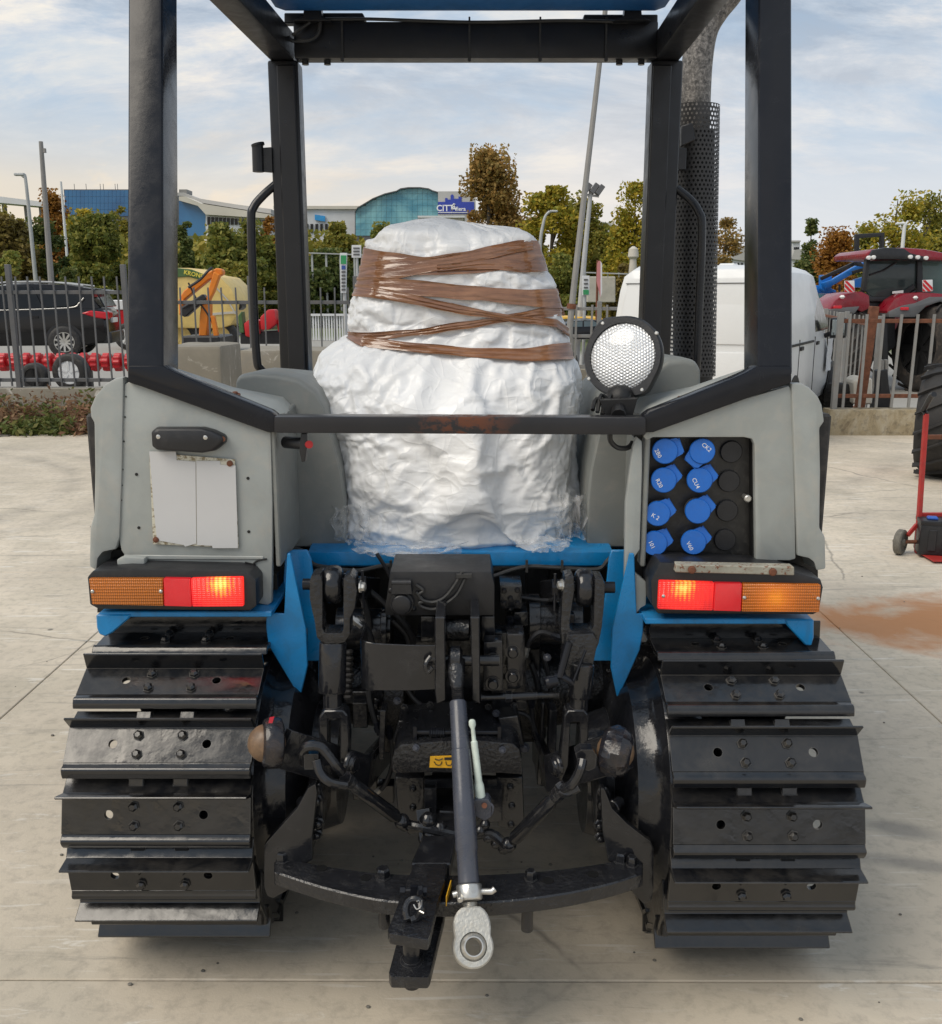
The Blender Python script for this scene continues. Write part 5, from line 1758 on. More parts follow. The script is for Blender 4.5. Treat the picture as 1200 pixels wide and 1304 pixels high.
# eye with its ball, axis towards the viewer
eye = TL1
exn = V((0.10, -0.85, 0.45)).normalized()
exn = (exn - dn * exn.dot(dn)).normalized()
mb = MB()
u_ = dn
w_ = exn.cross(u_).normalized()
prof = []
r_o, r_i = 0.040, 0.027
n = 40
def eyering(r, h, neck):
    out = []
    for i in range(n):
        a = 2 * math.pi * i / n
        x, y = math.cos(a), math.sin(a)
        rr_ = r
        p = eye + exn * h + (u_ * x + w_ * y) * rr_
        if neck and x < -0.45:
            # shoulder drawn out to the threaded shank
            k = min(1.0, (-x - 0.45) / 0.5)
            p = eye + exn * h * (1 - 0.15 * k) + u_ * (x * rr_ - 0.034 * k) + w_ * (y * rr_ * (1 + 0.55 * k) + 0)
        out.append(p)
    return out
hw = 0.019
mb.loft([eyering(r_i, hw, 0), eyering(r_o - 0.003, hw, 1), eyering(r_o, hw - 0.003, 1), eyering(r_o, -hw + 0.003, 1), eyering(r_o - 0.003, -hw, 1), eyering(r_i, -hw, 0), eyering(r_i, hw, 0)], True, False)
mb.build('eye', M['cast'], TLr)
mb = MB()
bp = []
for k in range(13):
    a = R(-52 + 104 * k / 12)
    bp.append((0.031 * math.sin(a), 0.0305 * math.cos(a)))
prof = bp + [(bp[-1][0], 0.0165), (bp[0][0], 0.0165), bp[0]]
mb.lathe(eye, exn, prof, 36, caps=False)
mb.build('ball', M['steel'], TLr)
mb = MB()
pa, pb_ = at(601, 916, 1.955), at(612, 1018, 1.90)
axl = (pb_ - pa)
mb.lathe(pa, axl, [(0, 0.004), (0.004, 0.0075), (0.012, 0.008), (0.02, 0.0045), (0.045, 0.005), (0.048, 0.0075), (axl.length * 0.78, 0.0085), (axl.length * 0.82, 0.011), (axl.length, 0.012)], 12)
mb.build('latch_lever', M['lever'], TLr)
mb = MB()
mb.plate([(604, 1019), (622, 1018), (626, 1024), (626, 1040), (618, 1046), (606, 1040)], 1.885, 0.03)
mb.tube([at(623, 1022, 1.89), at(628, 1027, 1.885), at(627, 1036, 1.885), at(622, 1039, 1.89)], 0.0025, 6, smooth=3)
lk = mb.build('latch_block', M['rod'], TLr, bevel=0.003)
MB().cyl(at(617, 1026, 1.884), at(617, 1026, 1.88), 0.006, n=12).build('rivet', M['rust'], lk)

# ================================================================== THE WRAPPED SEAT
tw = at(565, 700, 2.62)
base_z = deck_z + 0.006
SEAT = thing('wrapped_seat', (at(580, 690, 2.65).x, 2.68, base_z), 'tractor seat wrapped in white plastic sheet and bound with brown tape', 'wrapped seat')
ctrl = [  # v, left u, right u, half depth, Y of the front-facing bulge
    (704, 470, 705, 0.16, 2.66), (696, 452, 716, 0.20, 2.66), (680, 440, 724, 0.225, 2.67), (650, 437, 728, 0.24, 2.68), (620, 433, 728, 0.25, 2.69), (600, 428, 728, 0.255, 2.70), (570, 424, 728, 0.255, 2.71), (545, 420, 730, 0.25, 2.72),
    (520, 408, 733, 0.25, 2.73), (500, 401, 736, 0.24, 2.735), (480, 398, 737, 0.225, 2.74), (465, 402, 733, 0.20, 2.75), (452, 412, 727, 0.18, 2.755), (438, 434, 724, 0.155, 2.76), (426, 448, 721, 0.14, 2.76), (410, 447, 718, 0.14, 2.765),
    (395, 447, 713, 0.145, 2.77), (378, 453, 708, 0.145, 2.775), (366, 458, 705, 0.14, 2.78), (352, 461, 697, 0.14, 2.785), (335, 464, 691, 0.135, 2.79), (318, 467, 686, 0.13, 2.795), (308, 472, 683, 0.12, 2.80)]
NS = 380
rows = []
cv = np.array(ctrl, float)
vv = np.concatenate([np.linspace(704, 308, 230)])
def ci(col, v):
    return np.interp(v, cv[::-1, 0], cv[::-1, col])
rings = []
for v in vv:
    ul, ur, hd_, Yc = ci(1, v), ci(2, v), ci(3, v), ci(4, v)
    L_, R_ = at(ul, v, Yc), at(ur, v, Yc)
    cx, hx = (L_.x + R_.x) / 2, (R_.x - L_.x) / 2
    z = L_.z
    ring = []
    for i in range(NS):
        a = 2 * math.pi * i / NS
        ca, sa = math.cos(a), math.sin(a)
        ex = 0.72
        x = math.copysign(abs(ca) ** ex, ca)
        y = math.copysign(abs(sa) ** ex, sa)
        ring.append(V((cx + hx * x, Yc + hd_ * y, z)))
    rings.append(ring)
# crumpled top: the ring closes over the uneven headrest
def top_z(x):
    u = 600 + x * FOC / 2.72
    return np.interp(u, [465, 480, 490, 500, 520, 545, 570, 590, 610, 640, 660, 675, 690], [322, 300, 288, 284, 284, 288, 292, 296, 300, 299, 294, 302, 318])
last = rings[-1]
cxy = sum(last, V()) / NS
for k in (0.97, 0.9, 0.78, 0.6, 0.4, 0.2, 0.03):
    ring = []
    for p in last:
        q = cxy + (p - cxy) * (k if k > 0.5 else k)
        q.x = cxy.x + (p.x - cxy.x) * (0.35 * k + 0.65 if k > 0.3 else k * 2.48)
        zt_ = at(600, float(top_z(q.x)), 2.72).z
        w = (1 - k) ** 0.35
        q.z = p.z + (zt_ - p.z) * min(1.0, w * 1.05)
        ring.append(q)
    rings.append(ring)
# the sheet is draped by a short cloth run: film with slack, held down under the tapes and at the foot
bands = [  # centre line (u, v), width in px at each point
    ([(460, 332), (500, 337), (545, 341), (600, 336), (650, 326), (690, 322)], [36, 28, 22, 28, 34, 34]),
    ([(458, 356), (500, 346), (560, 338), (620, 326), (672, 314)], [30, 26, 16, 12, 10]),
    ([(457, 362), (500, 364), (550, 368), (610, 374), (660, 379), (712, 380)], [18, 20, 18, 17, 20, 24]),
    ([(457, 368), (520, 378), (580, 392), (640, 403), (700, 410), (718, 424)], [16, 12, 10, 9, 10, 12]),
    ([(712, 393), (660, 400), (600, 411), (540, 420), (490, 426), (449, 424)], [16, 9, 9, 8, 8, 7]),
    ([(449, 424), (470, 431), (520, 437), (590, 443), (650, 447), (722, 444)], [8, 12, 11, 10, 13, 20]),
    ([(690, 336), (660, 342), (620, 338), (560, 344)], [18, 14, 12, 8]),
    ([(712, 372), (717, 384), (712, 396)], [10, 12, 10]),
]


def pinned(u, v):
    if v > 694:
        return True
    for pts, wd in bands:
        pu, pv, w2 = [q[0] for q in pts], [q[1] for q in pts], wd
        if pu[0] > pu[-1]:
            pu, pv, w2 = pu[::-1], pv[::-1], wd[::-1]
        if u < pu[0] - 8 or u > pu[-1] + 8:
            continue
        vc = np.interp(u, pu, pv)
        w = np.interp(np.interp(u, pu, np.linspace(0, 1, len(pu))), np.linspace(0, 1, len(w2)), w2)
        if abs(v - vc) < w / 2 + 0.5:
            return True
    return False


allv = list(vv) + [305, 302, 299, 296, 294, 292, 290]
ks = list(range(0, len(rings), 2))
if ks[-1] != len(rings) - 1:
    ks.append(len(rings) - 1)
cols = list(range(0, NS, 2))
nc = len(cols)
fs_ = [(a * nc + i, a * nc + (i + 1) % nc, (a + 1) * nc + (i + 1) % nc, (a + 1) * nc + i) for a in range(len(ks) - 1) for i in range(nc)]
fs_.append(tuple((len(ks) - 1) * nc + i for i in range(nc)))
cloth_v, core_v, pins = [], [], []
for a, k in enumerate(ks):
    c = sum(rings[k], V()) / NS
    v = allv[k]
    for b_, i in enumerate(cols):
        p = rings[k][i]
        cloth_v.append(p + V((noise.noise(p * 9), noise.noise(p * 9 + V((5, 0, 0))), noise.noise(p * 9 + V((0, 5, 0))))) * 0.008)
        d = p - c
        core_v.append(c + d * max(0.05, (d.length - 0.022) / max(d.length, 1e-4)))
        u = 600 + FOC * p.x / (p.y * CP + (CAM_H - p.z) * SP)
        if pinned(u, v) if p.y < c.y + 0.03 else (v > 694 or abs(v - 345) < 14 or abs(v - 440) < 5):
            pins.append(a * nc + b_)
me = bpy.data.meshes.new('plastic_sheet')
me.from_pydata(cloth_v, [], fs_)
cloth_o = bpy.data.objects.new('plastic_sheet', me)
COL.objects.link(cloth_o)
me = bpy.data.meshes.new('core')
me.from_pydata(core_v, [], fs_)
core_o = bpy.data.objects.new('core', me)
COL.objects.link(core_o)
core_o.modifiers.new('collision', 'COLLISION')
core_o.collision.thickness_outer = 0.004
core_o.collision.cloth_friction = 8
vg = cloth_o.vertex_groups.new(name='pin')
vg.add(pins, 1.0, 'REPLACE')
cm = cloth_o.modifiers.new('cloth', 'CLOTH')
cs = cm.settings
cs.quality, cs.mass = 5, 0.15
cs.tension_stiffness = cs.compression_stiffness = 25
cs.shear_stiffness, cs.bending_stiffness = 8, 0.1
cs.tension_damping = cs.compression_damping = 12
cs.shear_damping, cs.bending_damping, cs.air_damping = 10, 1.0, 3
cs.shrink_min = cs.shrink_max = -0.10
cs.vertex_group_mass = 'pin'
cs.pin_stiffness = 5
cs.effector_weights.gravity = 0.2
cm.collision_settings.collision_quality = 1
cm.collision_settings.distance_min = 0.003
cm.collision_settings.use_self_collision = False
cm.point_cache.frame_start, cm.point_cache.frame_end = 1, 40
scene.frame_start, scene.frame_end = 1, 40
for f in range(1, 19):
    scene.frame_set(f)
sub_ = cloth_o.modifiers.new('smooth', 'SUBSURF')
sub_.levels = sub_.render_levels = 1
bpy.context.view_layer.update()
sheet_me = bpy.data.meshes.new_from_object(cloth_o.evaluated_get(bpy.context.evaluated_depsgraph_get()))
bpy.data.objects.remove(cloth_o)
bpy.data.objects.remove(core_o)
scene.frame_set(1)
t = NT('white_plastic_sheet')
n1 = t.noise(28, 6, 0.62, 1.2)
n2 = t.noise(9, 4, 0.6, 0.8)
crz = None
for sc_, st_, ro_, wd_, am_ in ((7.0, (1, 1, 1.8), (0.3, 0.7, 0.2), 0.035, 1.0), (12.0, (1.7, 1, 0.9), (0.9, -0.6, 1.0), 0.04, 0.7), (22.0, (0.8, 1, 1.9), (0.2, 0.3, 2.0), 0.05, 0.25)):
    nn_ = t.noise(sc_, 1.0, 0.4, 0.5, t.map(scale=st_, rot=ro_))
    r_ = t.math('MULTIPLY', t.ramp(t.math('ABSOLUTE', t.math('SUBTRACT', nn_, 0.5)), [(0.0, 1), (wd_, 0.25), (wd_ * 3, 0)]), am_)
    crz = r_ if crz is None else t.math('ADD', crz, r_)
t.set(base=t.mix(t.ramp(n2, [(0.35, 0), (0.75, 1)]), (0.84, 0.845, 0.85), (0.80, 0.80, 0.795)), rough=0.36, coat=0.12, spec=0.4, normal=t.bump(crz, 0.24, 0.006))
sheet_me.materials.clear()
sheet_me.materials.append(t.mat)
sheet_me.name = 'plastic_sheet'
cq = np.array([tuple(v.co) for v in sheet_me.vertices])
zlo, zhi = deck_z, deck_z + 0.20
nrm_ = np.zeros(len(sheet_me.vertices) * 3, dtype=np.float32)
sheet_me.vertices.foreach_get('normal', nrm_)
nrm_ = nrm_.reshape(-1, 3)
MATS = [Euler(e_).to_matrix() for e_ in ((0.3, 0.7, 0.2), (0.9, -0.6, 1.0), (0.2, 0.3, 2.0))]
new_co = cq.copy()
for vi_ in range(len(cq)):
    # fine sharp creases of stiff film
    p = V(cq[vi_])
    nr_ = V(nrm_[vi_])
    w_ = V((noise.noise(p * 4), noise.noise(p * 4 + V((9, 2, 4))), noise.noise(p * 4 + V((3, 7, 1))))) * 0.08
    q = p + w_
    d = 0.0
    for f_, am_, e_, st_ in ((7.0, 0.0028, 0, (1, 1, 1.9)), (12.0, 0.0021, 1, (1.8, 1, 0.9)), (21.0, 0.0013, 2, (0.8, 1, 2.0))):
        g = MATS[e_] @ q
        a_n = abs(noise.noise(V((g.x * st_[0], g.y * st_[1], g.z * st_[2])) * f_))
        d += am_ * max(0.0, 1.0 - a_n * 5.5)
    p = p + nr_ * d
    if p.z < zhi:          # gathers lying across the foot of the bundle
        g_ = min(1.0, (zhi - p.z) / 0.1)
        wz = 0.05 * noise.noise(p * 2.5) + 0.02 * noise.noise(p * 6)
        d = (1 - 2.4 * abs(noise.noise(V((p.x * 1.1, p.y * 1.5, (p.z + wz) * 15))))) * 0.011 + (1 - 2.4 * abs(noise.noise(V((p.x * 2.1 + 4, p.y * 1.5, (p.z + wz) * 31))))) * 0.0045
        p = p + V((p.x - WPOS[SEAT.name].x, (p.y - 2.69) * 1.5, 0)).normalized() * d * g_
    new_co[vi_] = p
sheet_me.vertices.foreach_set('co', new_co.astype(np.float32).ravel())
sheet_me.update()
sheet_me.shade_smooth()
off = WPOS[SEAT.name]
sheet_me.transform(Matrix.Translation(-off))
sheet = bpy.data.objects.new('plastic_sheet', sheet_me)
COL.objects.link(sheet)
sheet.parent = SEAT
WPOS[sheet.name] = off
# brown packing tape: bands that follow the wrapped shape
RG = np.array([[tuple(p) for p in r] for r in rings[:len(vv)]])
def surf(u, v, lift):
    """front point of the wrapped shape seen at column u, height v"""
    kf = float(np.clip((704 - v) / (704 - 308.0) * (len(vv) - 1), 0, len(vv) - 1.001))
    k0 = int(kf)
    ul, ur = ci(1, v), ci(2, v)
    s_ = float(np.clip((u - ul) / (ur - ul) * 2 - 1, -0.97, 0.97))
    ca = math.copysign(abs(s_) ** (1 / 0.72), s_)
    fi_ = (2 * math.pi - math.acos(ca)) / (2 * math.pi) * NS
    i0 = int(fi_)
    fx, fk = fi_ - i0, kf - k0
    g = lambda a, b: RG[a, b % NS]
    p = (g(k0, i0) * (1 - fx) + g(k0, i0 + 1) * fx) * (1 - fk) + (g(k0 + 1, i0) * (1 - fx) + g(k0 + 1, i0 + 1) * fx) * fk
    cx_ = (RG[k0, 0, 0] + RG[k0, NS // 2, 0]) / 2
    return V(p), V((p[0] - cx_, (p[1] - ci(4, v)) * 1.6, 0)).normalized()
t = NT('brown_tape')
sw = t.map(scale=(3.0, 3.0, 34), rot=(0, 0.06, 0))
nt_ = t.noise(3.2, 3, 0.5, 0.6, sw)
n2_ = t.noise(7, 5, 0.6, 0.5)
rg_ = t.n.new('ShaderNodeTexNoise')
rg_.noise_type = 'RIDGED_MULTIFRACTAL'
rg_.inputs['Scale'].default_value = 22
rg_.inputs['Detail'].default_value = 2
t.l.new(t.map(scale=(0.8, 1, 2.2), rot=(0, 0.5, 0)), rg_.inputs['Vector'])
col_ = t.mix(t.ramp(n2_, [(0.35, 0), (0.65, 1)]), (0.20, 0.082, 0.034), (0.33, 0.155, 0.072))
t.set(base=t.mix(t.math('MULTIPLY', t.ramp(nt_, [(0.4, 1), (0.55, 0)]), 0.45), col_, (0.12, 0.046, 0.018)), rough=0.17, coat=0.7, spec=0.6, normal=t.bump(t.math('ADD', t.math('MULTIPLY', nt_, 0.6), t.math('MULTIPLY', rg_.outputs[0], 0.5)), 0.55, 0.01))
tape_m = t.mat
for pts, wd in bands:
    us = np.interp(np.linspace(0, 1, 70), np.linspace(0, 1, len(pts)), [p[0] for p in pts])
    vs2 = np.interp(np.linspace(0, 1, 70), np.linspace(0, 1, len(pts)), [p[1] for p in pts])
    kk = np.ones(9) / 9
    vs2 = np.convolve(np.pad(vs2, 4, mode='edge'), kk, 'valid')
    ws = np.interp(np.linspace(0, 1, 70), np.linspace(0, 1, len(wd)), wd)
    grid = []
    m_ = 9
    fy_ = {}
    for i in range(70):
        col = []
        for j in range(m_):
            f = j / (m_ - 1) - 0.5
            wob = 1.5 * noise.noise(V((us[i] * 0.03, j * 0.4, bands.index((pts, wd)) * 3.1)))
            v = vs2[i] + f * ws[i] + wob
            p, nr = surf(us[i], v, 0)
            col.append((p, nr))
        grid.append(col)
    P_ = np.array([[tuple(a) for a, b in c] for c in grid])
    # tape is stretched: it bridges the hollows, so smooth the depth along the band
    for _ in range(5):
        P_[1:-1, :, 1] = np.minimum(P_[1:-1, :, 1], (P_[:-2, :, 1] + P_[2:, :, 1]) / 2)
        P_[1:-1, :, 1] = 0.5 * P_[1:-1, :, 1] + 0.25 * (P_[:-2, :, 1] + P_[2:, :, 1])
    mb = MB()
    outv, inv = [], []
    for i in range(70):
        for j in range(m_):
            nr = grid[i][j][1]
            ripple = 0.0022 * noise.noise(V((us[i] * 0.02, j * 1.3, 5.0))) + 0.0016 * math.sin(j * 2.1 + us[i] * 0.015)
            p = V(P_[i, j]) + nr * (0.0105 + ripple + 0.0012 * (bands.index((pts, wd)) % 4))
            outv.append(p)
            inv.append(p - nr * 0.004)
    nvt = len(outv)
    fs2 = []
    for i in range(69):
        for j in range(m_ - 1):
            a = i * m_ + j
            fs2.append((a, a + 1, a + m_ + 1, a + m_))
            fs2.append((nvt + a, nvt + a + m_, nvt + a + m_ + 1, nvt + a + 1))
    for i in range(69):
        a = i * m_
        fs2.append((a, a + m_, nvt + a + m_, nvt + a))
        a = i * m_ + m_ - 1
        fs2.append((a, nvt + a, nvt + a + m_, a + m_))
    mb.add(outv + inv, fs2)
    mb.build('brown_tape', tape_m, SEAT, smooth=60)
# clear film spilling out at the foot of the bundle
t = NT('clear_film')
lw = t.n.new('ShaderNodeLayerWeight')
lw.inputs[0].default_value = 0.45
t.set(base=(0.80, 0.81, 0.82), rough=0.08, alpha=t.ramp(lw.outputs['Facing'], [(0.05, 0.07), (0.5, 0.22), (0.9, 0.62)]), spec=1.0)
def film(cu, cv_, w, h, Y, seed, name='clear_film'):
    nx, ny = 60, 36
    vs_, fs_ = [], []
    for j in range(ny):
        for i in range(nx):
            a, b = i / (nx - 1) * 2 - 1, j / (ny - 1) * 2 - 1
            edge_ = 1 - 0.3 * noise.noise(V((a * 2, b * 2, seed)))
            p = at(cu + a * w * edge_, cv_ + b * h * edge_, Y)
            q = V((a * 1.6, b * 1.3, seed * 3.7))
            p.y += -0.05 * (1 - a * a) * (1 - b * b) - 0.035 * (1 - 2.4 * abs(noise.noise(q))) - 0.014 * (1 - 2.4 * abs(noise.noise(q * 2.6)))
            p.z = max(p.z, deck_z + 0.01 if p.y > 2.395 else 0.6)
            vs_.append(p)
    for j in range(ny - 1):
        for i in range(nx - 1):
            a = j * nx + i
            fs_.append((a, a + 1, a + nx + 1, a + nx))
    MB().add(vs_, fs_).build(name, t.mat, SEAT, smooth=60)
film(448, 668, 24, 28, 2.50, 1.0)
film(726, 660, 20, 32, 2.52, 2.0)
film(520, 694, 66, 9, 2.42, 3.0)
film(690, 690, 34, 7, 2.45, 4.0)
# ================================================================== BEYOND THE YARD
def gz(x, y):
    return terrain_z(x, y) if y >= 12 else 0.0


def simple(name, col, rough=0.5, **k):
    return paint(name, col, rough, k.pop('var', 0.12), k.pop('dirt', (0.2, 0.18, 0.15)), k.pop('dirt_amt', 0.2), k.pop('scale', 3), k.pop('bump', 0.0), **k)


M['galv'] = simple('grey_fence_paint', (0.12, 0.123, 0.128), 0.5, metal=0.2, dirt=(0.2, 0.13, 0.08))
M['galv_light'] = simple('galvanised_bar', (0.25, 0.247, 0.235), 0.55, metal=0.15, dirt=(0.25, 0.15, 0.09), dirt_amt=0.35)
M['lamp_pole'] = simple('lamp_pole_paint', (0.42, 0.43, 0.43), 0.5)
M['pole_dark'] = simple('weathered_pole', (0.23, 0.225, 0.215), 0.6)
M['glass_dark'] = simple('dark_glass', (0.008, 0.01, 0.012), 0.08, dirt_amt=0.02, spec=0.35)
M['red'] = simple('red_machine_paint', (0.50, 0.014, 0.02), 0.38, dirt=(0.2, 0.05, 0.04))
M['orange'] = simple('orange_machine_paint', (0.70, 0.20, 0.012), 0.4)
M['cream'] = simple('cream_machine_paint', (0.70, 0.51, 0.17), 0.45)
M['green_dark'] = simple('dark_green_paint', (0.06, 0.13, 0.04), 0.4)
M['stone'] = simple('pale_stone', (0.5, 0.47, 0.41), 0.8)
M['cream_wall'] = simple('cream_render', (0.62, 0.58, 0.50), 0.85, scale=0.05)
M['roof_grey'] = simple('pale_roof_sheet', (0.45, 0.44, 0.42), 0.7, scale=0.05)
M['white_wall'] = simple('white_render', (0.68, 0.69, 0.70), 0.8, scale=0.05)


# ------------------------------------------------------------------ trees
def leaf_mat(name, cols, patch=0.25, trans=0.38):
    t = NT(name)
    g = t.geo('Random Per Island')
    c = t.ramp(g, [(i / max(1, len(cols) - 1), c_) for i, c_ in enumerate(cols)])
    n1 = t.noise(patch, 3, 0.6, 0.3, t.map(vec=t.geo('Position')))
    c = t.mix(t.ramp(n1, [(0.35, 0), (0.65, 1)]), t.mix(1.0, c, (0.7, 0.74, 0.74), 'MULTIPLY'), c)
    t.set(base=c, rough=0.6, spec=0.3)
    d = t.n.new('ShaderNodeBsdfTranslucent')
    t.l.new(c, d.inputs['Color'])
    mx = t.n.new('ShaderNodeMixShader')
    mx.inputs[0].default_value = trans
    out = [n for n in t.n if n.type == 'OUTPUT_MATERIAL'][0]
    t.l.new(t.bsdf.outputs[0], mx.inputs[1])
    t.l.new(d.outputs[0], mx.inputs[2])
    t.l.new(mx.outputs[0], out.inputs['Surface'])
    return t.mat


LV = dict(
    green=leaf_mat('green_leaves', [(0.136, 0.178, 0.040), (0.266, 0.272, 0.056), (0.414, 0.359, 0.077)]),
    dark=leaf_mat('dark_leaves', [(0.084, 0.121, 0.034), (0.147, 0.185, 0.053), (0.240, 0.241, 0.069)]),
    olive=leaf_mat('olive_leaves', [(0.189, 0.203, 0.037), (0.331, 0.304, 0.056), (0.473, 0.361, 0.065)]),
    yellow=leaf_mat('yellowing_leaves', [(0.235, 0.255, 0.034), (0.415, 0.347, 0.043), (0.592, 0.421, 0.051)]),
    tan=leaf_mat('tan_autumn_leaves', [(0.252, 0.191, 0.055), (0.425, 0.275, 0.084), (0.568, 0.333, 0.102)]),
    rust=leaf_mat('rust_autumn_leaves', [(0.241, 0.112, 0.025), (0.383, 0.169, 0.032), (0.504, 0.251, 0.042)]),
    brown=leaf_mat('brown_bush_leaves', [(0.145, 0.113, 0.037), (0.240, 0.176, 0.051), (0.314, 0.251, 0.061)]),
    dry=leaf_mat('dry_weeds', [(0.210, 0.101, 0.069), (0.300, 0.169, 0.094), (0.405, 0.277, 0.156)], 1.5),
    weed=leaf_mat('green_weeds', [(0.083, 0.119, 0.029), (0.150, 0.175, 0.046), (0.240, 0.224, 0.072)], 1.5),
)
bark = simple('bark', (0.10, 0.085, 0.065), 0.9, scale=6)


def leaf_mesh(name, pts, size, mat, up_bias=0.3, long=1.6):
    """many leaf-sized quads, one island each"""
    n = len(pts)
    a = rng.normal(size=(n, 3))
    a[:, 2] *= 0.7
    a /= np.linalg.norm(a, axis=1)[:, None]
    b = rng.normal(size=(n, 3))
    b -= a * (a * b).sum(1)[:, None]
    b /= np.linalg.norm(b, axis=1)[:, None]
    s = size * rng.uniform(0.6, 1.35, n)[:, None]
    v = np.concatenate([pts - a * s * long * .5, pts + b * s * .5, pts + a * s * long * .5, pts - b * s * .5], 1).reshape(-1, 3)
    f = np.arange(4 * n).reshape(-1, 4)
    me = bpy.data.meshes.new(name)
    me.from_pydata(v.tolist(), [], f.tolist())
    me.materials.append(mat)
    return me


def crown_points(n, cx, cy, z0, z1, rx, ry, shape, nclump):
    """leaf positions gathered in clumps inside a crown of the given outline"""
    h = z1 - z0
    cl = []
    while len(cl) < nclump:
        t_ = rng.uniform(0, 1)
        if shape == 'cone':
            w = (1 - t_) ** 0.75 * min(1, t_ / 0.12 + 0.45)
        elif shape == 'poplar':
            w = math.sin(math.pi * min(1, (t_ * 0.93 + 0.07))) ** 0.55
        elif shape == 'dome':
            w = math.sqrt(max(0, 1 - t_ ** 2.2))
        else:
            w = math.sin(math.pi * (t_ * 0.86 + 0.10)) ** 0.6
        a = rng.uniform(0, 2 * math.pi)
        r = math.sqrt(rng.uniform(0.12, 1.0)) * w
        lump = 1.0 + 0.42 * noise.noise(V((math.cos(a) * 1.3 + cx, math.sin(a) * 1.3 + cy, t_ * 3.1)))
        tall = 1.0 - 0.30 * max(0.0, noise.noise(V((math.cos(a) * r * 1.9 + cx * 3, math.sin(a) * r * 1.9, cy))) + 0.25)
        cl.append((cx + rx * r * lump * math.cos(a), cy + ry * r * lump * math.sin(a), z0 + h * t_ * tall, 0.35 + 0.95 * rng.random()))
    cl = np.array(cl)
    k = rng.integers(0, nclump, n)
    sp = 0.20 * (rx * ry * h / 2) ** (1 / 3) * (40.0 / nclump) ** 0.33
    p = cl[k, :3] + np.clip(rng.normal(size=(n, 3)), -1.5, 1.5) * (sp * cl[k, 3])[:, None] * np.array([1, 1, 0.8])
    return p, cl


def tree(name, label, u, v0, v1, half, Y, leaf, shape='round', n=2600, nclump=46, size=0.30, trunk=0.25, group=None, cat='tree', ratio=0.9):
    base = at(u, v0, Y)
    x = base.x
    zg_ = gz(x, Y)
    zt_ = at(u, v1, Y).z
    rx = half * Y / FOC
    h = zt_ - zg_
    z0 = zg_ + h * trunk if cat == 'tree' else zg_ + 0.02
    root = thing(name, (x, Y, zg_), label, cat, group)
    pts, cl = crown_points(int(n * 4.0), x, Y, z0, zt_, rx, rx * ratio, shape, nclump)
    size *= 0.46
    pts[:, 2] = np.maximum(pts[:, 2], zg_ + 0.03)
    me = leaf_mesh('crown', pts - np.array([x, Y, zg_]), size, LV[leaf])
    c = bpy.data.objects.new('crown', me)
    COL.objects.link(c)
    c.parent = root
    mb = MB()
    r0 = max(0.05, h * 0.018)
    top = V((x, Y, zg_ + h * (0.92 if shape in ('cone', 'poplar') else 0.72)))
    mb.tube([V((x, Y, zg_ - 0.2)), V((x + rx * .03, Y, zg_ + h * .25)), V((x - rx * .03, Y, zg_ + h * .5)), top], [r0 * 1.25, r0, r0 * 0.7, r0 * 0.15], 8)
    for i in range(12):
        q = cl[int(rng.integers(0, len(cl)))]
        f = max(0.18, min(0.85, (q[2] - zg_) / h * 0.75))
        s_ = V((x, Y, zg_ + h * f))
        e_ = V(q[:3])
        if (e_ - s_).length > 0.05:
            mb.tube([s_, s_.lerp(e_, 0.5) + V((0, 0, h * 0.02)), e_], [r0 * 0.4, r0 * 0.28, r0 * 0.07], 5)
    mb.build('trunk' if cat == 'tree' else 'stem', bark, root)
    return root


TG = 'trees beyond the yard'
# left of the seat
tree('tree', 'rust brown tree behind the hedge beside the thin white pole', 76, 330, 246, 20, 62, 'rust', n=2200, group=TG)
tree('bush', 'brownish bush at the far left edge under the elevated walkway', 15, 352, 276, 40, 48, 'brown', 'dome', n=4200, nclump=60, cat='bush')
tree('tree', 'dull green tree behind the brown bush at the left edge', 12, 352, 258, 24, 66, 'olive', n=2000, group=TG)
tree('bush', 'large rounded green bush with a yellow green top behind the black suv', 125, 362, 274, 44, 46, 'green', 'dome', n=6800, nclump=90, cat='bush')
tree('tree', 'yellowing tree top rising behind the large rounded bush', 118, 330, 268, 30, 60, 'yellow', n=2400, group=TG)
tree('bush', 'dark bush between the tall grey pole and the curved street lamp', 62, 358, 282, 26, 50, 'dark', 'dome', n=3000, cat='bush')
tree('tree', 'small olive tree in front of the blue glass office block', 156, 300, 264, 14, 75, 'olive', n=1500, group=TG)
tree('bush', 'spiky low green palm like bush behind the fence at the left edge', 14, 362, 322, 24, 34, 'green', 'dome', n=2300, size=0.22, cat='bush')
tree('bush', 'yellow flowering low shrub behind the roof of the black suv', 90, 366, 340, 26, 36, 'weed', 'dome', n=2000, size=0.18, cat='bush')
tree('tree', 'dense olive green tree left of the left front roof post', 290, 372, 286, 40, 44, 'green', 'dome', n=5200, nclump=80, group=TG, trunk=0.08)
tree('tree', 'bushy green tree beside the grab handle above the cream baler', 325, 376, 286, 34, 48, 'green', 'dome', n=4200, nclump=70, group=TG, trunk=0.08)
tree('tree', 'slim dark green tree against the blue corner of the hall', 236, 330, 282, 10, 62, 'dark', n=1500, group=TG)
tree('tree', 'brown tinged tree behind the top of the grab handle', 345, 320, 272, 12, 70, 'rust', n=1000, group=TG)
tree('bush', 'low grey green bush above the red implement', 300, 385, 330, 30, 38, 'olive', 'dome', n=2600, size=0.24, cat='bush')
tree('tree', 'pale olive tree between the front roof post and the white sign', 432, 345, 282, 30, 55, 'olive', 'dome', n=3600, group=TG, trunk=0.12)
tree('tree', 'dark olive tree in front of the curved glass front', 486, 340, 284, 24, 60, 'green', 'dome', n=2600, group=TG, trunk=0.12)
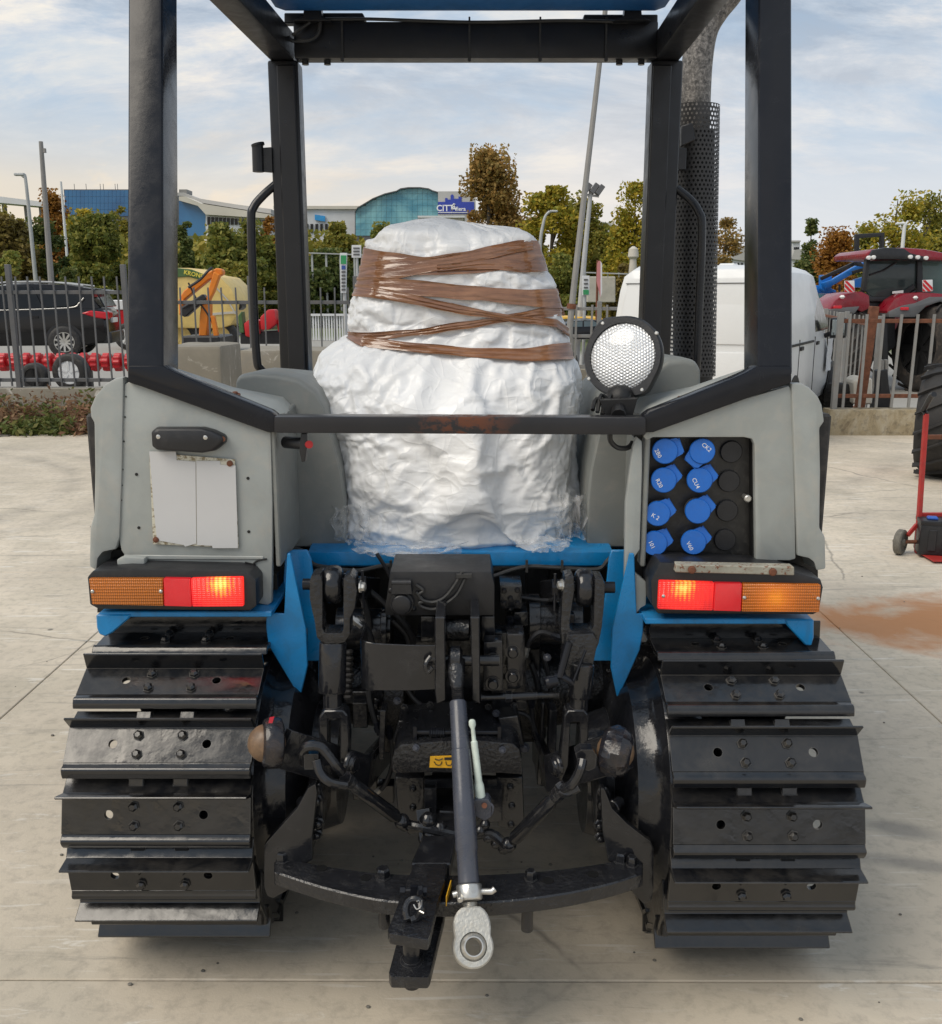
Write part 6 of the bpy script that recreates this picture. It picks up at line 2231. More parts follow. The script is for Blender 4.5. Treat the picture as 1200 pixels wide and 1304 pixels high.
tree('bush', 'dark hedge bush behind the green and white sign column', 415, 372, 320, 44, 46, 'dark', 'dome', n=4200, nclump=60, cat='bush')
tree('bush', 'dark bush behind the wrapped seat beside the small white square sign', 470, 372, 322, 30, 48, 'dark', 'dome', n=2600, cat='bush')
# behind and right of the seat
tree('tree', 'tall tan conical tree rising above the wrapped seat', 624, 330, 180, 74, 55, 'tan', 'cone', n=6600, nclump=90, group=TG, trunk=0.06, size=0.28)
tree('tree', 'yellow green tree with pointed top left of the tall slanting pole', 703, 352, 230, 42, 52, 'yellow', 'poplar', n=3600, nclump=70, group=TG, trunk=0.1)
tree('tree', 'smaller yellow green tree hidden partly by the tall slanting pole', 740, 352, 246, 34, 56, 'olive', 'poplar', n=2400, nclump=55, group=TG, trunk=0.1)
tree('tree', 'olive tree directly right of the tan conical tree', 676, 345, 270, 18, 60, 'olive', 'poplar', n=1800, group=TG, trunk=0.1)
tree('tree', 'orange leaved small tree just above the shoulder of the wrapped seat', 662, 340, 285, 16, 66, 'rust', n=1000, group=TG)
tree('tree', 'airy yellow green tree beside the right front roof post', 806, 362, 230, 58, 50, 'yellow', 'cone', n=3600, nclump=70, group=TG, trunk=0.08, size=0.26)
tree('tree', 'bushy olive tree at the foot of the floodlight mast', 770, 365, 290, 28, 54, 'olive', 'dome', n=2800, group=TG, trunk=0.08)
tree('bush', 'feathery grey green bush beside the shoulder of the wrapped seat', 712, 388, 326, 28, 44, 'green', 'dome', n=3400, size=0.2, cat='bush')
tree('bush', 'reddish brown bush behind the roof of the white van', 800, 382, 338, 28, 46, 'brown', 'dome', n=2600, cat='bush')
tree('tree', 'thin bare topped brown tree between the exhaust guard and the right rear post', 922, 350, 280, 24, 60, 'tan', n=1500, nclump=30, group=TG, size=0.24)
tree('bush', 'dark green hedge bush above the white van', 905, 352, 322, 46, 66, 'dark', 'dome', n=3200, cat='bush')
tree('tree', 'rounded orange brown tree right of the rear post', 1062, 352, 286, 40, 60, 'rust', 'cone', n=3000, nclump=60, group=TG, trunk=0.08, size=0.3)
tree('bush', 'clipped dark hedge below the pale barn roofs', 1022, 352, 328, 26, 64, 'dark', 'dome', n=2400, cat='bush')
tree('tree', 'tall yellow green tree with open branches behind the red tractor cab', 1135, 352, 238, 38, 52, 'yellow', 'poplar', n=2300, nclump=46, group=TG, trunk=0.12, size=0.26)
tree('tree', 'slender yellow green tree at the right edge behind the red tractor', 1172, 352, 242, 24, 54, 'olive', 'poplar', n=1300, nclump=30, group=TG, trunk=0.12, size=0.26)
tree('tree', 'dull green tree at the right edge above the red tractor roof', 1190, 352, 282, 30, 60, 'olive', 'dome', n=2400, group=TG, trunk=0.08)
tree('tree', 'green tree left of the tall open tree behind the loader', 1100, 352, 282, 24, 62, 'green', 'dome', n=2200, group=TG, trunk=0.08)
tree('tree', 'dark conifer far off above the pale barn roofs', 1030, 345, 282, 12, 105, 'dark', 'cone', n=1000, group=TG, size=0.5)

# far wood on the low hill: one mass
pts = []
for k in range(9000):
    u = rng.uniform(-160, 1360)
    Y = rng.uniform(120, 190)
    ht = 4.0 + 3.5 * noise.noise(V((u * 0.02, Y * 0.05, 0))) + rng.uniform(-2, 1.2)
    x = (u - 600) / FOC * Y
    pts.append((x, Y, terrain_z(x, Y) + abs(ht) * rng.uniform(0.1, 1.0)))
me = leaf_mesh('distant_wood', np.array(pts), 1.1, LV['dark'])
o = bpy.data.objects.new('distant_wood', me)
COL.objects.link(o)
prop(o, 'dark line of far woodland along the horizon', 'woodland', None, 'stuff')
# nearer hedge belt filling the ground below the trees
pts = []
for k in range(34000):
    u = rng.uniform(-120, 470) if k % 2 else rng.uniform(-120, 1330)
    Y = rng.uniform(64, 82)
    x = (u - 600) / FOC * Y
    hmax = (4.9 if u < 470 else 2.6) + 1.7 * noise.noise(V((x * 0.15, Y * 0.1, 3))) + 0.8 * noise.noise(V((x * 0.5, Y * 0.3, 9)))
    pts.append((x, Y, terrain_z(x, Y) + hmax * rng.uniform(0, 1) ** 0.8))
me = leaf_mesh('undergrowth', np.array(pts), 0.34, LV['olive'])
o = bpy.data.objects.new('undergrowth', me)
COL.objects.link(o)
prop(o, 'mixed undergrowth below the trees beyond the road', 'undergrowth', None, 'stuff')

# ------------------------------------------------------------------ weeds along the left wall
def weeds(label, pts, size, mat, long):
    me = leaf_mesh('weeds', np.array(pts), size, LV[mat], long=long)
    o = bpy.data.objects.new('weeds', me)
    COL.objects.link(o)
    return prop(o, label, 'weeds', None, 'stuff')


pd, pg = [], []
for k in range(300):
    x = rng.uniform(-7.5, -4.3)
    y = rng.uniform(10.95, 11.85)
    hh = rng.uniform(0.10, 0.38) * (0.35 + 0.85 * (y - 10.95) / 0.9) * 1.2
    greeny = noise.noise(V((x * 1.3, y, 1.0))) + (0.35 if x > -5.0 else 0) > 0.12
    for q in range(34):
        t_ = rng.random()
        w = 0.10 * (0.4 + t_)
        (pg if greeny else pd).append((x + rng.normal() * w, y + rng.normal() * w, max(0.012, hh * t_ + rng.normal() * 0.015)))
weeds('reddish dry weeds along the foot of the low left wall', pd, 0.032, 'dry', 2.6)
weeds('green weeds along the foot of the low left wall', pg, 0.034, 'weed', 2.2)

# ------------------------------------------------------------------ walls and fences
t_top = at(0, 484, 12.1).z
wl0 = thing('boundary_wall', (-5.5, 12.1, 0), 'low grey stained concrete wall behind the weeds on the left', 'wall')
MB().b2((-10.5, 11.98, -0.3), (-1.15, 12.24, 0.44)).build('wall_body', M['wall'], wl0, bevel=0.012, seg=2)
MB().b2((-1.15, 12.0, -0.3), (1.2, 12.26, 0.50)).build('wall_body', M['wall'], wl0, bevel=0.012, seg=2)


def fence(label, p0, p1, zb, zt_, n, mat, post_every=1.95, pw=0.028, rails=(0.07, 0.86), top_over=0.1, rail_mat=None, post_mat=None, post_h=0.14, lean=0.0):
    p0, p1 = V(p0), V(p1)
    d = p1 - p0
    Ln = d.length
    d = d / Ln
    root = thing('metal_fence', ((p0.x + p1.x) / 2, (p0.y + p1.y) / 2, zb), label, 'fence')
    nrm = V((-d.y, d.x, 0))
    for r in rails:
        z = zb + (zt_ - zb) * r
        MB().bar([p0 + V((0, 0, z)), p1 + V((0, 0, z))], 0.03, 0.045).build('rail', rail_mat or mat, root, bevel=0.004)
    first = None
    for k in range(n):
        c = p0 + d * (Ln * (k + 0.5) / n)
        if first is None:
            mb = MB()
            a = [c + d * (sx * pw / 2) + nrm * (sy * 0.010 - 0.026) for sx, sy in ((-1, -1), (1, -1), (1, 1), (-1, 1))]
            mb.loft([[p + V((0, 0, zb + 0.02)) for p in a], [p + V((0, 0, zt_)) for p in a]])
            first = mb.build('picket', mat, root)
            c0 = c.copy()
            loc0 = first.location.copy()
        else:
            o = bpy.data.objects.new('picket', first.data)
            COL.objects.link(o)
            o.parent = root
            o.location = loc0 + (c - c0)
            o.rotation_euler = (0, rng.normal() * 0.008, 0)
    m = max(1, round(Ln / post_every))
    for k in range(m + 1):
        c = p0 + d * (Ln * k / m)
        MB().box(c + V((0, 0, (zb + zt_ + post_h) / 2 - 0.05)), (0.06, 0.06, zt_ - zb + post_h + 0.1)).build('fence_post', post_mat or mat, root, bevel=0.004)
    return root


zf0 = 0.44
fence('grey picket fence on the low wall in front of the black suv', (-6.95, 12.1, 0), (-4.18, 12.1, 0), zf0, at(80, 352, 12.1).z, 18, M['galv'], 1.4, pw=0.017)
fence('grey picket fence panel behind the left front roof post and concrete blocks', (-4.1, 12.6, 0), (-1.45, 12.6, 0), zf0 - 0.1, at(300, 366, 12.6).z, 15, M['galv'], 1.35, pw=0.017)
fence('grey fence with thin bars right of the wrapped seat', (0.9, 13.6, 0), (2.6, 13.6, 0), 0.55, at(740, 388, 13.6).z, 8, M['galv_light'], 0.85, rails=(0.05, 0.52, 0.94), post_h=0.05)
MB().b2((1.25, 13.5, -0.6), (2.62, 13.75, 0.56)).build('wall_footing', M['wall'], wl0, bevel=0.01)
wr0 = thing('yard_wall', (5.2, 11.1, 0), 'low mossy yellow concrete wall under the rusty railed fence', 'wall')
MB().b2((4.05, 11.0, -0.3), (7.4, 11.25, at(1100, 522, 11).z)).build('wall_body', M['stained'], wr0, bevel=0.012, seg=2)
zr0 = at(1100, 522, 11).z
fence('grey barred fence with a rusty top rail on the low yellow wall', (4.12, 11.1, 0), (7.3, 11.1, 0), zr0, at(1150, 400, 11.1).z, 17, M['galv_light'], 1.95, rails=(0.14, 0.93), rail_mat=M['rust'], post_h=0.02)
zr1 = at(1110, 402, 12.6).z
p = fence('pale dense picket fence running away behind the rusty post', (5.1, 12.4, 0), (6.9, 19.4, 0), -0.2, 1.27, 14, M['galv_light'], 3.4, rails=(0.1, 0.93), rail_mat=M['rust'], post_h=0.03)
mb = MB()
p0, p1 = at(1093, 512, 11.35), at(1110, 390, 11.5)
mb.bar([V((p0.x, 11.35, -0.1)), V((p1.x, 11.42, p1.z))], 0.10, 0.08, (0, 1, 0))
prop(mb.build('fence_post', M['rust'], None, bevel=0.006), 'thick rust red post leaning where the two right fences meet', 'post')

# concrete blocks
for i, (u0, u1, vt, Y, dpt, lab) in enumerate(((206, 280, 441, 8.2, 0.75, 'big rough concrete block between the left rear and front posts'), (304, 440, 446, 9.6, 0.8, 'big rough concrete block behind the left front roof post'))):
    a, b = at(u0, vt, Y), at(u1, vt, Y)
    mb = MB()
    mb.b2((a.x, Y, 0), (b.x, Y + dpt, a.z))
    o = mb.build('concrete_block', M['wall'], None, bevel=0.025, seg=2)
    bm = bmesh.new(); bm.from_mesh(o.data)
    bmesh.ops.subdivide_edges(bm, edges=bm.edges, cuts=5, use_grid_fill=True)
    for vx in bm.verts:
        w = vx.co + o.location
        vx.co += V((noise.noise(w * 5), noise.noise(w * 5 + V((7, 0, 0))), noise.noise(w * 5 + V((0, 9, 0))))) * 0.014
    bm.to_mesh(o.data); bm.free()
    prop(o, lab, 'concrete block', 'concrete blocks')

# ------------------------------------------------------------------ wheels
def wheel(mb_parts, root, c, axis, r, w, rim_mat, spokes=10, tyre_mat=None, lugs=0, flat=False):
    """tyre + rim as two parts"""
    c, ax_ = V(c), V(axis).normalized()
    if not flat:
        e = bpy.data.objects.new('wheel', None)
        COL.objects.link(e)
        e.parent = root
        e.location = c - WPOS[root.name]
        WPOS[e.name] = c
        root = e
    mb = MB()
    mb.lathe(c - ax_ * w / 2, ax_, [(0.02 * w, r * 0.62), (0.0, r * 0.86), (w * 0.08, r * 0.95), (w * 0.2, r), (w * 0.8, r), (w * 0.92, r * 0.95), (w, r * 0.86), (w * 0.98, r * 0.62), (0.5 * w, r * 0.58), (0.02 * w, r * 0.62)], 36, caps=False)
    a = V((0, 0, 1)); a = (a - ax_ * a.dot(ax_)).normalized(); b = ax_.cross(a)
    for k in range(lugs):
        for s_ in (-1, 1):
            th0 = 2 * math.pi * (k + (0.5 if s_ > 0 else 0)) / lugs
            rings = []
            for f in range(4):
                th = th0 + f * 0.085
                off = s_ * w * (0.02 + f * 0.16)
                rr_ = r * (1.0 if f < 3 else 0.975)
                d = a * math.cos(th) + b * math.sin(th)
                tdir = (-a * math.sin(th) + b * math.cos(th))
                hw_ = r * 0.028
                rings.append([c + ax_ * off + d * (rr_ - 0.01) - tdir * hw_, c + ax_ * off + d * (rr_ - 0.01) + tdir * hw_, c + ax_ * off + d * (rr_ + r * 0.05) + tdir * hw_ * 0.7, c + ax_ * off + d * (rr_ + r * 0.05) - tdir * hw_ * 0.7])
            mb.loft(rings)
    ty = mb.build('tyre', tyre_mat or M['rubber'], root, smooth=40)
    mb = MB()
    mb.lathe(c - ax_ * w * 0.42, ax_, [(0, r * 0.63), (w * 0.02, r * 0.60), (w * 0.3, r * 0.55), (w * 0.4, r * 0.15), (w * 0.3, r * 0.10), (w * 0.3, 0.001)], 32)
    if spokes >= 7:
        mb.build('rim', M['void'], root)
        mb = MB()
        mb.lathe(c - ax_ * w * 0.46, ax_, [(0, r * 0.64), (w * 0.03, r * 0.64), (w * 0.05, r * 0.58), (0, r * 0.58), (0, r * 0.64)], 32, caps=False)
        mb.lathe(c - ax_ * w * 0.42, ax_, [(0, r * 0.02), (0, r * 0.13), (w * 0.1, r * 0.15)], 16)
    for k in range(spokes):
        th = 2 * math.pi * k / spokes
        d = a * math.cos(th) + b * math.sin(th)
        mb.bar([c - ax_ * w * 0.40 + d * r * 0.08, c - ax_ * w * 0.45 + d * r * 0.6], r * 0.12, r * 0.05, ax_)
    if spokes >= 7:
        mb.build('spokes', rim_mat, root)
        return ty
    mb.build('rim', rim_mat, root)
    return ty


# ------------------------------------------------------------------ black suv
YC = 22.5
rear_u = 143
sx_ = at(83, 440, YC)
zc0 = at(83, 456, YC).z
CARZ = zc0
car = thing('parked_car', (sx_.x, YC, CARZ), 'black suv with a silver window line parked behind the left fence', 'car')
t = NT('black_car_paint')
t.set(base=(0.006, 0.006, 0.007), rough=0.2, coat=0.2, spec=0.35)
car_black = t.mat
X0, Y0 = sx_.x, YC
# local: +x towards the rear; the near side faces the viewer. origin at rear wheel
prof_body = [(-3.75, 0.35), (-3.72, 0.62), (-3.55, 0.85), (-2.9, 0.98), (-2.6, 1.02), (0.55, 1.12), (0.83, 1.12), (0.92, 1.0), (0.95, 0.75), (0.98, 0.55), (0.90, 0.36), (0.50, 0.28), (-3.4, 0.28)]
prof_top = [(-2.62, 1.01), (-1.85, 1.50), (-1.45, 1.60), (-0.7, 1.655), (0.1, 1.63), (0.62, 1.55), (0.72, 1.53), (0.62, 1.36), (0.82, 1.11)]
W2 = 0.90
mb = MB()
def side_loft(prof, y_in, tuck):
    rings = []
    for y, k in ((-W2, tuck), (-W2 + 0.1, 0.0), (W2 - 0.1, 0.0), (W2, tuck)):
        cxp = sum(p[0] for p in prof) / len(prof); czp = sum(p[1] for p in prof) / len(prof)
        rings.append([V((X0 + cxp + (px_ - cxp) * (1 - k), Y0 + W2 + y, CARZ + czp + (pz - czp) * (1 - k))) for px_, pz in prof])
    mb.loft(rings)
side_loft(prof_body, 0, 0.035)
rings = []
for y, k in ((-W2 + 0.05, 0.0), (-W2 + 0.22, 1.0), (W2 - 0.22, 1.0), (W2 - 0.05, 0.0)):
    rings.append([V((X0 + px_ , Y0 + W2 + y if pz < 1.2 else Y0 + W2 + y * (0.86 if abs(y) > 0.7 else 1), CARZ + pz)) for px_, pz in prof_top])
mb.loft(rings)
mb.build('body', car_black, car, bevel=0.03, seg=2)
yn = Y0 - 0.012
mb = MB()
def glassq(q, nm, m=M['glass_dark'], y=None, d=0.03):
    # side glass leans in with the cabin
    pts_ = [V((X0 + a, Y0 + 0.035 + (b - 1.05) * 0.22, CARZ + b)) for a, b in q]
    return MB().prism(pts_, (0, d, 0)).build(nm, m, car, bevel=0.004)
glassq([(-2.35, 1.08), (-1.75, 1.48), (-1.42, 1.55), (-1.38, 1.10)], 'side_window')
glassq([(-1.30, 1.10), (-1.34, 1.555), (-0.62, 1.585), (-0.42, 1.12)], 'side_window')
glassq([(-0.36, 1.13), (-0.55, 1.585), (0.08, 1.53), (0.40, 1.28), (0.25, 1.17)], 'side_window')
mb = MB()
mb.tube([V((X0 + a, Y0 + 0.03 + (b - 1.05) * 0.22, CARZ + b)) for a, b in ((-2.45, 1.045), (-1.3, 1.07), (-0.4, 1.095), (0.22, 1.13), (0.36, 1.22), (0.47, 1.34))], 0.014, 6, smooth=4)
mb.build('chrome_line', M['steel'], car)
mb = MB()
mb.tube([V((X0 + a, Y0 + 0.24, CARZ + b)) for a, b in ((-1.7, 1.60), (-1.2, 1.68), (-0.3, 1.69), (0.45, 1.61))], 0.022, 8, smooth=4)
mb.tube([V((X0 + a, Y0 + 1.56, CARZ + b)) for a, b in ((-1.7, 1.60), (-1.2, 1.68), (-0.3, 1.69), (0.45, 1.61))], 0.022, 8, smooth=4)
mb.each('roof_rail', M['lamp_pole'], car)
tl_m = simple('tail_lamp_red', (0.55, 0.012, 0.025), 0.15)
MB().prism([V((X0 + a, Y0 - 0.02, CARZ + b)) for a, b in ((0.40, 1.00), (0.62, 1.06), (0.97, 1.02), (1.0, 0.86), (0.72, 0.90))], (0, 0.1, 0)).build('tail_lamp', tl_m, car, bevel=0.02)
xr = X0 + 0.955
MB().prism([V((xr, Y0 + 0.0, CARZ + 1.04)), V((xr, Y0 + 0.5, CARZ + 1.02)), V((xr, Y0 + 0.45, CARZ + 0.90)), V((xr, Y0 + 0.0, CARZ + 0.86))], (0.05, 0, 0)).build('tail_lamp', tl_m, car, bevel=0.015)
MB().prism([V((X0 + 0.70, Y0 + 0.22, CARZ + 1.50)), V((X0 + 0.70, Y0 + 1.58, CARZ + 1.50)), V((X0 + 0.88, Y0 + 1.66, CARZ + 1.13)), V((X0 + 0.88, Y0 + 0.14, CARZ + 1.13))], (0.03, 0, 0.012)).build('rear_window', M['glass_dark'], car, bevel=0.01)
MB().b2((X0 + 0.935, Y0 + 0.6, CARZ + 0.78), (X0 + 0.985, Y0 + 1.2, CARZ + 0.89)).build('number_plate', M['white_ink'], car, bevel=0.004)
MB().b2((X0 + 0.55, Y0 + 0.04, CARZ + 0.32), (X0 + 1.03, Y0 + 1.76, CARZ + 0.58)).build('bumper', M['matt_black'], car, bevel=0.06, seg=2)
mb = MB()
mb.prism([V((X0 + a, Y0 + 0.25, CARZ + b)) for a, b in ((0.55, 1.56), (0.90, 1.52), (0.92, 1.48), (0.6, 1.50))], (0, 1.3, 0))
mb.build('spoiler', car_black, car, bevel=0.01)
for xw in (0.0, -2.66):
    mb = MB()
    rg = []
    for k in range(19):
        th = R(k * 10)
        rg.append((math.cos(th), math.sin(th)))
    out_ = [V((X0 + xw + 0.42 * a, Y0 - 0.018, CARZ + 0.36 + 0.42 * b)) for a, b in rg] + [V((X0 + xw + 0.36 * a, Y0 - 0.018, CARZ + 0.36 + 0.36 * b)) for a, b in reversed(rg)]
    mb.prism(out_, (0, 0.12, 0))
    mb.build('arch', M['matt_black'], car)
    for yw in (0.035, 1.765):
        wt = wheel(None, car, (X0 + xw, Y0 + yw, CARZ + 0.36), (0, 1, 0), 0.36, 0.22, M['steel'], 10)
mb = MB()
for a in (-1.36, -0.42):
    mb.b2((X0 + a - 0.006, Y0 - 0.006, CARZ + 0.45), (X0 + a + 0.006, Y0 + 0.02, CARZ + 1.05))
for a in (-0.62, -1.55):
    mb.b2((X0 + a - 0.1, Y0 - 0.03, CARZ + 0.90), (X0 + a + 0.1, Y0 + 0.01, CARZ + 0.945))
mb.each('door_seam', M['void'], car)
car.rotation_euler = (0, 0, R(10))

# ------------------------------------------------------------------ machines behind the left fence
rl = thing('land_roller', (-5.9, 14.2, terrain_z(-5.9, 14.2)), 'red ribbed field roller lying behind the left fence', 'field roller')
zr_ = at(60, 461, 14.2).z
def red_ring(x):
    mb = MB()
    c = V((x, 14.2, zr_))
    pr = []
    for i in range(20):
        a = 2 * math.pi * i / 20
        r = 0.115 + 0.026 * (i % 2)
        pr.append(c + V((-0.05, r * math.cos(a), r * math.sin(a))))
    mb.prism(pr, (0.1, 0, 0))
    return mb
rr0 = red_ring(-7.05).build('ring', M['red'], rl, bevel=0.012)
for k in range(1, 20):
    o = bpy.data.objects.new('ring', rr0.data)
    COL.objects.link(o)
    o.parent = rl
    o.location = rr0.location + V((0.165 * k, 0, 0))
    o.rotation_euler = (0.13 * k, 0, 0)
MB().cyl((-7.2, 14.2, zr_), (-3.8, 14.2, zr_), 0.06, n=12).build('axle', M['red'], rl)
mb = MB()
for x in (-7.15, -5.5, -3.85):
    mb.b2((x - 0.03, 14.16, terrain_z(x, 14.2) - 0.02), (x + 0.03, 14.24, zr_))
mb.each('stand', M['matt_black'], rl)
c_ = at(91, 474, 13.2)
wheel(None, rl, c_, (0.15, 1, 0), 0.25, 0.16, M['white_wall'], 5)
c_ = at(45, 480, 13.2)
wheel(None, rl, c_, (0.1, 1, 0), 0.19, 0.14, M['void'], 4)
trl = thing('red_trailer', (at(160, 400, 27).x, 27, terrain_z(-9, 27)), 'red and white farm trailer behind the tail of the black suv', 'trailer')
a, b = at(142, 392, 27), at(205, 418, 27)
MB().b2((a.x, 27, b.z), (b.x, 29, a.z - 0.05)).build('red_side', M['red'], trl, bevel=0.03)
MB().b2((a.x - 0.02, 26.97, a.z - 0.05), (b.x, 29.03, at(0, 382, 27).z)).build('white_board', M['white_wall'], trl, bevel=0.02)
MB().b2((a.x, 27.05, at(0, 430, 27).z), (b.x, 27.2, b.z - 0.05)).build('chassis', M['red'], trl, bevel=0.02)
for x in (a.x + 0.4, b.x - 0.4):
    wheel(None, trl, (x, 27.0, terrain_z(-9, 27) + 0.36), (0, 1, 0), 0.36, 0.25, M['white_wall'], 5)

# cream round baler
YBL = 25.0
bl = thing('round_baler', (at(262, 420, YBL).x, YBL + 1.0, terrain_z(-6.5, YBL)), 'cream coloured round baler with a dark green stripe behind the orange arm', 'baler')
outline = [(205, 352), (222, 341), (240, 341), (262, 349), (280, 352), (294, 366), (303, 385), (301, 402), (294, 414), (282, 418), (205, 418)]
MB().plate(outline, YBL, 2.2).build('body', M['cream'], bl, bevel=0.06, seg=2)
MB().plate([(208, 348), (225, 341), (244, 343), (262, 350), (262, 358), (240, 352), (208, 354)], YBL - 0.03, 0.05).build('green_stripe', M['green_dark'], bl, bevel=0.01)
pt = at(246.5, 349.3, YBL - 0.07)
tx = text_mesh('lettering', 'KRONE', 0.145, simple('yellow_letters', (0.75, 0.62, 0.08), 0.5), bl, pt, (R(90), R(13), 0), depth=0.004, bold=True, xs=1.0)
mb = MB()
mb.tube([at(265, 355, YBL - 0.03), at(290, 382, YBL - 0.03), at(300, 400, YBL - 0.03)], 0.02, 6)
mb.plate([(262, 399), (300, 396), (300, 399), (262, 402)], YBL - 0.03, 0.04)
mb.each('trim', M['stone'], bl)
MB().plate([(298, 380), (308, 386), (308, 392), (300, 398)], YBL + 0.2, 0.5).build('hose_rack', M['matt_black'], bl, bevel=0.01)
MB().plate([(210, 418), (292, 418), (300, 428), (210, 428)], YBL + 0.2, 1.6).build('chassis', M['matt_black'], bl, bevel=0.02)
for u in (232, 282):
    c_ = at(u, 422, YBL + 0.3)
    wheel(None, bl, (c_.x, YBL + 0.3, terrain_z(-6.5, YBL) + 0.42), (0, 1, 0), 0.42, 0.3, M['cream'], 5)
# orange hedge cutter arm
YO = 19.0
oa = thing('hedge_cutter', (at(258, 425, YO).x, YO, terrain_z(-5, YO)), 'orange folding hedge cutter arm in front of the cream baler', 'hedge cutter')
MB().plate([(229, 378), (234, 370), (262, 348), (276, 341), (283, 343), (284, 349), (276, 353), (266, 356), (244, 374), (232, 384)], YO, 0.22).build('boom', M['orange'], oa, bevel=0.02)
MB().plate([(272, 345), (280, 350), (272, 372), (266, 384), (262, 382), (266, 366)], YO - 0.1, 0.16).build('stick', M['orange'], oa, bevel=0.02)
MB().plate([(230, 392), (258, 374), (263, 380), (236, 404), (231, 402)], YO - 0.12, 0.2).build('cutter_head', M['matt_black'], oa, bevel=0.02)
MB().plate([(227, 380), (234, 382), (232, 398), (228, 402)], YO - 0.1, 0.25).build('cutter_guard', M['orange'], oa, bevel=0.02)
MB().plate([(256, 388), (266, 384), (266, 400), (263, 428), (253, 428), (254, 404)], YO, 0.3).build('mast', M['orange'], oa, bevel=0.02)
MB().plate([(268, 402), (273, 402), (278, 428), (272, 428)], YO - 0.05, 0.1).build('stay', M['orange'], oa, bevel=0.01)
mb = MB()
mb.tube([at(240, 366, YO - 0.1), at(255, 356, YO - 0.1), at(264, 346, YO - 0.1), at(270, 341, YO)], 0.025, 8, smooth=3)
mb.tube([at(233, 392, YO - 0.2), at(246, 384, YO - 0.2)], 0.03, 8)
mb.tube([at(240, 360, YO), at(250, 380, YO), at(262, 396, YO), at(270, 410, YO)], 0.018, 6, smooth=4)
mb.each('hose', M['matt_black'], oa)
MB().b2((at(236, 420, YO).x, YO - 0.3, terrain_z(-5, YO)), (at(284, 420, YO).x, YO + 0.8, at(0, 427, YO).z)).build('base_frame', M['matt_black'], oa, bevel=0.03)
# red implement
YR_ = 22.0
ri = thing('red_implement', (at(332, 420, YR_).x, YR_, terrain_z(-4.5, YR_)), 'red tillage machine behind the left front roof post and grab handle', 'farm implement')
MB().plate([(310, 412), (318, 406), (330, 408), (331, 425), (322, 431), (312, 428)], YR_, 0.5).build('housing', M['red'], ri, bevel=0.04, seg=2)
MB().plate([(331, 404), (341, 394), (350, 394), (352, 412), (342, 420), (332, 420)], YR_ - 0.1, 0.4).build('hopper', M['red'], ri, bevel=0.04, seg=2)
MB().plate([(352, 408), (360, 404), (364, 420), (354, 424)], YR_, 0.3).build('shield', M['red'], ri, bevel=0.03)
MB().plate([(306, 424), (364, 420), (364, 438), (306, 438)], YR_ + 0.1, 0.6).build('chassis', M['matt_black'], ri, bevel=0.02)
MB().plate([(303, 402), (308, 396), (311, 424), (305, 424)], YR_, 0.3).build('crop_guard', M['green_dark'], ri, bevel=0.02)

# ------------------------------------------------------------------ lamp posts, poles and masts
def tapered(name, label, cat, pts, r, mat, group=None, parts=None):
    root = thing(name, pts[0], label, cat, group)
    MB().tube(pts, r, 10, smooth=5).build('pole', mat, root)
    return root


def vpole(u, vb_, vt_, Y, tilt_u=None):
    """foot on the outer ground, top where the photograph shows it"""
    top = at(u if tilt_u is None else tilt_u, vt_, Y)
    x = at(u, vb_, Y).x
    return V((x, Y, gz(x, Y))), top


b, tp = vpole(64, 360, 180, 30, 52)
mast = tapered('utility_pole', 'tall bare grey pole behind the fence above the black suv', 'pole', [b, b.lerp(tp, .5), tp], [0.10, 0.085, 0.06], M['pole_dark'])
MB().box(tp + V((0.05, 0, -0.25)), (0.14, 0.08, 0.12)).build('cap', M['pole_dark'], mast)
b, tp = vpole(45, 345, 232, 45, 33)
lp = tapered('street_lamp', 'curved white street lamp left of the tall bare grey pole', 'street lamp', [b, b.lerp(tp, .5), tp, at(30, 225, 45), at(25, 221.5, 45)], [0.11, 0.09, 0.07, 0.06, 0.05], M['lamp_pole'], 'street lamps')
MB().box(at(25, 222, 45), (0.45, 0.2, 0.12)).build('lamp_head', M['lamp_pole'], lp, bevel=0.03)
b, tp = vpole(83, 300, 231, 58, 77.5)
tapered('flag_pole', 'thin white pole in front of the rust brown tree', 'pole', [b, tp], [0.10, 0.06], M['white_wall'])
b, tp = vpole(690, 345, 290, 48, 690)
lp = tapered('street_lamp', 'curved street lamp right of the wrapped seat in the trees', 'street lamp', [b, at(688, 320, 48), at(692, 285, 48), at(697, 272, 48), at(705, 268.5, 48)], [0.10, 0.085, 0.07, 0.06, 0.05], M['lamp_pole'], 'street lamps')
MB().box(at(705, 269, 48), (0.4, 0.2, 0.1)).build('lamp_head', M['lamp_pole'], lp, bevel=0.03)
b, tp = vpole(716, 345, 274, 52, 717)
lp = tapered('street_lamp', 'short straight lamp with a round head beside the curved one', 'street lamp', [b, tp], [0.09, 0.06], M['lamp_pole'], 'street lamps')
MB().lathe(tp, (0, 0, 1), [(0, 0.1), (0.05, 0.3), (0.2, 0.22), (0.25, 0.05)], 14).build('lamp_head', M['lamp_pole'], lp)
b, tp = vpole(1016, 345, 250, 46, 1152)
b = V((at(1148, 340, 46).x, 46, gz(0, 46)))
lp = tapered('street_lamp', 'white street lamp bent over behind the red tractor cab', 'street lamp', [b, at(1151, 300, 46), at(1153, 287, 46), at(1151, 284.5, 46), at(1141, 285, 46)], [0.10, 0.08, 0.07, 0.06, 0.05], M['white_wall'], 'street lamps')
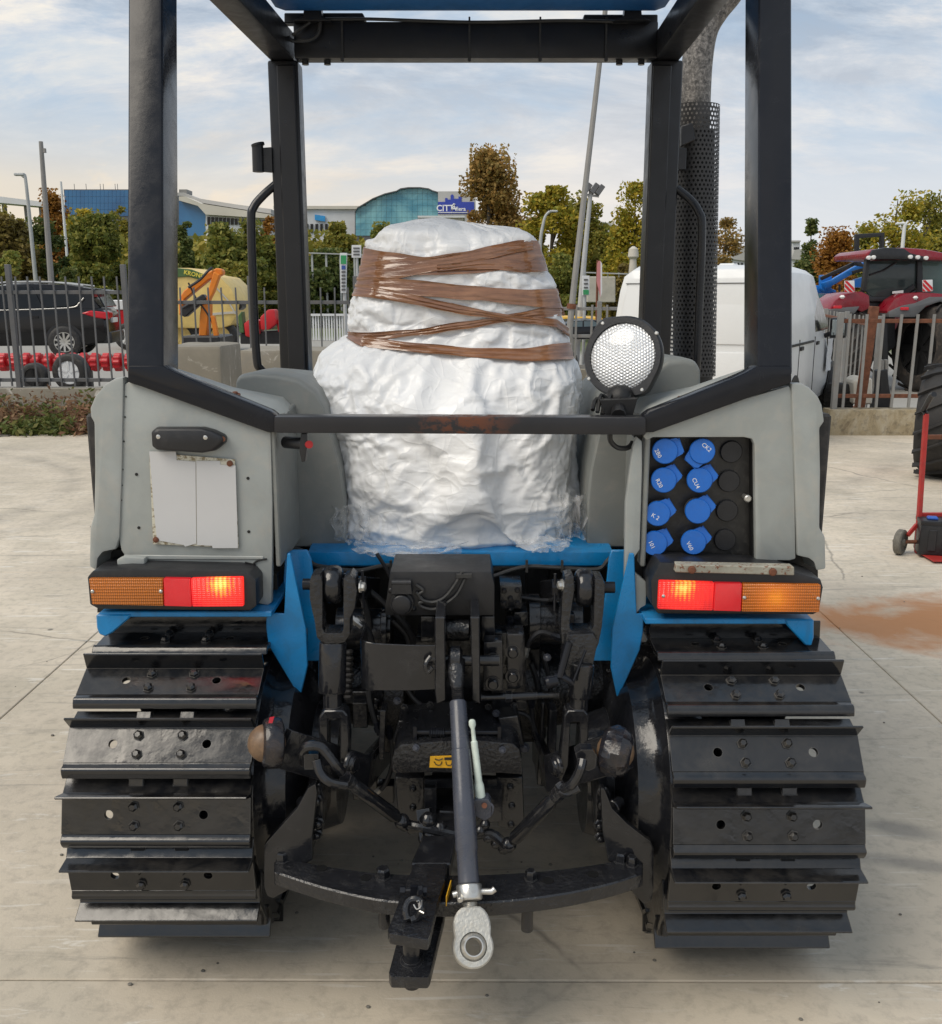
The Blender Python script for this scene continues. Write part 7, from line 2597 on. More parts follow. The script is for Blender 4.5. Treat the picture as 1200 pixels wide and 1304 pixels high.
# tall slanting antenna-like pole by the fence
b = at(724, 452, 11.6); b.z = 0.3
pl_ = tapered('slanted_pole', 'tall thin grey pole slanting up between seat and right front post', 'pole', [b, at(727, 440, 11.6), at(728.5, 390, 11.62), at(766, 60, 11.9), at(771, 10, 11.95)], [0.042, 0.04, 0.038, 0.03, 0.028], M['pole_dark'])
MB().lathe(at(728, 390, 11.62), (0.1, 0, 1), [(-0.03, 0.055), (0.03, 0.055)], 12).build('collar', M['rust'], pl_)
b, tp = vpole(737, 410, 240, 26, 753)
fm = tapered('floodlight_mast', 'floodlight mast with three lamp heads beside the slanting pole', 'floodlight mast', [V((at(734, 440, 26).x, 26, gz(2.5, 26))), at(743, 345, 26), tp], [0.085, 0.07, 0.05], M['lamp_pole'])
MB().cyl(at(745, 247.5, 26), at(763, 250, 26), 0.03, n=8).build('cross_arm', M['lamp_pole'], fm)
for u, v in ((748, 240), (757, 240), (764, 242)):
    MB().box(at(u, v, 26), (0.13, 0.25, 0.26), (0, R(35), 0)).build('lamp_head', M['galv'], fm, bevel=0.01)
# signs
def sign(name, label, q, Y, mat, legs, cat='sign', legmat=None):
    c_ = at(sum(p[0] for p in q) / len(q), max(p[1] for p in q), Y)
    root = thing(name, (c_.x, Y, gz(c_.x, Y)), label, cat)
    MB().plate(q, Y, 0.06).build('panel', mat, root, bevel=0.005)
    for u in legs:
        p_ = at(u, q[0][1], Y)
        MB().cyl((p_.x, Y + 0.08, gz(p_.x, Y)), (p_.x, Y + 0.08, p_.z - 0.02), 0.04, n=8).build('post', legmat or M['lamp_pole'], root)
    return root


sg1 = sign('sign_column', 'tall white sign column with a green field beside the seat top', [(433, 322), (442, 322), (441, 373), (434, 373)], 22, M['white_wall'], (437,))
MB().plate([(434, 325), (441, 325), (441, 336), (434, 336)], 21.98, 0.02).build('green_field', simple('sign_green', (0.03, 0.28, 0.10), 0.5), sg1)
MB().plate([(435, 338), (440, 338), (440, 343), (435, 343)], 21.98, 0.02).build('blue_field', simple('sign_blue', (0.03, 0.08, 0.3), 0.5), sg1)
for k in range(6):
    MB().plate([(435, 345 + 4.5 * k), (440, 345 + 4.5 * k), (440, 347.5 + 4.5 * k), (435, 347.5 + 4.5 * k)], 21.98, 0.02).build('grey_line', M['galv'], sg1)
sg2 = sign('road_sign', 'small white square road sign left of the wrapped seat top', [(448, 312), (460, 312), (460, 328), (448, 328)], 32, M['white_wall'], (454,))
for k in range(3):
    MB().plate([(450, 315 + 4 * k), (458, 315 + 4 * k), (458, 317 + 4 * k), (450, 317 + 4 * k)], 31.98, 0.02).build('grey_line', M['galv'], sg2)
sg3 = sign('road_sign', 'white and green sign plate hung on the floodlight mast', [(742, 351), (751, 351), (751, 376), (742, 376)], 24, M['white_wall'], (746,))
MB().plate([(743, 369), (750, 369), (750, 375), (743, 375)], 23.98, 0.02).build('green_field', simple('sign_green_b', (0.03, 0.28, 0.10), 0.5), sg3)
for k in range(3):
    MB().plate([(744, 355 + 5 * k), (749, 355 + 5 * k), (749, 357 + 5 * k), (744, 357 + 5 * k)], 23.98, 0.02).build('grey_line', M['galv'], sg3)
fg = thing('beach_flag', (at(764, 392, 24).x, 24, gz(3, 24)), 'narrow red and white upright flag right of the floodlight mast', 'flag')
MB().cyl((at(761, 392, 24).x, 24, gz(3, 24)), at(761.5, 331, 24), 0.03, n=8).build('pole', M['rust'], fg)
MB().plate([(761, 335), (763, 332), (765, 332), (765, 379), (760, 358)], 23.95, 0.03).build('red_cloth', simple('faded_red_cloth', (0.55, 0.22, 0.22), 0.8), fg)
MB().plate([(765, 332), (767, 336), (767, 372), (765, 379)], 23.95, 0.03).build('white_cloth', M['white_wall'], fg)
for (u0, v0, v1, Y, lab) in ((678 + 128, 318, 345, 40, 'pale stone statue like pillar in the bushes beside the right post'),):
    b = at(u0, v1, Y)
    p_ = thing('stone_pillar', (b.x, Y, gz(b.x, Y)), lab, 'pillar')
    MB().lathe((b.x, Y, gz(b.x, Y)), (0, 0, 1), [(0, 0.2), (b.z - gz(b.x, Y), 0.16), (b.z - gz(b.x, Y) + 0.45, 0.13), (b.z - gz(b.x, Y) + 0.55, 0.22), (b.z - gz(b.x, Y) + 0.85, 0.18), (b.z - gz(b.x, Y) + 0.95, 0.05)], 12).build('shaft', M['stone'], p_)

# dark car with a yellow van behind it
YD = 22.0
dc = thing('dark_car', (at(745, 436, YD).x, YD, gz(2.7, YD)), 'dark estate car seen through the fence right of the seat', 'car')
zb = gz(2.7, YD)
MB().plate([(690, 425), (700, 418), (716, 416), (726, 408), (760, 407), (772, 414), (785, 418), (787, 432), (690, 433)], YD, 1.7).build('body', car_black, dc, bevel=0.06, seg=2)
MB().plate([(722, 416), (729, 410), (742, 409), (742, 416)], YD - 0.03, 0.05).build('side_window', simple('bluish_glass', (0.10, 0.14, 0.16), 0.1), dc)
MB().plate([(744, 416), (744, 409), (757, 409), (766, 415)], YD - 0.03, 0.05).build('side_window', simple('bluish_glass_b', (0.10, 0.14, 0.16), 0.1), dc)
for u in (708, 770):
    c_ = at(u, 432, YD)
    wheel(None, dc, (c_.x, YD + 0.03, zb + 0.31), (0, 1, 0), 0.31, 0.2, M['steel'], 7)
dc.location.z += 0.0
yv = thing('yellow_van', (at(745, 430, 25).x, 25, gz(3, 25)), 'yellow vehicle roof showing above the dark estate car', 'van')
MB().plate([(712, 425), (714, 403), (768, 404), (772, 425)], 25.5, 1.8).build('body', simple('yellow_car_paint', (0.72, 0.42, 0.04), 0.35), yv, bevel=0.06, seg=2)
MB().plate([(720, 418), (720, 412), (764, 413), (766, 418)], 25.45, 0.08).build('window', M['glass_dark'], yv)
for u in (722, 764):
    c_ = at(u, 425, 25.5)
    wheel(None, yv, (c_.x, 25.6, gz(3, 25) + 0.3), (0, 1, 0), 0.3, 0.2, M['steel'], 7)

# ------------------------------------------------------------------ far buildings
def far_box(mb, u0, u1, v0, v1, Y, depth):
    a, b = at(u0, v0, Y), at(u1, v1, Y)
    mb.b2((a.x, Y, b.z), (b.x, Y + depth, a.z))


glass_blue = NT('blue_curtain_wall')
s = glass_blue.sep(glass_blue.map(vec=glass_blue.geo('Position')))
nn_ = glass_blue.noise(0.12, 4, 0.6, 0.6, glass_blue.map(vec=glass_blue.geo('Position')))
glass_blue.set(base=glass_blue.mix(glass_blue.ramp(nn_, [(0.35, 0), (0.65, 1)]), (0.015, 0.08, 0.22), (0.04, 0.19, 0.40)), rough=0.15, spec=0.6)
glass_teal = NT('teal_curtain_wall')
nn_ = glass_teal.noise(0.22, 5, 0.6, 0.9, glass_teal.map(vec=glass_teal.geo('Position')))
glass_teal.set(base=glass_teal.mix(glass_teal.ramp(nn_, [(0.35, 0), (0.65, 1)]), (0.06, 0.26, 0.36), (0.25, 0.55, 0.60)), rough=0.12, spec=0.6)


def pane_wall(root, outline_top, u0, u1, vbot, Y, nu, nv, mat, frame_mat, vtop):
    """curtain wall of separate panes, clipped under a curved eave"""
    du = (u1 - u0) / nu
    dv_ = (vbot - vtop) / nv
    for i in range(nu):
        for j in range(nv):
            a0, a1 = u0 + i * du + 0.12, u0 + (i + 1) * du - 0.12
            b0, b1 = vtop + j * dv_ + 0.12, vtop + (j + 1) * dv_ - 0.12
            e0, e1 = outline_top(a0), outline_top(a1)
            if b1 <= max(e0, e1) + 0.4:
                continue
            q = [(a0, max(b0, e0)), (a1, max(b0, e1)), (a1, b1), (a0, b1)]
            MB().plate(q, Y - 0.08, 0.06).build('pane', mat, root, smooth=0)


YG = 170.0
bb = thing('office_block', (at(120, 270, YG).x, YG, terrain_z(at(120, 270, YG).x, YG)), 'flat blue glass office block behind the trees on the left', 'building')
mb = MB(); far_box(mb, 81, 215, 241, 300, YG, 20); mb.build('wall', M['galv'], bb)
pane_wall(bb, lambda u: 240.5, 82, 214, 275, YG, 26, 4, glass_blue.mat, M['galv'], 242)
mb = MB()
for u in (95, 110, 128, 132, 147, 150):
    p_ = at(u, 241, YG + 4)
    mb.cyl(p_, p_ + V((0, 0, 0.9)), 0.05, n=6)
mb.each('antenna', M['galv'], bb)
YH = 150.0
hb_ = thing('hall', (at(280, 290, YH).x, YH, terrain_z(at(280, 290, YH).x, YH)), 'long pale hall with a sloping roof and blue end wall left of centre', 'building')
MB().plate([(228, 256), (252, 258), (262, 272), (262, 300), (228, 300)], YH, 10).build('blue_end_wall', glass_blue.mat, hb_)
MB().plate([(228, 250), (236, 250), (256, 259), (345, 273), (345, 278), (262, 273), (252, 262), (228, 255)], YH - 1, 14).build('roof_edge', M['cream_wall'], hb_)
MB().plate([(226, 245), (234, 245), (250, 252), (300, 260), (345, 266), (345, 272), (256, 258), (236, 250), (226, 249)], YH + 4, 30).build('roof', M['roof_grey'], hb_)
MB().plate([(262, 272), (345, 278), (345, 300), (262, 300)], YH, 10).build('wall', M['white_wall'], hb_)
for k in range(16):
    MB().plate([(264 + 5 * k, 276 + .3 * k), (267.5 + 5 * k, 276 + .3 * k), (267.5 + 5 * k, 286), (264 + 5 * k, 286)], YH - 0.15, 0.2).build('window', M['glass_dark'], hb_)
MB().plate([(228, 241), (238, 241), (238, 246), (228, 246)], YH + 6, 3).build('roof_unit', M['pole_dark'], hb_)
YW = 165.0
wb = thing('white_building', (at(425, 285, YW).x, YW, terrain_z(at(425, 285, YW).x, YW)), 'long low white building with a small blue sign left of the curved glass front', 'building')
MB().plate([(350, 264), (470, 264), (470, 310), (350, 310)], YW, 20).build('wall', M['white_wall'], wb)
MB().plate([(348, 262), (472, 262), (472, 266), (348, 266)], YW - 0.5, 22).build('roof', M['cream_wall'], wb)
MB().plate([(401, 273), (414, 275), (414, 282), (401, 280)], YW - 0.4, 0.3).build('blue_sign', simple('bright_blue_sign', (0.03, 0.30, 0.65), 0.4), wb)
for k in range(13):
    u = 352 + 6.2 * k
    MB().plate([(u, 285), (u + 3.4, 285), (u + 3.4, 296), (u, 296)], YW - 0.2, 0.25).build('window', M['glass_dark'], wb)
YDm = 160.0
dm = thing('glass_building', (at(510, 290, YDm).x, YDm, terrain_z(at(510, 290, YDm).x, YDm)), 'teal glass building with a swooping curved roof above the wrapped seat', 'building')
eave = [(452, 269), (455, 264), (475, 252), (490, 246), (505, 242.5), (510, 239.5), (520, 238), (535, 238), (546, 239.5), (551, 242), (558, 244)]
ev = lambda u: float(np.interp(u, [p[0] for p in eave], [p[1] for p in eave]))
MB().plate(eave + [(558, 310), (452, 310)], YDm, 20).build('wall', M['galv'], dm)
MB().plate(eave + [(558, 245.2)] + [(u, v + 1.4) for u, v in reversed(eave)], YDm - 0.8, 1.2).build('eave', M['galv'], dm)
pane_wall(dm, lambda u: ev(u) + 1.2, 453, 558, 300, YDm, 16, 8, glass_teal.mat, M['galv'], 239)
sb = thing('sign_wall', (at(578, 290, 158).x, 158, terrain_z(at(578, 290, 158).x, 158)), 'pale wall with a blue city skyline sign right of the glass building', 'building')
MB().plate([(558, 243.5), (606, 243.5), (606, 310), (558, 310)], 158, 12).build('wall', M['roof_grey'], sb)
MB().plate([(534, 276), (590, 276), (590, 310), (534, 310)], 150, 6).build('annex', M['cream_wall'], sb)
MB().plate([(532, 274.5), (592, 274.5), (592, 277), (532, 277)], 149.6, 7).build('annex_roof', M['white_wall'], sb)
sky_m = simple('royal_blue_sign', (0.03, 0.055, 0.36), 0.5, dirt_amt=0.02)
bs = MB().plate([(558, 272), (558, 257), (567, 257), (567, 252), (570, 252), (570, 254), (574, 254), (574, 249), (576, 247), (578, 249), (578, 253), (584, 253), (584, 250), (588, 250), (588, 257), (604, 257), (604, 272)], 157.9, 0.12).build('blue_sign', sky_m, sb)
for txt, u, v, sz, xs_k in (('CITT', 567.2, 265.2, 1.28, 1.0), ('A', 578.2, 265, 1.28, 1.0), ('fiera', 587, 266, 0.86, 1.0)):
    text_mesh('lettering', txt, sz, M['white_ink'], sb, at(u, v, 157.7), (R(90), 0, 0), depth=0.01, bold=True, xs=xs_k)
MB().plate([(575.5, 261), (578, 258.6), (580.5, 260), (577, 260.4)], 157.75, 0.1).build('accent', M['white_ink'], sb)
MB().plate([(558, 269.8), (596, 270), (596, 270.8), (558, 270.7)], 157.75, 0.1).build('underline', M['white_ink'], sb)
# elevated pale walkway at the far left
ew = thing('elevated_walkway', (at(20, 290, 90).x, 90, terrain_z(at(20, 290, 90).x, 90)), 'pale elevated walkway on dark columns at the left edge', 'walkway')
MB().plate([(-60, 244), (0, 250), (56, 257), (56, 263), (0, 258), (-60, 253)], 90, 3).build('deck_beam', M['white_wall'], ew)
for u in (2, 30, 49):
    a = at(u, 260, 90.5)
    MB().cyl((a.x, 91, gz(a.x, 90)), (a.x, 91, a.z), 0.22, n=8).build('column', M['pole_dark'], ew)
# pale barns behind the right rear post, house roof among the trees
for lab, q_roof, q_wall, Y in (('pale ribbed barn roof left of the orange brown tree', [(1008, 330), (1012, 318), (1030, 316), (1046, 320), (1046, 332)], [(1008, 330), (1046, 331), (1046, 340), (1008, 340)], 120),
                               ('white silo like block far off beside the barn roof', [(1009, 306), (1020, 306), (1020, 308), (1009, 308)], [(1010, 308), (1019, 308), (1019, 325), (1010, 325)], 140),
                               ('grey barn roof between the exhaust guard and the rear post', [(932, 330), (934, 318), (950, 314), (950, 332)], [(932, 331), (950, 331), (950, 342), (932, 342)], 125),
                               ('small grey roofed house between the two tree groups', [(758, 300), (766, 282), (778, 284), (786, 302)], [(760, 300), (784, 301), (784, 322), (760, 322)], 130)):
    c_ = at(q_wall[0][0], 330, Y)
    hs = thing('far_building', (c_.x, Y, terrain_z(c_.x, Y)), lab, 'building')
    MB().plate(q_roof, Y, 8).build('roof', M['roof_grey'], hs)
    MB().plate(q_wall, Y + 0.3, 7.4).build('wall', M['white_wall'], hs)
    for k in range(3):
        u = q_wall[0][0] + (q_wall[1][0] - q_wall[0][0]) * (0.2 + 0.25 * k)
        vv_ = (q_wall[0][1] + q_wall[2][1]) / 2
        MB().plate([(u, vv_ - 2), (u + 1.6, vv_ - 2), (u + 1.6, vv_ + 2), (u, vv_ + 2)], Y + 0.15, 0.3).build('window', M['glass_dark'], hs)
# grass strip and guard rail across the road
mb = MB()
for (u0, u1, va, Y) in ((388, 460, 388, 30), (700, 800, 340, 44)):
    pass
gr = thing('guard_rail', (0, 40, gz(0, 40)), 'white guard railing along the grass verge beyond the left fence', 'railing')
z_ = at(420, 412, 33).z
mb = MB()
rail = MB().b2((at(380, 0, 33).x, 33, z_ + 0.25), (at(470, 0, 33).x, 33.06, z_ + 0.32)).build('rail', M['white_wall'], gr)
for k in range(26):
    x = at(380 + 3.4 * k, 400, 33).x
    MB().b2((x, 33.07, gz(x, 33)), (x + 0.05, 33.1, z_ + 0.28)).build('picket', M['white_wall'], gr)
# retaining wall and rail below the trees at right of centre
rw = thing('retaining_wall', (at(770, 380, 42).x, 42, gz(5, 42)), 'pale stone retaining wall behind the narrow flag', 'wall')
MB().plate([(748, 352), (784, 352), (784, 385), (748, 385)], 42, 0.5).build('wall_body', M['stone'], rw, bevel=0.03)
MB().plate([(744, 346), (800, 348), (800, 349.5), (744, 347.5)], 41.5, 0.1).build('rail', M['lamp_pole'], rw)
for u in (746, 760, 774, 788):
    MB().plate([(u, 347), (u + 1, 347), (u + 1, 353), (u, 353)], 41.6, 0.06).build('rail_post', M['lamp_pole'], rw)
# rail of the road above the hedge at left of centre
rr_ = thing('road_rail', (at(430, 330, 45).x, 45, gz(-6, 45)), 'grey road railing behind the white square road sign', 'railing')
MB().plate([(388, 321), (500, 325), (500, 326.5), (388, 322.5)], 45, 0.1).build('rail', M['lamp_pole'], rr_)
for k in range(6):
    u = 396 + 18 * k
    a = at(u, 322 + 0.6 * k, 45.1)
    MB().b2((a.x, 45.1, gz(a.x, 45)), (a.x + 0.08, 45.2, a.z)).build('rail_post', M['lamp_pole'], rr_)
# ================================================================== WHITE VAN
YV = 10.3
vc = at(880, 470, YV)
van = thing('white_van', (vc.x, YV, 0), 'white panel van parked behind the right fender, seen from behind', 'van')
# built straight with its tail at the origin, then turned
O = V((vc.x, YV, 0))
VL, VW, VH = 4.2, 1.83, 1.86
def vp(x, y, z):
    return O + V((x, y, z))
secs = [  # distance from the tail, half width low, half width high, sill, roof
    (0.00, 0.84, 0.72, 0.42, 1.72), (0.05, 0.90, 0.78, 0.34, 1.81), (0.30, 0.915, 0.80, 0.30, 1.855), (1.5, 0.915, 0.80, 0.30, 1.86), (2.3, 0.915, 0.79, 0.30, 1.84), (2.75, 0.91, 0.74, 0.30, 1.74), (3.3, 0.90, 0.80, 0.30, 1.22), (3.9, 0.86, 0.76, 0.32, 1.02), (4.2, 0.72, 0.62, 0.40, 0.80)]
rings = []
for y, a, b, z0, z1 in secs:
    zm = z0 + (z1 - z0) * 0.48
    rings.append([vp(-a * 0.96, y, z0), vp(-a, y, z0 + 0.18), vp(-a, y, zm), vp(-(a * .35 + b * .65), y, z1 - 0.22), vp(-b, y, z1 - 0.07), vp(-b + 0.10, y, z1), vp(b - 0.10, y, z1), vp(b, y, z1 - 0.07), vp(a * .35 + b * .65, y, z1 - 0.22), vp(a, y, zm), vp(a, y, z0 + 0.18), vp(a * 0.96, y, z0)])
body = MB().loft(rings).build('body', M['white'], van, bevel=0.02, seg=2, smooth=50)
# recessed tail door pressings, seams, handle
mb = MB()
for s_ in (-1, 1):
    x0, x1 = s_ * 0.05, s_ * 0.68
    mb.b2(vp(min(x0, x1), -0.014, 0.55), vp(max(x0, x1), 0.02, 0.98))
    mb.prism([vp(x0, -0.016, 1.06), vp(x1 * 1.02, -0.016, 1.06), vp(x1 * 0.93, 0.004, 1.56), vp(x0, 0.004, 1.56)], (0, 0.02, 0))
mb.each('door_pressing', M['white'], van, bevel=0.012, seg=2)
mb = MB()
mb.b2(vp(-0.004, -0.012, 0.46), vp(0.004, 0.02, 1.70))
mb.b2(vp(-0.74, -0.008, 1.668), vp(0.74, 0.05, 1.674))
mb.b2(vp(-0.12, -0.025, 0.92), vp(-0.03, 0.0, 0.96))
mb.each('door_seam', M['void'], van)
for s_ in (-1, 1):
    MB().prism([vp(s_ * 0.79, -0.02, 0.68), vp(s_ * 0.90, 0.04, 0.68), vp(s_ * 0.87, 0.04, 1.12), vp(s_ * 0.76, -0.02, 1.12)], (0, 0.05, 0)).build('tail_lamp', tl_m, van, bevel=0.01)
MB().b2(vp(-0.88, -0.08, 0.30), vp(0.88, 0.1, 0.5)).build('bumper', M['matt_black'], van, bevel=0.04, seg=2)
MB().b2(vp(-0.26, -0.03, 0.58), vp(0.26, 0.0, 0.69)).build('number_plate', M['white_ink'], van, bevel=0.003)
# right flank: sliding door seam, cab window, windscreen, mirror
def flank(x):
    return x
for s_ in (-1, 1):
    q = [(2.02, 1.13), (2.02, 1.58), (2.35, 1.58), (2.72, 1.40), (2.98, 1.14)]
    pts_ = [vp(s_ * (0.918 - (z - 1.05) * 0.16 + 0.004), y, z) for y, z in q]
    MB().prism(pts_, (-s_ * 0.02, 0, 0)).build('side_window', M['glass_dark'], van, bevel=0.004)
    mb = MB()
    mb.b2(vp(s_ * 0.915 - 0.006, 1.95, 0.4), vp(s_ * 0.915 + 0.006, 1.957, 1.08))
    mb.b2(vp(s_ * 0.915 - 0.006, 0.95, 0.4), vp(s_ * 0.915 + 0.006, 0.957, 1.08))
    mb.b2(vp(s_ * 0.918 - 0.008, 0.35, 1.02), vp(s_ * 0.918 + 0.008, 1.85, 1.045))
    mb.b2(vp(s_ * 0.92 - 0.012, 1.0, 0.96), vp(s_ * 0.92 + 0.012, 1.16, 1.0))
    mb.b2(vp(s_ * 0.92 - 0.012, 2.05, 0.98), vp(s_ * 0.92 + 0.012, 2.2, 1.02))
    mb.each('door_seam', M['void'], van)
    mr = MB().box(vp(s_ * 1.06, 2.72, 1.16), (0.20, 0.09, 0.25)).build('mirror', M['matt_black'], van, bevel=0.035, seg=2)
    t = NT('mirror_glass')
    t.set(base=(0.45, 0.5, 0.5), metal=1.0, rough=0.04)
    MB().box(vp(s_ * 1.065, 2.668, 1.165), (0.15, 0.01, 0.19)).build('mirror_glass', t.mat, mr, bevel=0.003)
    MB().cyl(vp(s_ * 0.9, 2.76, 1.06), vp(s_ * 1.0, 2.74, 1.1), 0.03, n=8).build('mirror_arm', M['matt_black'], van)
    for y in (0.82, 3.5):
        wheel(None, van, vp(s_ * 0.875, y, 0.32), (s_, 0, 0), 0.32, 0.2, M['steel'], 8)
        rg = [(math.cos(R(k * 10)), math.sin(R(k * 10))) for k in range(19)]
        MB().prism([vp(s_ * 0.905, y + 0.39 * a, 0.32 + 0.39 * b) for a, b in rg], (s_ * 0.016, 0, 0)).build('wheel_arch', M['void'], van)
MB().prism([vp(-0.70, 2.80, 1.66), vp(0.70, 2.80, 1.66), vp(0.76, 3.26, 1.23), vp(-0.76, 3.26, 1.23)], (0, 0.03, 0.02)).build('windscreen', M['glass_dark'], van)
wrap = MB()
wr_ = []
for i in range(9):
    row = []
    for j in range(7):
        y, z = 2.75 + 0.45 * i / 8, 0.62 + 0.40 * j / 6
        row.append(vp(0.93 + 0.03 * noise.noise(V((y * 6, z * 6, 2))) + 0.012, y, z))
    wr_.append(row)
b_ = [p for r in wr_ for p in r]
wrap.add(b_, [(i * 7 + j, i * 7 + j + 1, (i + 1) * 7 + j + 1, (i + 1) * 7 + j) for i in range(8) for j in range(6)])
wrap.build('protective_film', M['white_wall'], van)
mb = MB()
mb.b2(vp(-0.3, 2.1, 1.87), vp(-0.1, 2.3, 1.93))
mb.build('roof_vent', M['white'], van, bevel=0.02)
van.rotation_euler = (0, 0, R(-28))

# ================================================================== RED TRACTOR beyond the right fence
YT = 21.0
gt = gz(9, YT)
M['wine'] = simple('wine_red_paint', (0.22, 0.005, 0.016), 0.3, coat=0.25)
rt = thing('red_tractor', (at(1130, 480, YT).x, YT, gt), 'big wine red tractor with a black roof front beyond the rusty fence', 'tractor')
P = lambda u, v, Y=YT: at(u, v, Y)
def tp_(name, q, Y, d, m, bev=0.03, lab=None):
    return MB().plate(q, Y, d).build(name, m, rt, bevel=bev, seg=2, label=lab)
# cab: roof, glass, pillars
tp_('roof', [(1104, 322), (1112, 317), (1150, 315), (1178, 317), (1215, 324), (1222, 332), (1180, 331), (1104, 329)], YT - 0.3, 1.9, M['wine'], 0.05)
tp_('roof_visor', [(1105, 330), (1112, 318), (1128, 315), (1152, 316), (1160, 322), (1180, 327), (1180, 332), (1150, 330), (1128, 330)], YT - 0.36, 0.2, M['matt_black'], 0.03)
for u, v in ((1107, 328), (1113, 327.5), (1160, 327), (1169.5, 327.5), (1180, 328.5)):
    MB().lathe(P(u, v, YT - 0.4), (0, -1, 0), [(-0.05, 0.04), (0.02, 0.04), (0.025, 0.03)], 12).build('work_light', M['white_ink'], rt)
cab_glass = simple('tinted_cab_glass', (0.035, 0.05, 0.05), 0.05, dirt_amt=0.03)
tp_('rear_window', [(1108, 332), (1169, 330), (1166, 366), (1150, 378), (1112, 378), (1101, 370)], YT, 0.06, cab_glass, 0.01)
tp_('side_window', [(1175, 332), (1222, 332), (1222, 378), (1176, 376)], YT + 0.2, 0.06, simple('pale_cab_glass', (0.10, 0.17, 0.16), 0.05, dirt_amt=0.03), 0.01)
tp_('pillar', [(1169, 330), (1175, 330), (1177, 380), (1168, 380)], YT - 0.05, 0.15, M['matt_black'], 0.015)
tp_('pillar', [(1104, 330), (1109, 330), (1103, 372), (1099, 370)], YT - 0.05, 0.15, M['matt_black'], 0.015)
tp_('window_sill', [(1098, 370), (1112, 378), (1150, 378), (1168, 368), (1178, 376), (1178, 384), (1100, 384)], YT - 0.02, 0.2, M['matt_black'], 0.02)
tp_('cab_back', [(1110, 333), (1215, 333), (1215, 384), (1110, 384)], YT + 1.5, 0.05, cab_glass, 0.01)
mb = MB()
mb.tube([P(1142, 334, YT - 0.04), P(1126, 344, YT - 0.04), P(1108, 350, YT - 0.04)], 0.02, 6)
mb.plate([(1136, 372), (1152, 370), (1164, 362), (1166, 366), (1152, 378), (1136, 378)], YT - 0.03, 0.04)
mb.build('wiper', M['matt_black'], rt)
MB().plate([(1137, 371), (1151, 369.5), (1151, 373), (1137, 374)], YT - 0.06, 0.02).build('lettering_plate', M['white_ink'], rt, bevel=0.004)
# fenders, lamps, warning boards
tp_('fender', [(1058, 392), (1064, 382), (1076, 374), (1098, 371), (1108, 376), (1109, 392), (1098, 398), (1088, 392), (1080, 402), (1056, 402)], YT - 0.4, 1.1, M['wine'], 0.05)
tp_('fender_tail', [(1056, 394), (1080, 391), (1096, 390), (1090, 398), (1082, 404), (1056, 403)], YT - 0.45, 0.5, M['galv'], 0.03)
tp_('fender', [(1130, 396), (1138, 382), (1152, 374), (1180, 372), (1200, 374), (1220, 384), (1220, 388), (1196, 384), (1178, 392), (1166, 402), (1132, 404)], YT - 0.5, 1.1, M['wine'], 0.05)
tp_('fender_tail', [(1132, 397), (1150, 389), (1166, 386), (1185, 378), (1203, 378), (1218, 386), (1218, 390), (1198, 384), (1180, 390), (1166, 404), (1132, 404)], YT - 0.55, 0.5, M['galv'], 0.03)
for u, v in ((1073, 378), (1166, 379)):
    MB().box(P(u, v, YT - 0.5), (0.10, 0.1, 0.07)).build('fender_light', M['white_ink'], rt, bevel=0.03)
for u, v in ((1067, 391), (1152, 393)):
    MB().box(P(u, v, YT - 0.56), (0.16, 0.08, 0.06)).build('tail_lamp', tl_m, rt, bevel=0.01)
for (u0, v0) in ((1076, 357.5), (1175.5, 356.5)):
    q = [(u0, v0), (u0 + 12.5, v0 - 0.5), (u0 + 13, v0 + 14), (u0 + 0.5, v0 + 15)]
    bo = tp_('warning_board', q, YT - 0.5, 0.03, M['white_wall'], 0.004)
    for k in range(3):
        f = [(-0.05, 0.30), (0.28, 0.62), (0.62, 0.95)][k]
        def qp(a, b):
            return (u0 + 12.5 * a, v0 + 14.5 * b)
        lo, hi = f
        # diagonal red band clipped to the board
        pts_ = [qp(max(0, lo), 0 if lo >= 0 else -lo * 0), qp(min(1, hi), 0), qp(1, 0), qp(1, 0)]
        a0, a1 = [( -0.25, 0.05), (0.20, 0.52), (0.70, 1.0)][k]
        poly = []
        for off, seq in ((a1, 1), (a0, -1)):
            # line y = x*1.0 + off'
            c0 = off
            p_a = (0, c0) if c0 >= 0 else (-c0 / 0.9, 0)
            p_b = (1, c0 + 0.9) if c0 + 0.9 <= 1 else ((1 - c0) / 0.9, 1)
            poly += [p_a, p_b] if seq > 0 else [p_b, p_a]
        poly = [qp(min(1, max(0, a)), min(1, max(0, b))) for a, b in poly]
        MB().plate(poly, YT - 0.506, 0.004).build('red_stripe', simple('stripe_red', (0.55, 0.015, 0.02), 0.5), bo)
# rear wheels
wr1 = P(1186, 446, YT - 0.3)
def big_wheel(cx_, cy_, r, w):
    return wheel(None, rt, (cx_, cy_, gt + r), (1, 0.25, 0), r, w, M['void'], 8, paint('tractor_tyre_rubber', (0.03, 0.026, 0.023), 0.8, 0.2, (0.17, 0.13, 0.10), 0.5, 3, 0.1, 40), 22)
big_wheel(P(1180, 446, YT).x, YT - 0.15, 0.92, 0.65)
big_wheel(P(1072, 446, YT).x, YT + 0.2, 0.92, 0.65)
big_wheel(P(1215, 446, YT + 3).x, YT + 2.8, 0.7, 0.5)
tp_('rear_body', [(1096, 384), (1140, 384), (1142, 440), (1120, 460), (1100, 450)], YT + 0.1, 1.0, M['matt_black'], 0.04)
tp_('hitch', [(1108, 392), (1112, 392), (1114, 460), (1106, 460)], YT - 0.2, 0.2, M['matt_black'], 0.02)
tp_('hitch', [(1126, 392), (1130, 392), (1132, 460), (1124, 460)], YT - 0.2, 0.2, M['matt_black'], 0.02)
tp_('hitch_hose', [(1112, 400), (1126, 400), (1126, 418), (1112, 416)], YT - 0.1, 0.2, M['rust'], 0.02)
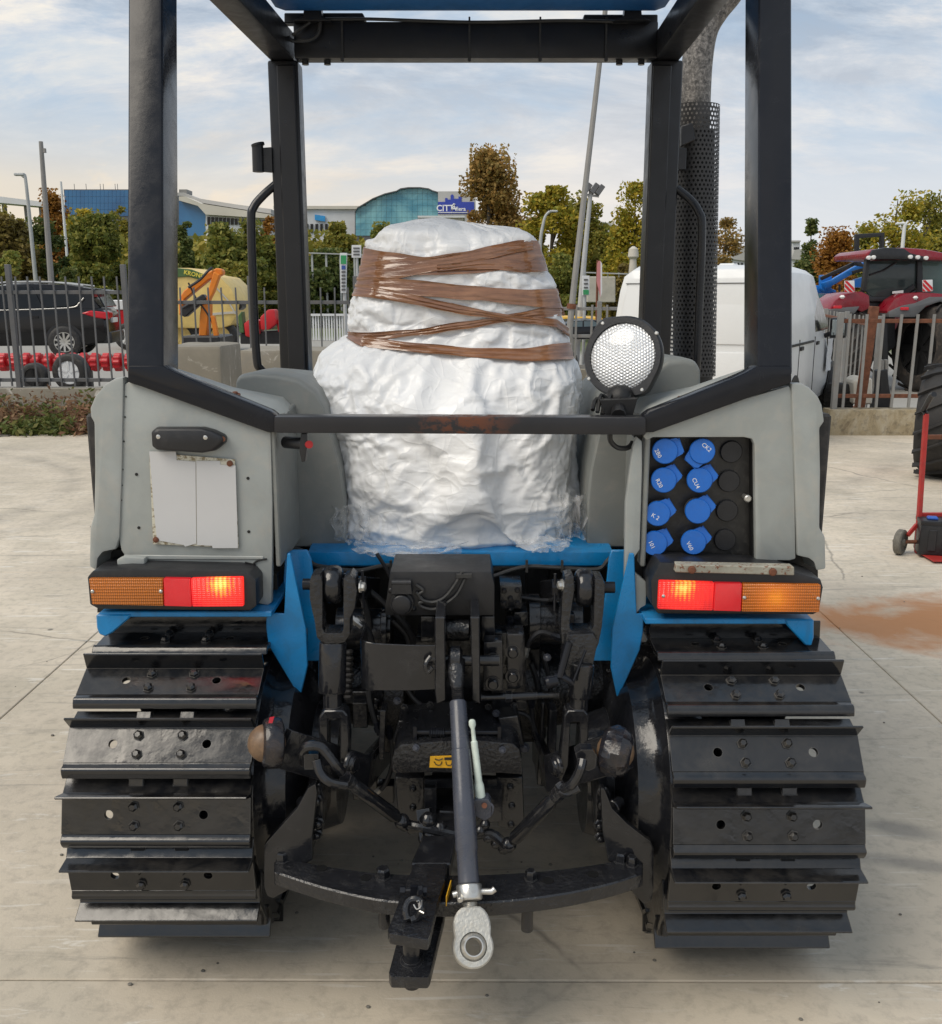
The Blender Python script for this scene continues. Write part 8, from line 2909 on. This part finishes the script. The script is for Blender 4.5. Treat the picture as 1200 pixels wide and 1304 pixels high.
tp_('bonnet', [(1100, 380), (1160, 380), (1160, 440), (1100, 440)], YT + 1.6, 2.2, M['wine'], 0.1)

# ================================================================== BLUE TRACTOR with a front loader
YBt = 26.0
gb = gz(9.5, YBt)
bt = thing('blue_tractor', (P(1046, 420, YBt).x, YBt, gb), 'blue tractor with a raised front loader left of the red tractor', 'tractor')
bl_m = simple('bright_blue_paint', (0.01, 0.16, 0.55), 0.35)
def bp_(name, q, d, m, Y=YBt, bev=0.03):
    return MB().plate(q, Y, d).build(name, m, bt, bevel=bev, seg=2)
bp_('roof', [(1010, 366), (1022, 362), (1052, 364), (1066, 370), (1064, 375), (1050, 373), (1014, 373)], 1.6, bl_m)
bp_('roof_light', [(1026, 362), (1030, 358), (1036, 358), (1040, 363)], 0.3, M['matt_black'])
bp_('windscreen', [(1040, 374), (1062, 376), (1062, 402), (1040, 402)], 0.06, simple('cab_glass_teal', (0.09, 0.20, 0.24), 0.06), YBt, 0.01)
bp_('side_window', [(1016, 374), (1034, 374), (1034, 402), (1018, 402)], 0.06, cab_glass, YBt, 0.01)
bp_('pillar', [(1034, 372), (1041, 372), (1041, 404), (1034, 404)], 0.12, M['matt_black'], YBt - 0.05, 0.01)
bp_('pillar', [(1061, 372), (1065, 374), (1066, 404), (1062, 404)], 0.12, M['matt_black'], YBt - 0.05, 0.01)
bp_('body', [(1014, 402), (1070, 402), (1078, 420), (1078, 446), (1014, 446)], 1.6, bl_m, YBt + 0.05, 0.06)
bp_('loader_arm', [(1048, 360), (1060, 356), (1084, 342), (1104, 332), (1108, 337), (1088, 348), (1064, 362), (1052, 368)], 0.18, bl_m, YBt - 0.4)
bp_('loader_arm', [(1088, 356), (1112, 349), (1120, 352), (1122, 360), (1096, 366), (1086, 366)], 0.18, bl_m, YBt - 0.4)
bp_('loader_frame', [(1046, 350), (1060, 350), (1060, 366), (1050, 372), (1046, 368)], 0.2, bl_m, YBt - 0.2)
bp_('ram', [(1045, 353), (1102, 327), (1104, 331), (1047, 357)], 0.08, M['matt_black'], YBt - 0.6, 0.01)
bp_('ram', [(1086, 345), (1118, 336), (1119, 339), (1087, 349)], 0.08, M['matt_black'], YBt - 0.6, 0.01)
bp_('carriage', [(1090, 298), (1127, 296), (1127, 334), (1122, 334), (1122, 301), (1095, 303), (1095, 332), (1104, 340), (1090, 338)], 0.12, M['matt_black'], YBt - 0.8, 0.015)
bp_('beacon', [(1067, 355), (1073, 355), (1073, 362), (1067, 362)], 0.12, M['orange'], YBt - 0.3, 0.02)
bp_('beacon_post', [(1069, 362), (1071, 362), (1071, 404), (1069, 404)], 0.06, M['matt_black'], YBt - 0.25, 0.005)
for u in (1024, 1068):
    wheel(None, bt, (P(u, 430, YBt).x, YBt - 0.05, gb + 0.62), (1, 0.2, 0), 0.62, 0.42, bl_m, 6, None, 18)

# ================================================================== near right: hand truck, battery box, tractor wheel, odds and ends
hx = on(1147, 706, 0.0)
ht = thing('hand_truck', (hx.x + 0.1, hx.y, 0), 'red steel hand truck with a grey rubber wheel standing at the right edge', 'hand truck')
Yh = hx.y
red_worn = paint('worn_red_paint', (0.38, 0.025, 0.02), 0.5, 0.15, (0.2, 0.1, 0.07), 0.4, 12, 0.0, chips=(0.16, 0.07, 0.04), chip_at=0.64)
pA = [at(1168, 704, Yh + 0.02), at(1174, 610, Yh + 0.06), at(1180, 527, Yh + 0.10)]
xr2 = pA[0].x + 0.30
pB = [p_ + V((0.30, 0, 0)) for p_ in pA]
for pp in (pA, pB):
    MB().bar(pp, 0.026, 0.03, (0, 1, 0)).build('upright', red_worn, ht, bevel=0.003)
    MB().tube([pp[2], pp[2] + V((-0.01, 0.02, 0.02)), pp[2] + V((-0.022, -0.09, 0.12)), pp[2] + V((-0.022, -0.12, 0.13))], 0.017, 10).build('grip', M['matt_black'], ht)
for v, m in ((556, M['rust']), (655, red_worn)):
    a = pA[0].lerp(pA[2], (704 - v) / 177.0)
    MB().b2(a + V((0, -0.012, -0.014)), a + V((0.30, 0.012, 0.014))).build('cross_bar', m, ht, bevel=0.003)
a = pA[0].lerp(pA[2], 0.28)
MB().bar([a + V((0.15, 0, 0)), pA[0].lerp(pA[2], 0.83) + V((0.15, 0, 0))], 0.02, 0.02, (0, 1, 0)).build('slat', M['rust'], ht, bevel=0.002)
MB().b2((pA[0].x - 0.01, Yh - 0.22, 0.012), (xr2 + 0.01, Yh + 0.03, 0.02)).build('toe_plate', red_worn, ht, bevel=0.002)
MB().bar([at(1168, 668, Yh + 0.03), at(1156, 682, Yh + 0.0)], 0.02, 0.02, (0, 1, 0)).build('wheel_stay', red_worn, ht)
cw = at(1147, 690, Yh)
MB().cyl(cw, V((xr2 + 0.12, Yh, cw.z)), 0.012, n=10).build('axle', M['rust'], ht)
grey_rub = paint('grey_rubber', (0.14, 0.13, 0.11), 0.8, 0.2, (0.3, 0.27, 0.22), 0.5, 20, 0.2, 90)
for xx in (cw.x, xr2 + 0.10):
    mb = MB()
    r_ = cw.z - 0.002
    axd = V((1, -0.9, 0)).normalized()
    c0 = V((xx, Yh, cw.z))
    mb.lathe(c0 - axd * 0.022, axd, [(0, r_ * 0.72), (0, r_ * 0.9), (0.006, r_), (0.038, r_), (0.044, r_ * 0.9), (0.044, r_ * 0.72), (0.022, r_ * 0.7), (0, r_ * 0.72)], 28, caps=False)
    ty = mb.build('tyre', grey_rub, ht)
    mb = MB()
    mb.lathe(c0 - axd * 0.018, axd, [(0, r_ * 0.73), (0.036, r_ * 0.73), (0.030, r_ * 0.5), (0.030, r_ * 0.3), (0.045, r_ * 0.26), (0.045, 0.001)], 24)
    mb.lathe(c0 + axd * 0.015, -axd, [(0, r_ * 0.73), (0.002, r_ * 0.70), (0.012, r_ * 0.5), (0.012, r_ * 0.3), (0.05, r_ * 0.12), (0.06, r_ * 0.1)], 24)
    mb.build('hub', grey_rub, ht)
bx0 = on(1164, 708, 0.0)
bb_ = thing('battery_box', (bx0.x + 0.15, bx0.y, 0), 'black battery with a blue terminal cap in front of the hand truck', 'battery')
c_ = V((bx0.x + 0.17, bx0.y + 0.0, 0.02))
h_ = 0.185
ro = Matrix.Rotation(R(-14), 3, 'Z')
def bq(x, y, z):
    return c_ + ro @ V((x, y, z))
MB().loft([[bq(-0.15, -0.085, 0), bq(0.15, -0.085, 0), bq(0.15, 0.085, 0), bq(-0.15, 0.085, 0)], [bq(-0.15, -0.085, h_), bq(0.15, -0.085, h_), bq(0.15, 0.085, h_), bq(-0.15, 0.085, h_)]]).build('case', M['matt_black'], bb_, bevel=0.01, seg=2)
MB().box(bq(0, 0, h_ + 0.012), (0.305, 0.175, 0.03), ro).build('lid', M['matt_black'], bb_, bevel=0.008, seg=2)
MB().box(bq(-0.08, -0.03, h_ + 0.035), (0.06, 0.05, 0.018), ro).build('terminal_cap', simple('blue_terminal', (0.02, 0.10, 0.45), 0.4), bb_, bevel=0.006)
mb = MB()
for k in range(3):
    mb.box(bq(-0.08 + 0.08 * k, -0.088, h_ * 0.5), (0.045, 0.008, h_ * 0.7), ro)
mb.each('side_rib', M['matt_black'], bb_, bevel=0.003)
# tractor wheel cut by the right edge
Yw = 7.95
xl_ = at(1172, 590, Yw).x
r_ = 0.47
xl_ += 0.16
bw = thing('lugged_wheel', (xl_ + 0.30, Yw + 0.2, 0), 'lugged tractor tyre on a red hub cut by the right border', 'tractor wheel')
tyre_m = paint('lugged_tyre', (0.016, 0.015, 0.015), 0.7, 0.2, (0.08, 0.07, 0.06), 0.4, 5, 0.1, 60)
wheel(None, bw, (xl_ + 0.30, Yw + r_, r_ * 1.04), (1, -0.6, 0), r_, 0.5, M['red'], 6, tyre_m, 17)
pr = at(1190, 497, Yw + 0.35)
MB().prism([pr + V((-0.07, 0, -0.03)), pr + V((0.02, 0, 0.05)), pr + V((0.10, 0, 0.06)), pr + V((0.12, 0, -0.04)), pr + V((-0.05, 0, -0.05))], (0, 0.1, 0)).build('red_bracket', M['red'], bw, bevel=0.008)
# stack of worn tyres behind the van mirror, each a thing of its own
rbt = paint('worn_tyre', (0.02, 0.019, 0.018), 0.8, 0.2, (0.10, 0.085, 0.07), 0.45, 6, 0.1, 60)
def flat_tyre(c, r, w, lab):
    mb = MB()
    pr = [(0, r * 0.55), (0, r * 0.8), (w * 0.12, r * 0.95)]
    k = 7
    for i in range(k):
        z0 = w * (0.16 + 0.68 * i / k)
        z1 = w * (0.16 + 0.68 * (i + 0.7) / k)
        pr += [(z0, r), (z1, r), (z1 + 0.001, r * 0.955), (w * (0.16 + 0.68 * (i + 0.98) / k), r * 0.955)]
    pr += [(w * 0.88, r * 0.95), (w, r * 0.8), (w, r * 0.55)]
    mb.lathe(c, (0, 0, 1), pr, 32)
    o = mb.build('tyre', rbt, None)
    return prop(o, lab, 'tyre', 'worn tyres stacked behind the van mirror')
pt_ = at(1069, 530, 12.2)
flat_tyre(V((pt_.x + 0.06, 12.5, gz(pt_.x, 12.5))), 0.17, 0.40, 'wide worn tyre lying lowest behind the fence under the van mirror')
flat_tyre(V((pt_.x + 0.09, 12.5, gz(pt_.x, 12.5) + 0.41)), 0.18, 0.42, 'wide worn tyre stacked on another behind the fence by the van mirror')
sb0 = at(1127, 520, 11.6)
st_ = thing('stone_slab', (at(1100, 500, 12.2).x, 12.3, gz(5, 12.3)), 'pale sandstone block behind the barred fence beside the rusty post', 'stone block')
MB().plate([(1088, 486), (1100, 480), (1112, 482), (1112, 515), (1088, 515)], 12.2, 0.4).build('block', M['stone'], st_, bevel=0.02)
bo_ = thing('black_stand', (sb0.x, 11.7, 0), 'black wedge shaped implement stand behind the barred fence', 'stand')
MB().plate([(1121, 472), (1131, 470), (1133, 490), (1138, 521), (1117, 521), (1121, 494)], 11.6, 0.18).build('leg', M['matt_black'], bo_, bevel=0.01)
MB().plate([(1122, 458), (1126, 458), (1126, 473), (1122, 473)], 11.62, 0.05).build('tang', M['galv_light'], bo_, bevel=0.004)
MB().plate([(1128, 458), (1132, 458), (1132, 473), (1128, 473)], 11.62, 0.05).build('tang', M['galv_light'], bo_, bevel=0.004)
# small pebbles and chips on the concrete
mb = MB()
for k in range(70):
    u, v = rng.uniform(0, 1200), rng.uniform(600, 1300)
    p_ = on(u, v, 0.0)
    s_ = rng.uniform(0.002, 0.006) * (1.6 if rng.random() < 0.1 else 1)
    mb.ball(p_ + V((0, 0, s_ * 0.5)), s_, 6, 4, (1.2, 1, 0.6))
o = mb.build('grit', paint('grit_stone', (0.16, 0.15, 0.13), 0.9, 0.4), None)
prop(o, 'tiny chips of grit scattered over the concrete yard', 'grit', None, 'stuff')
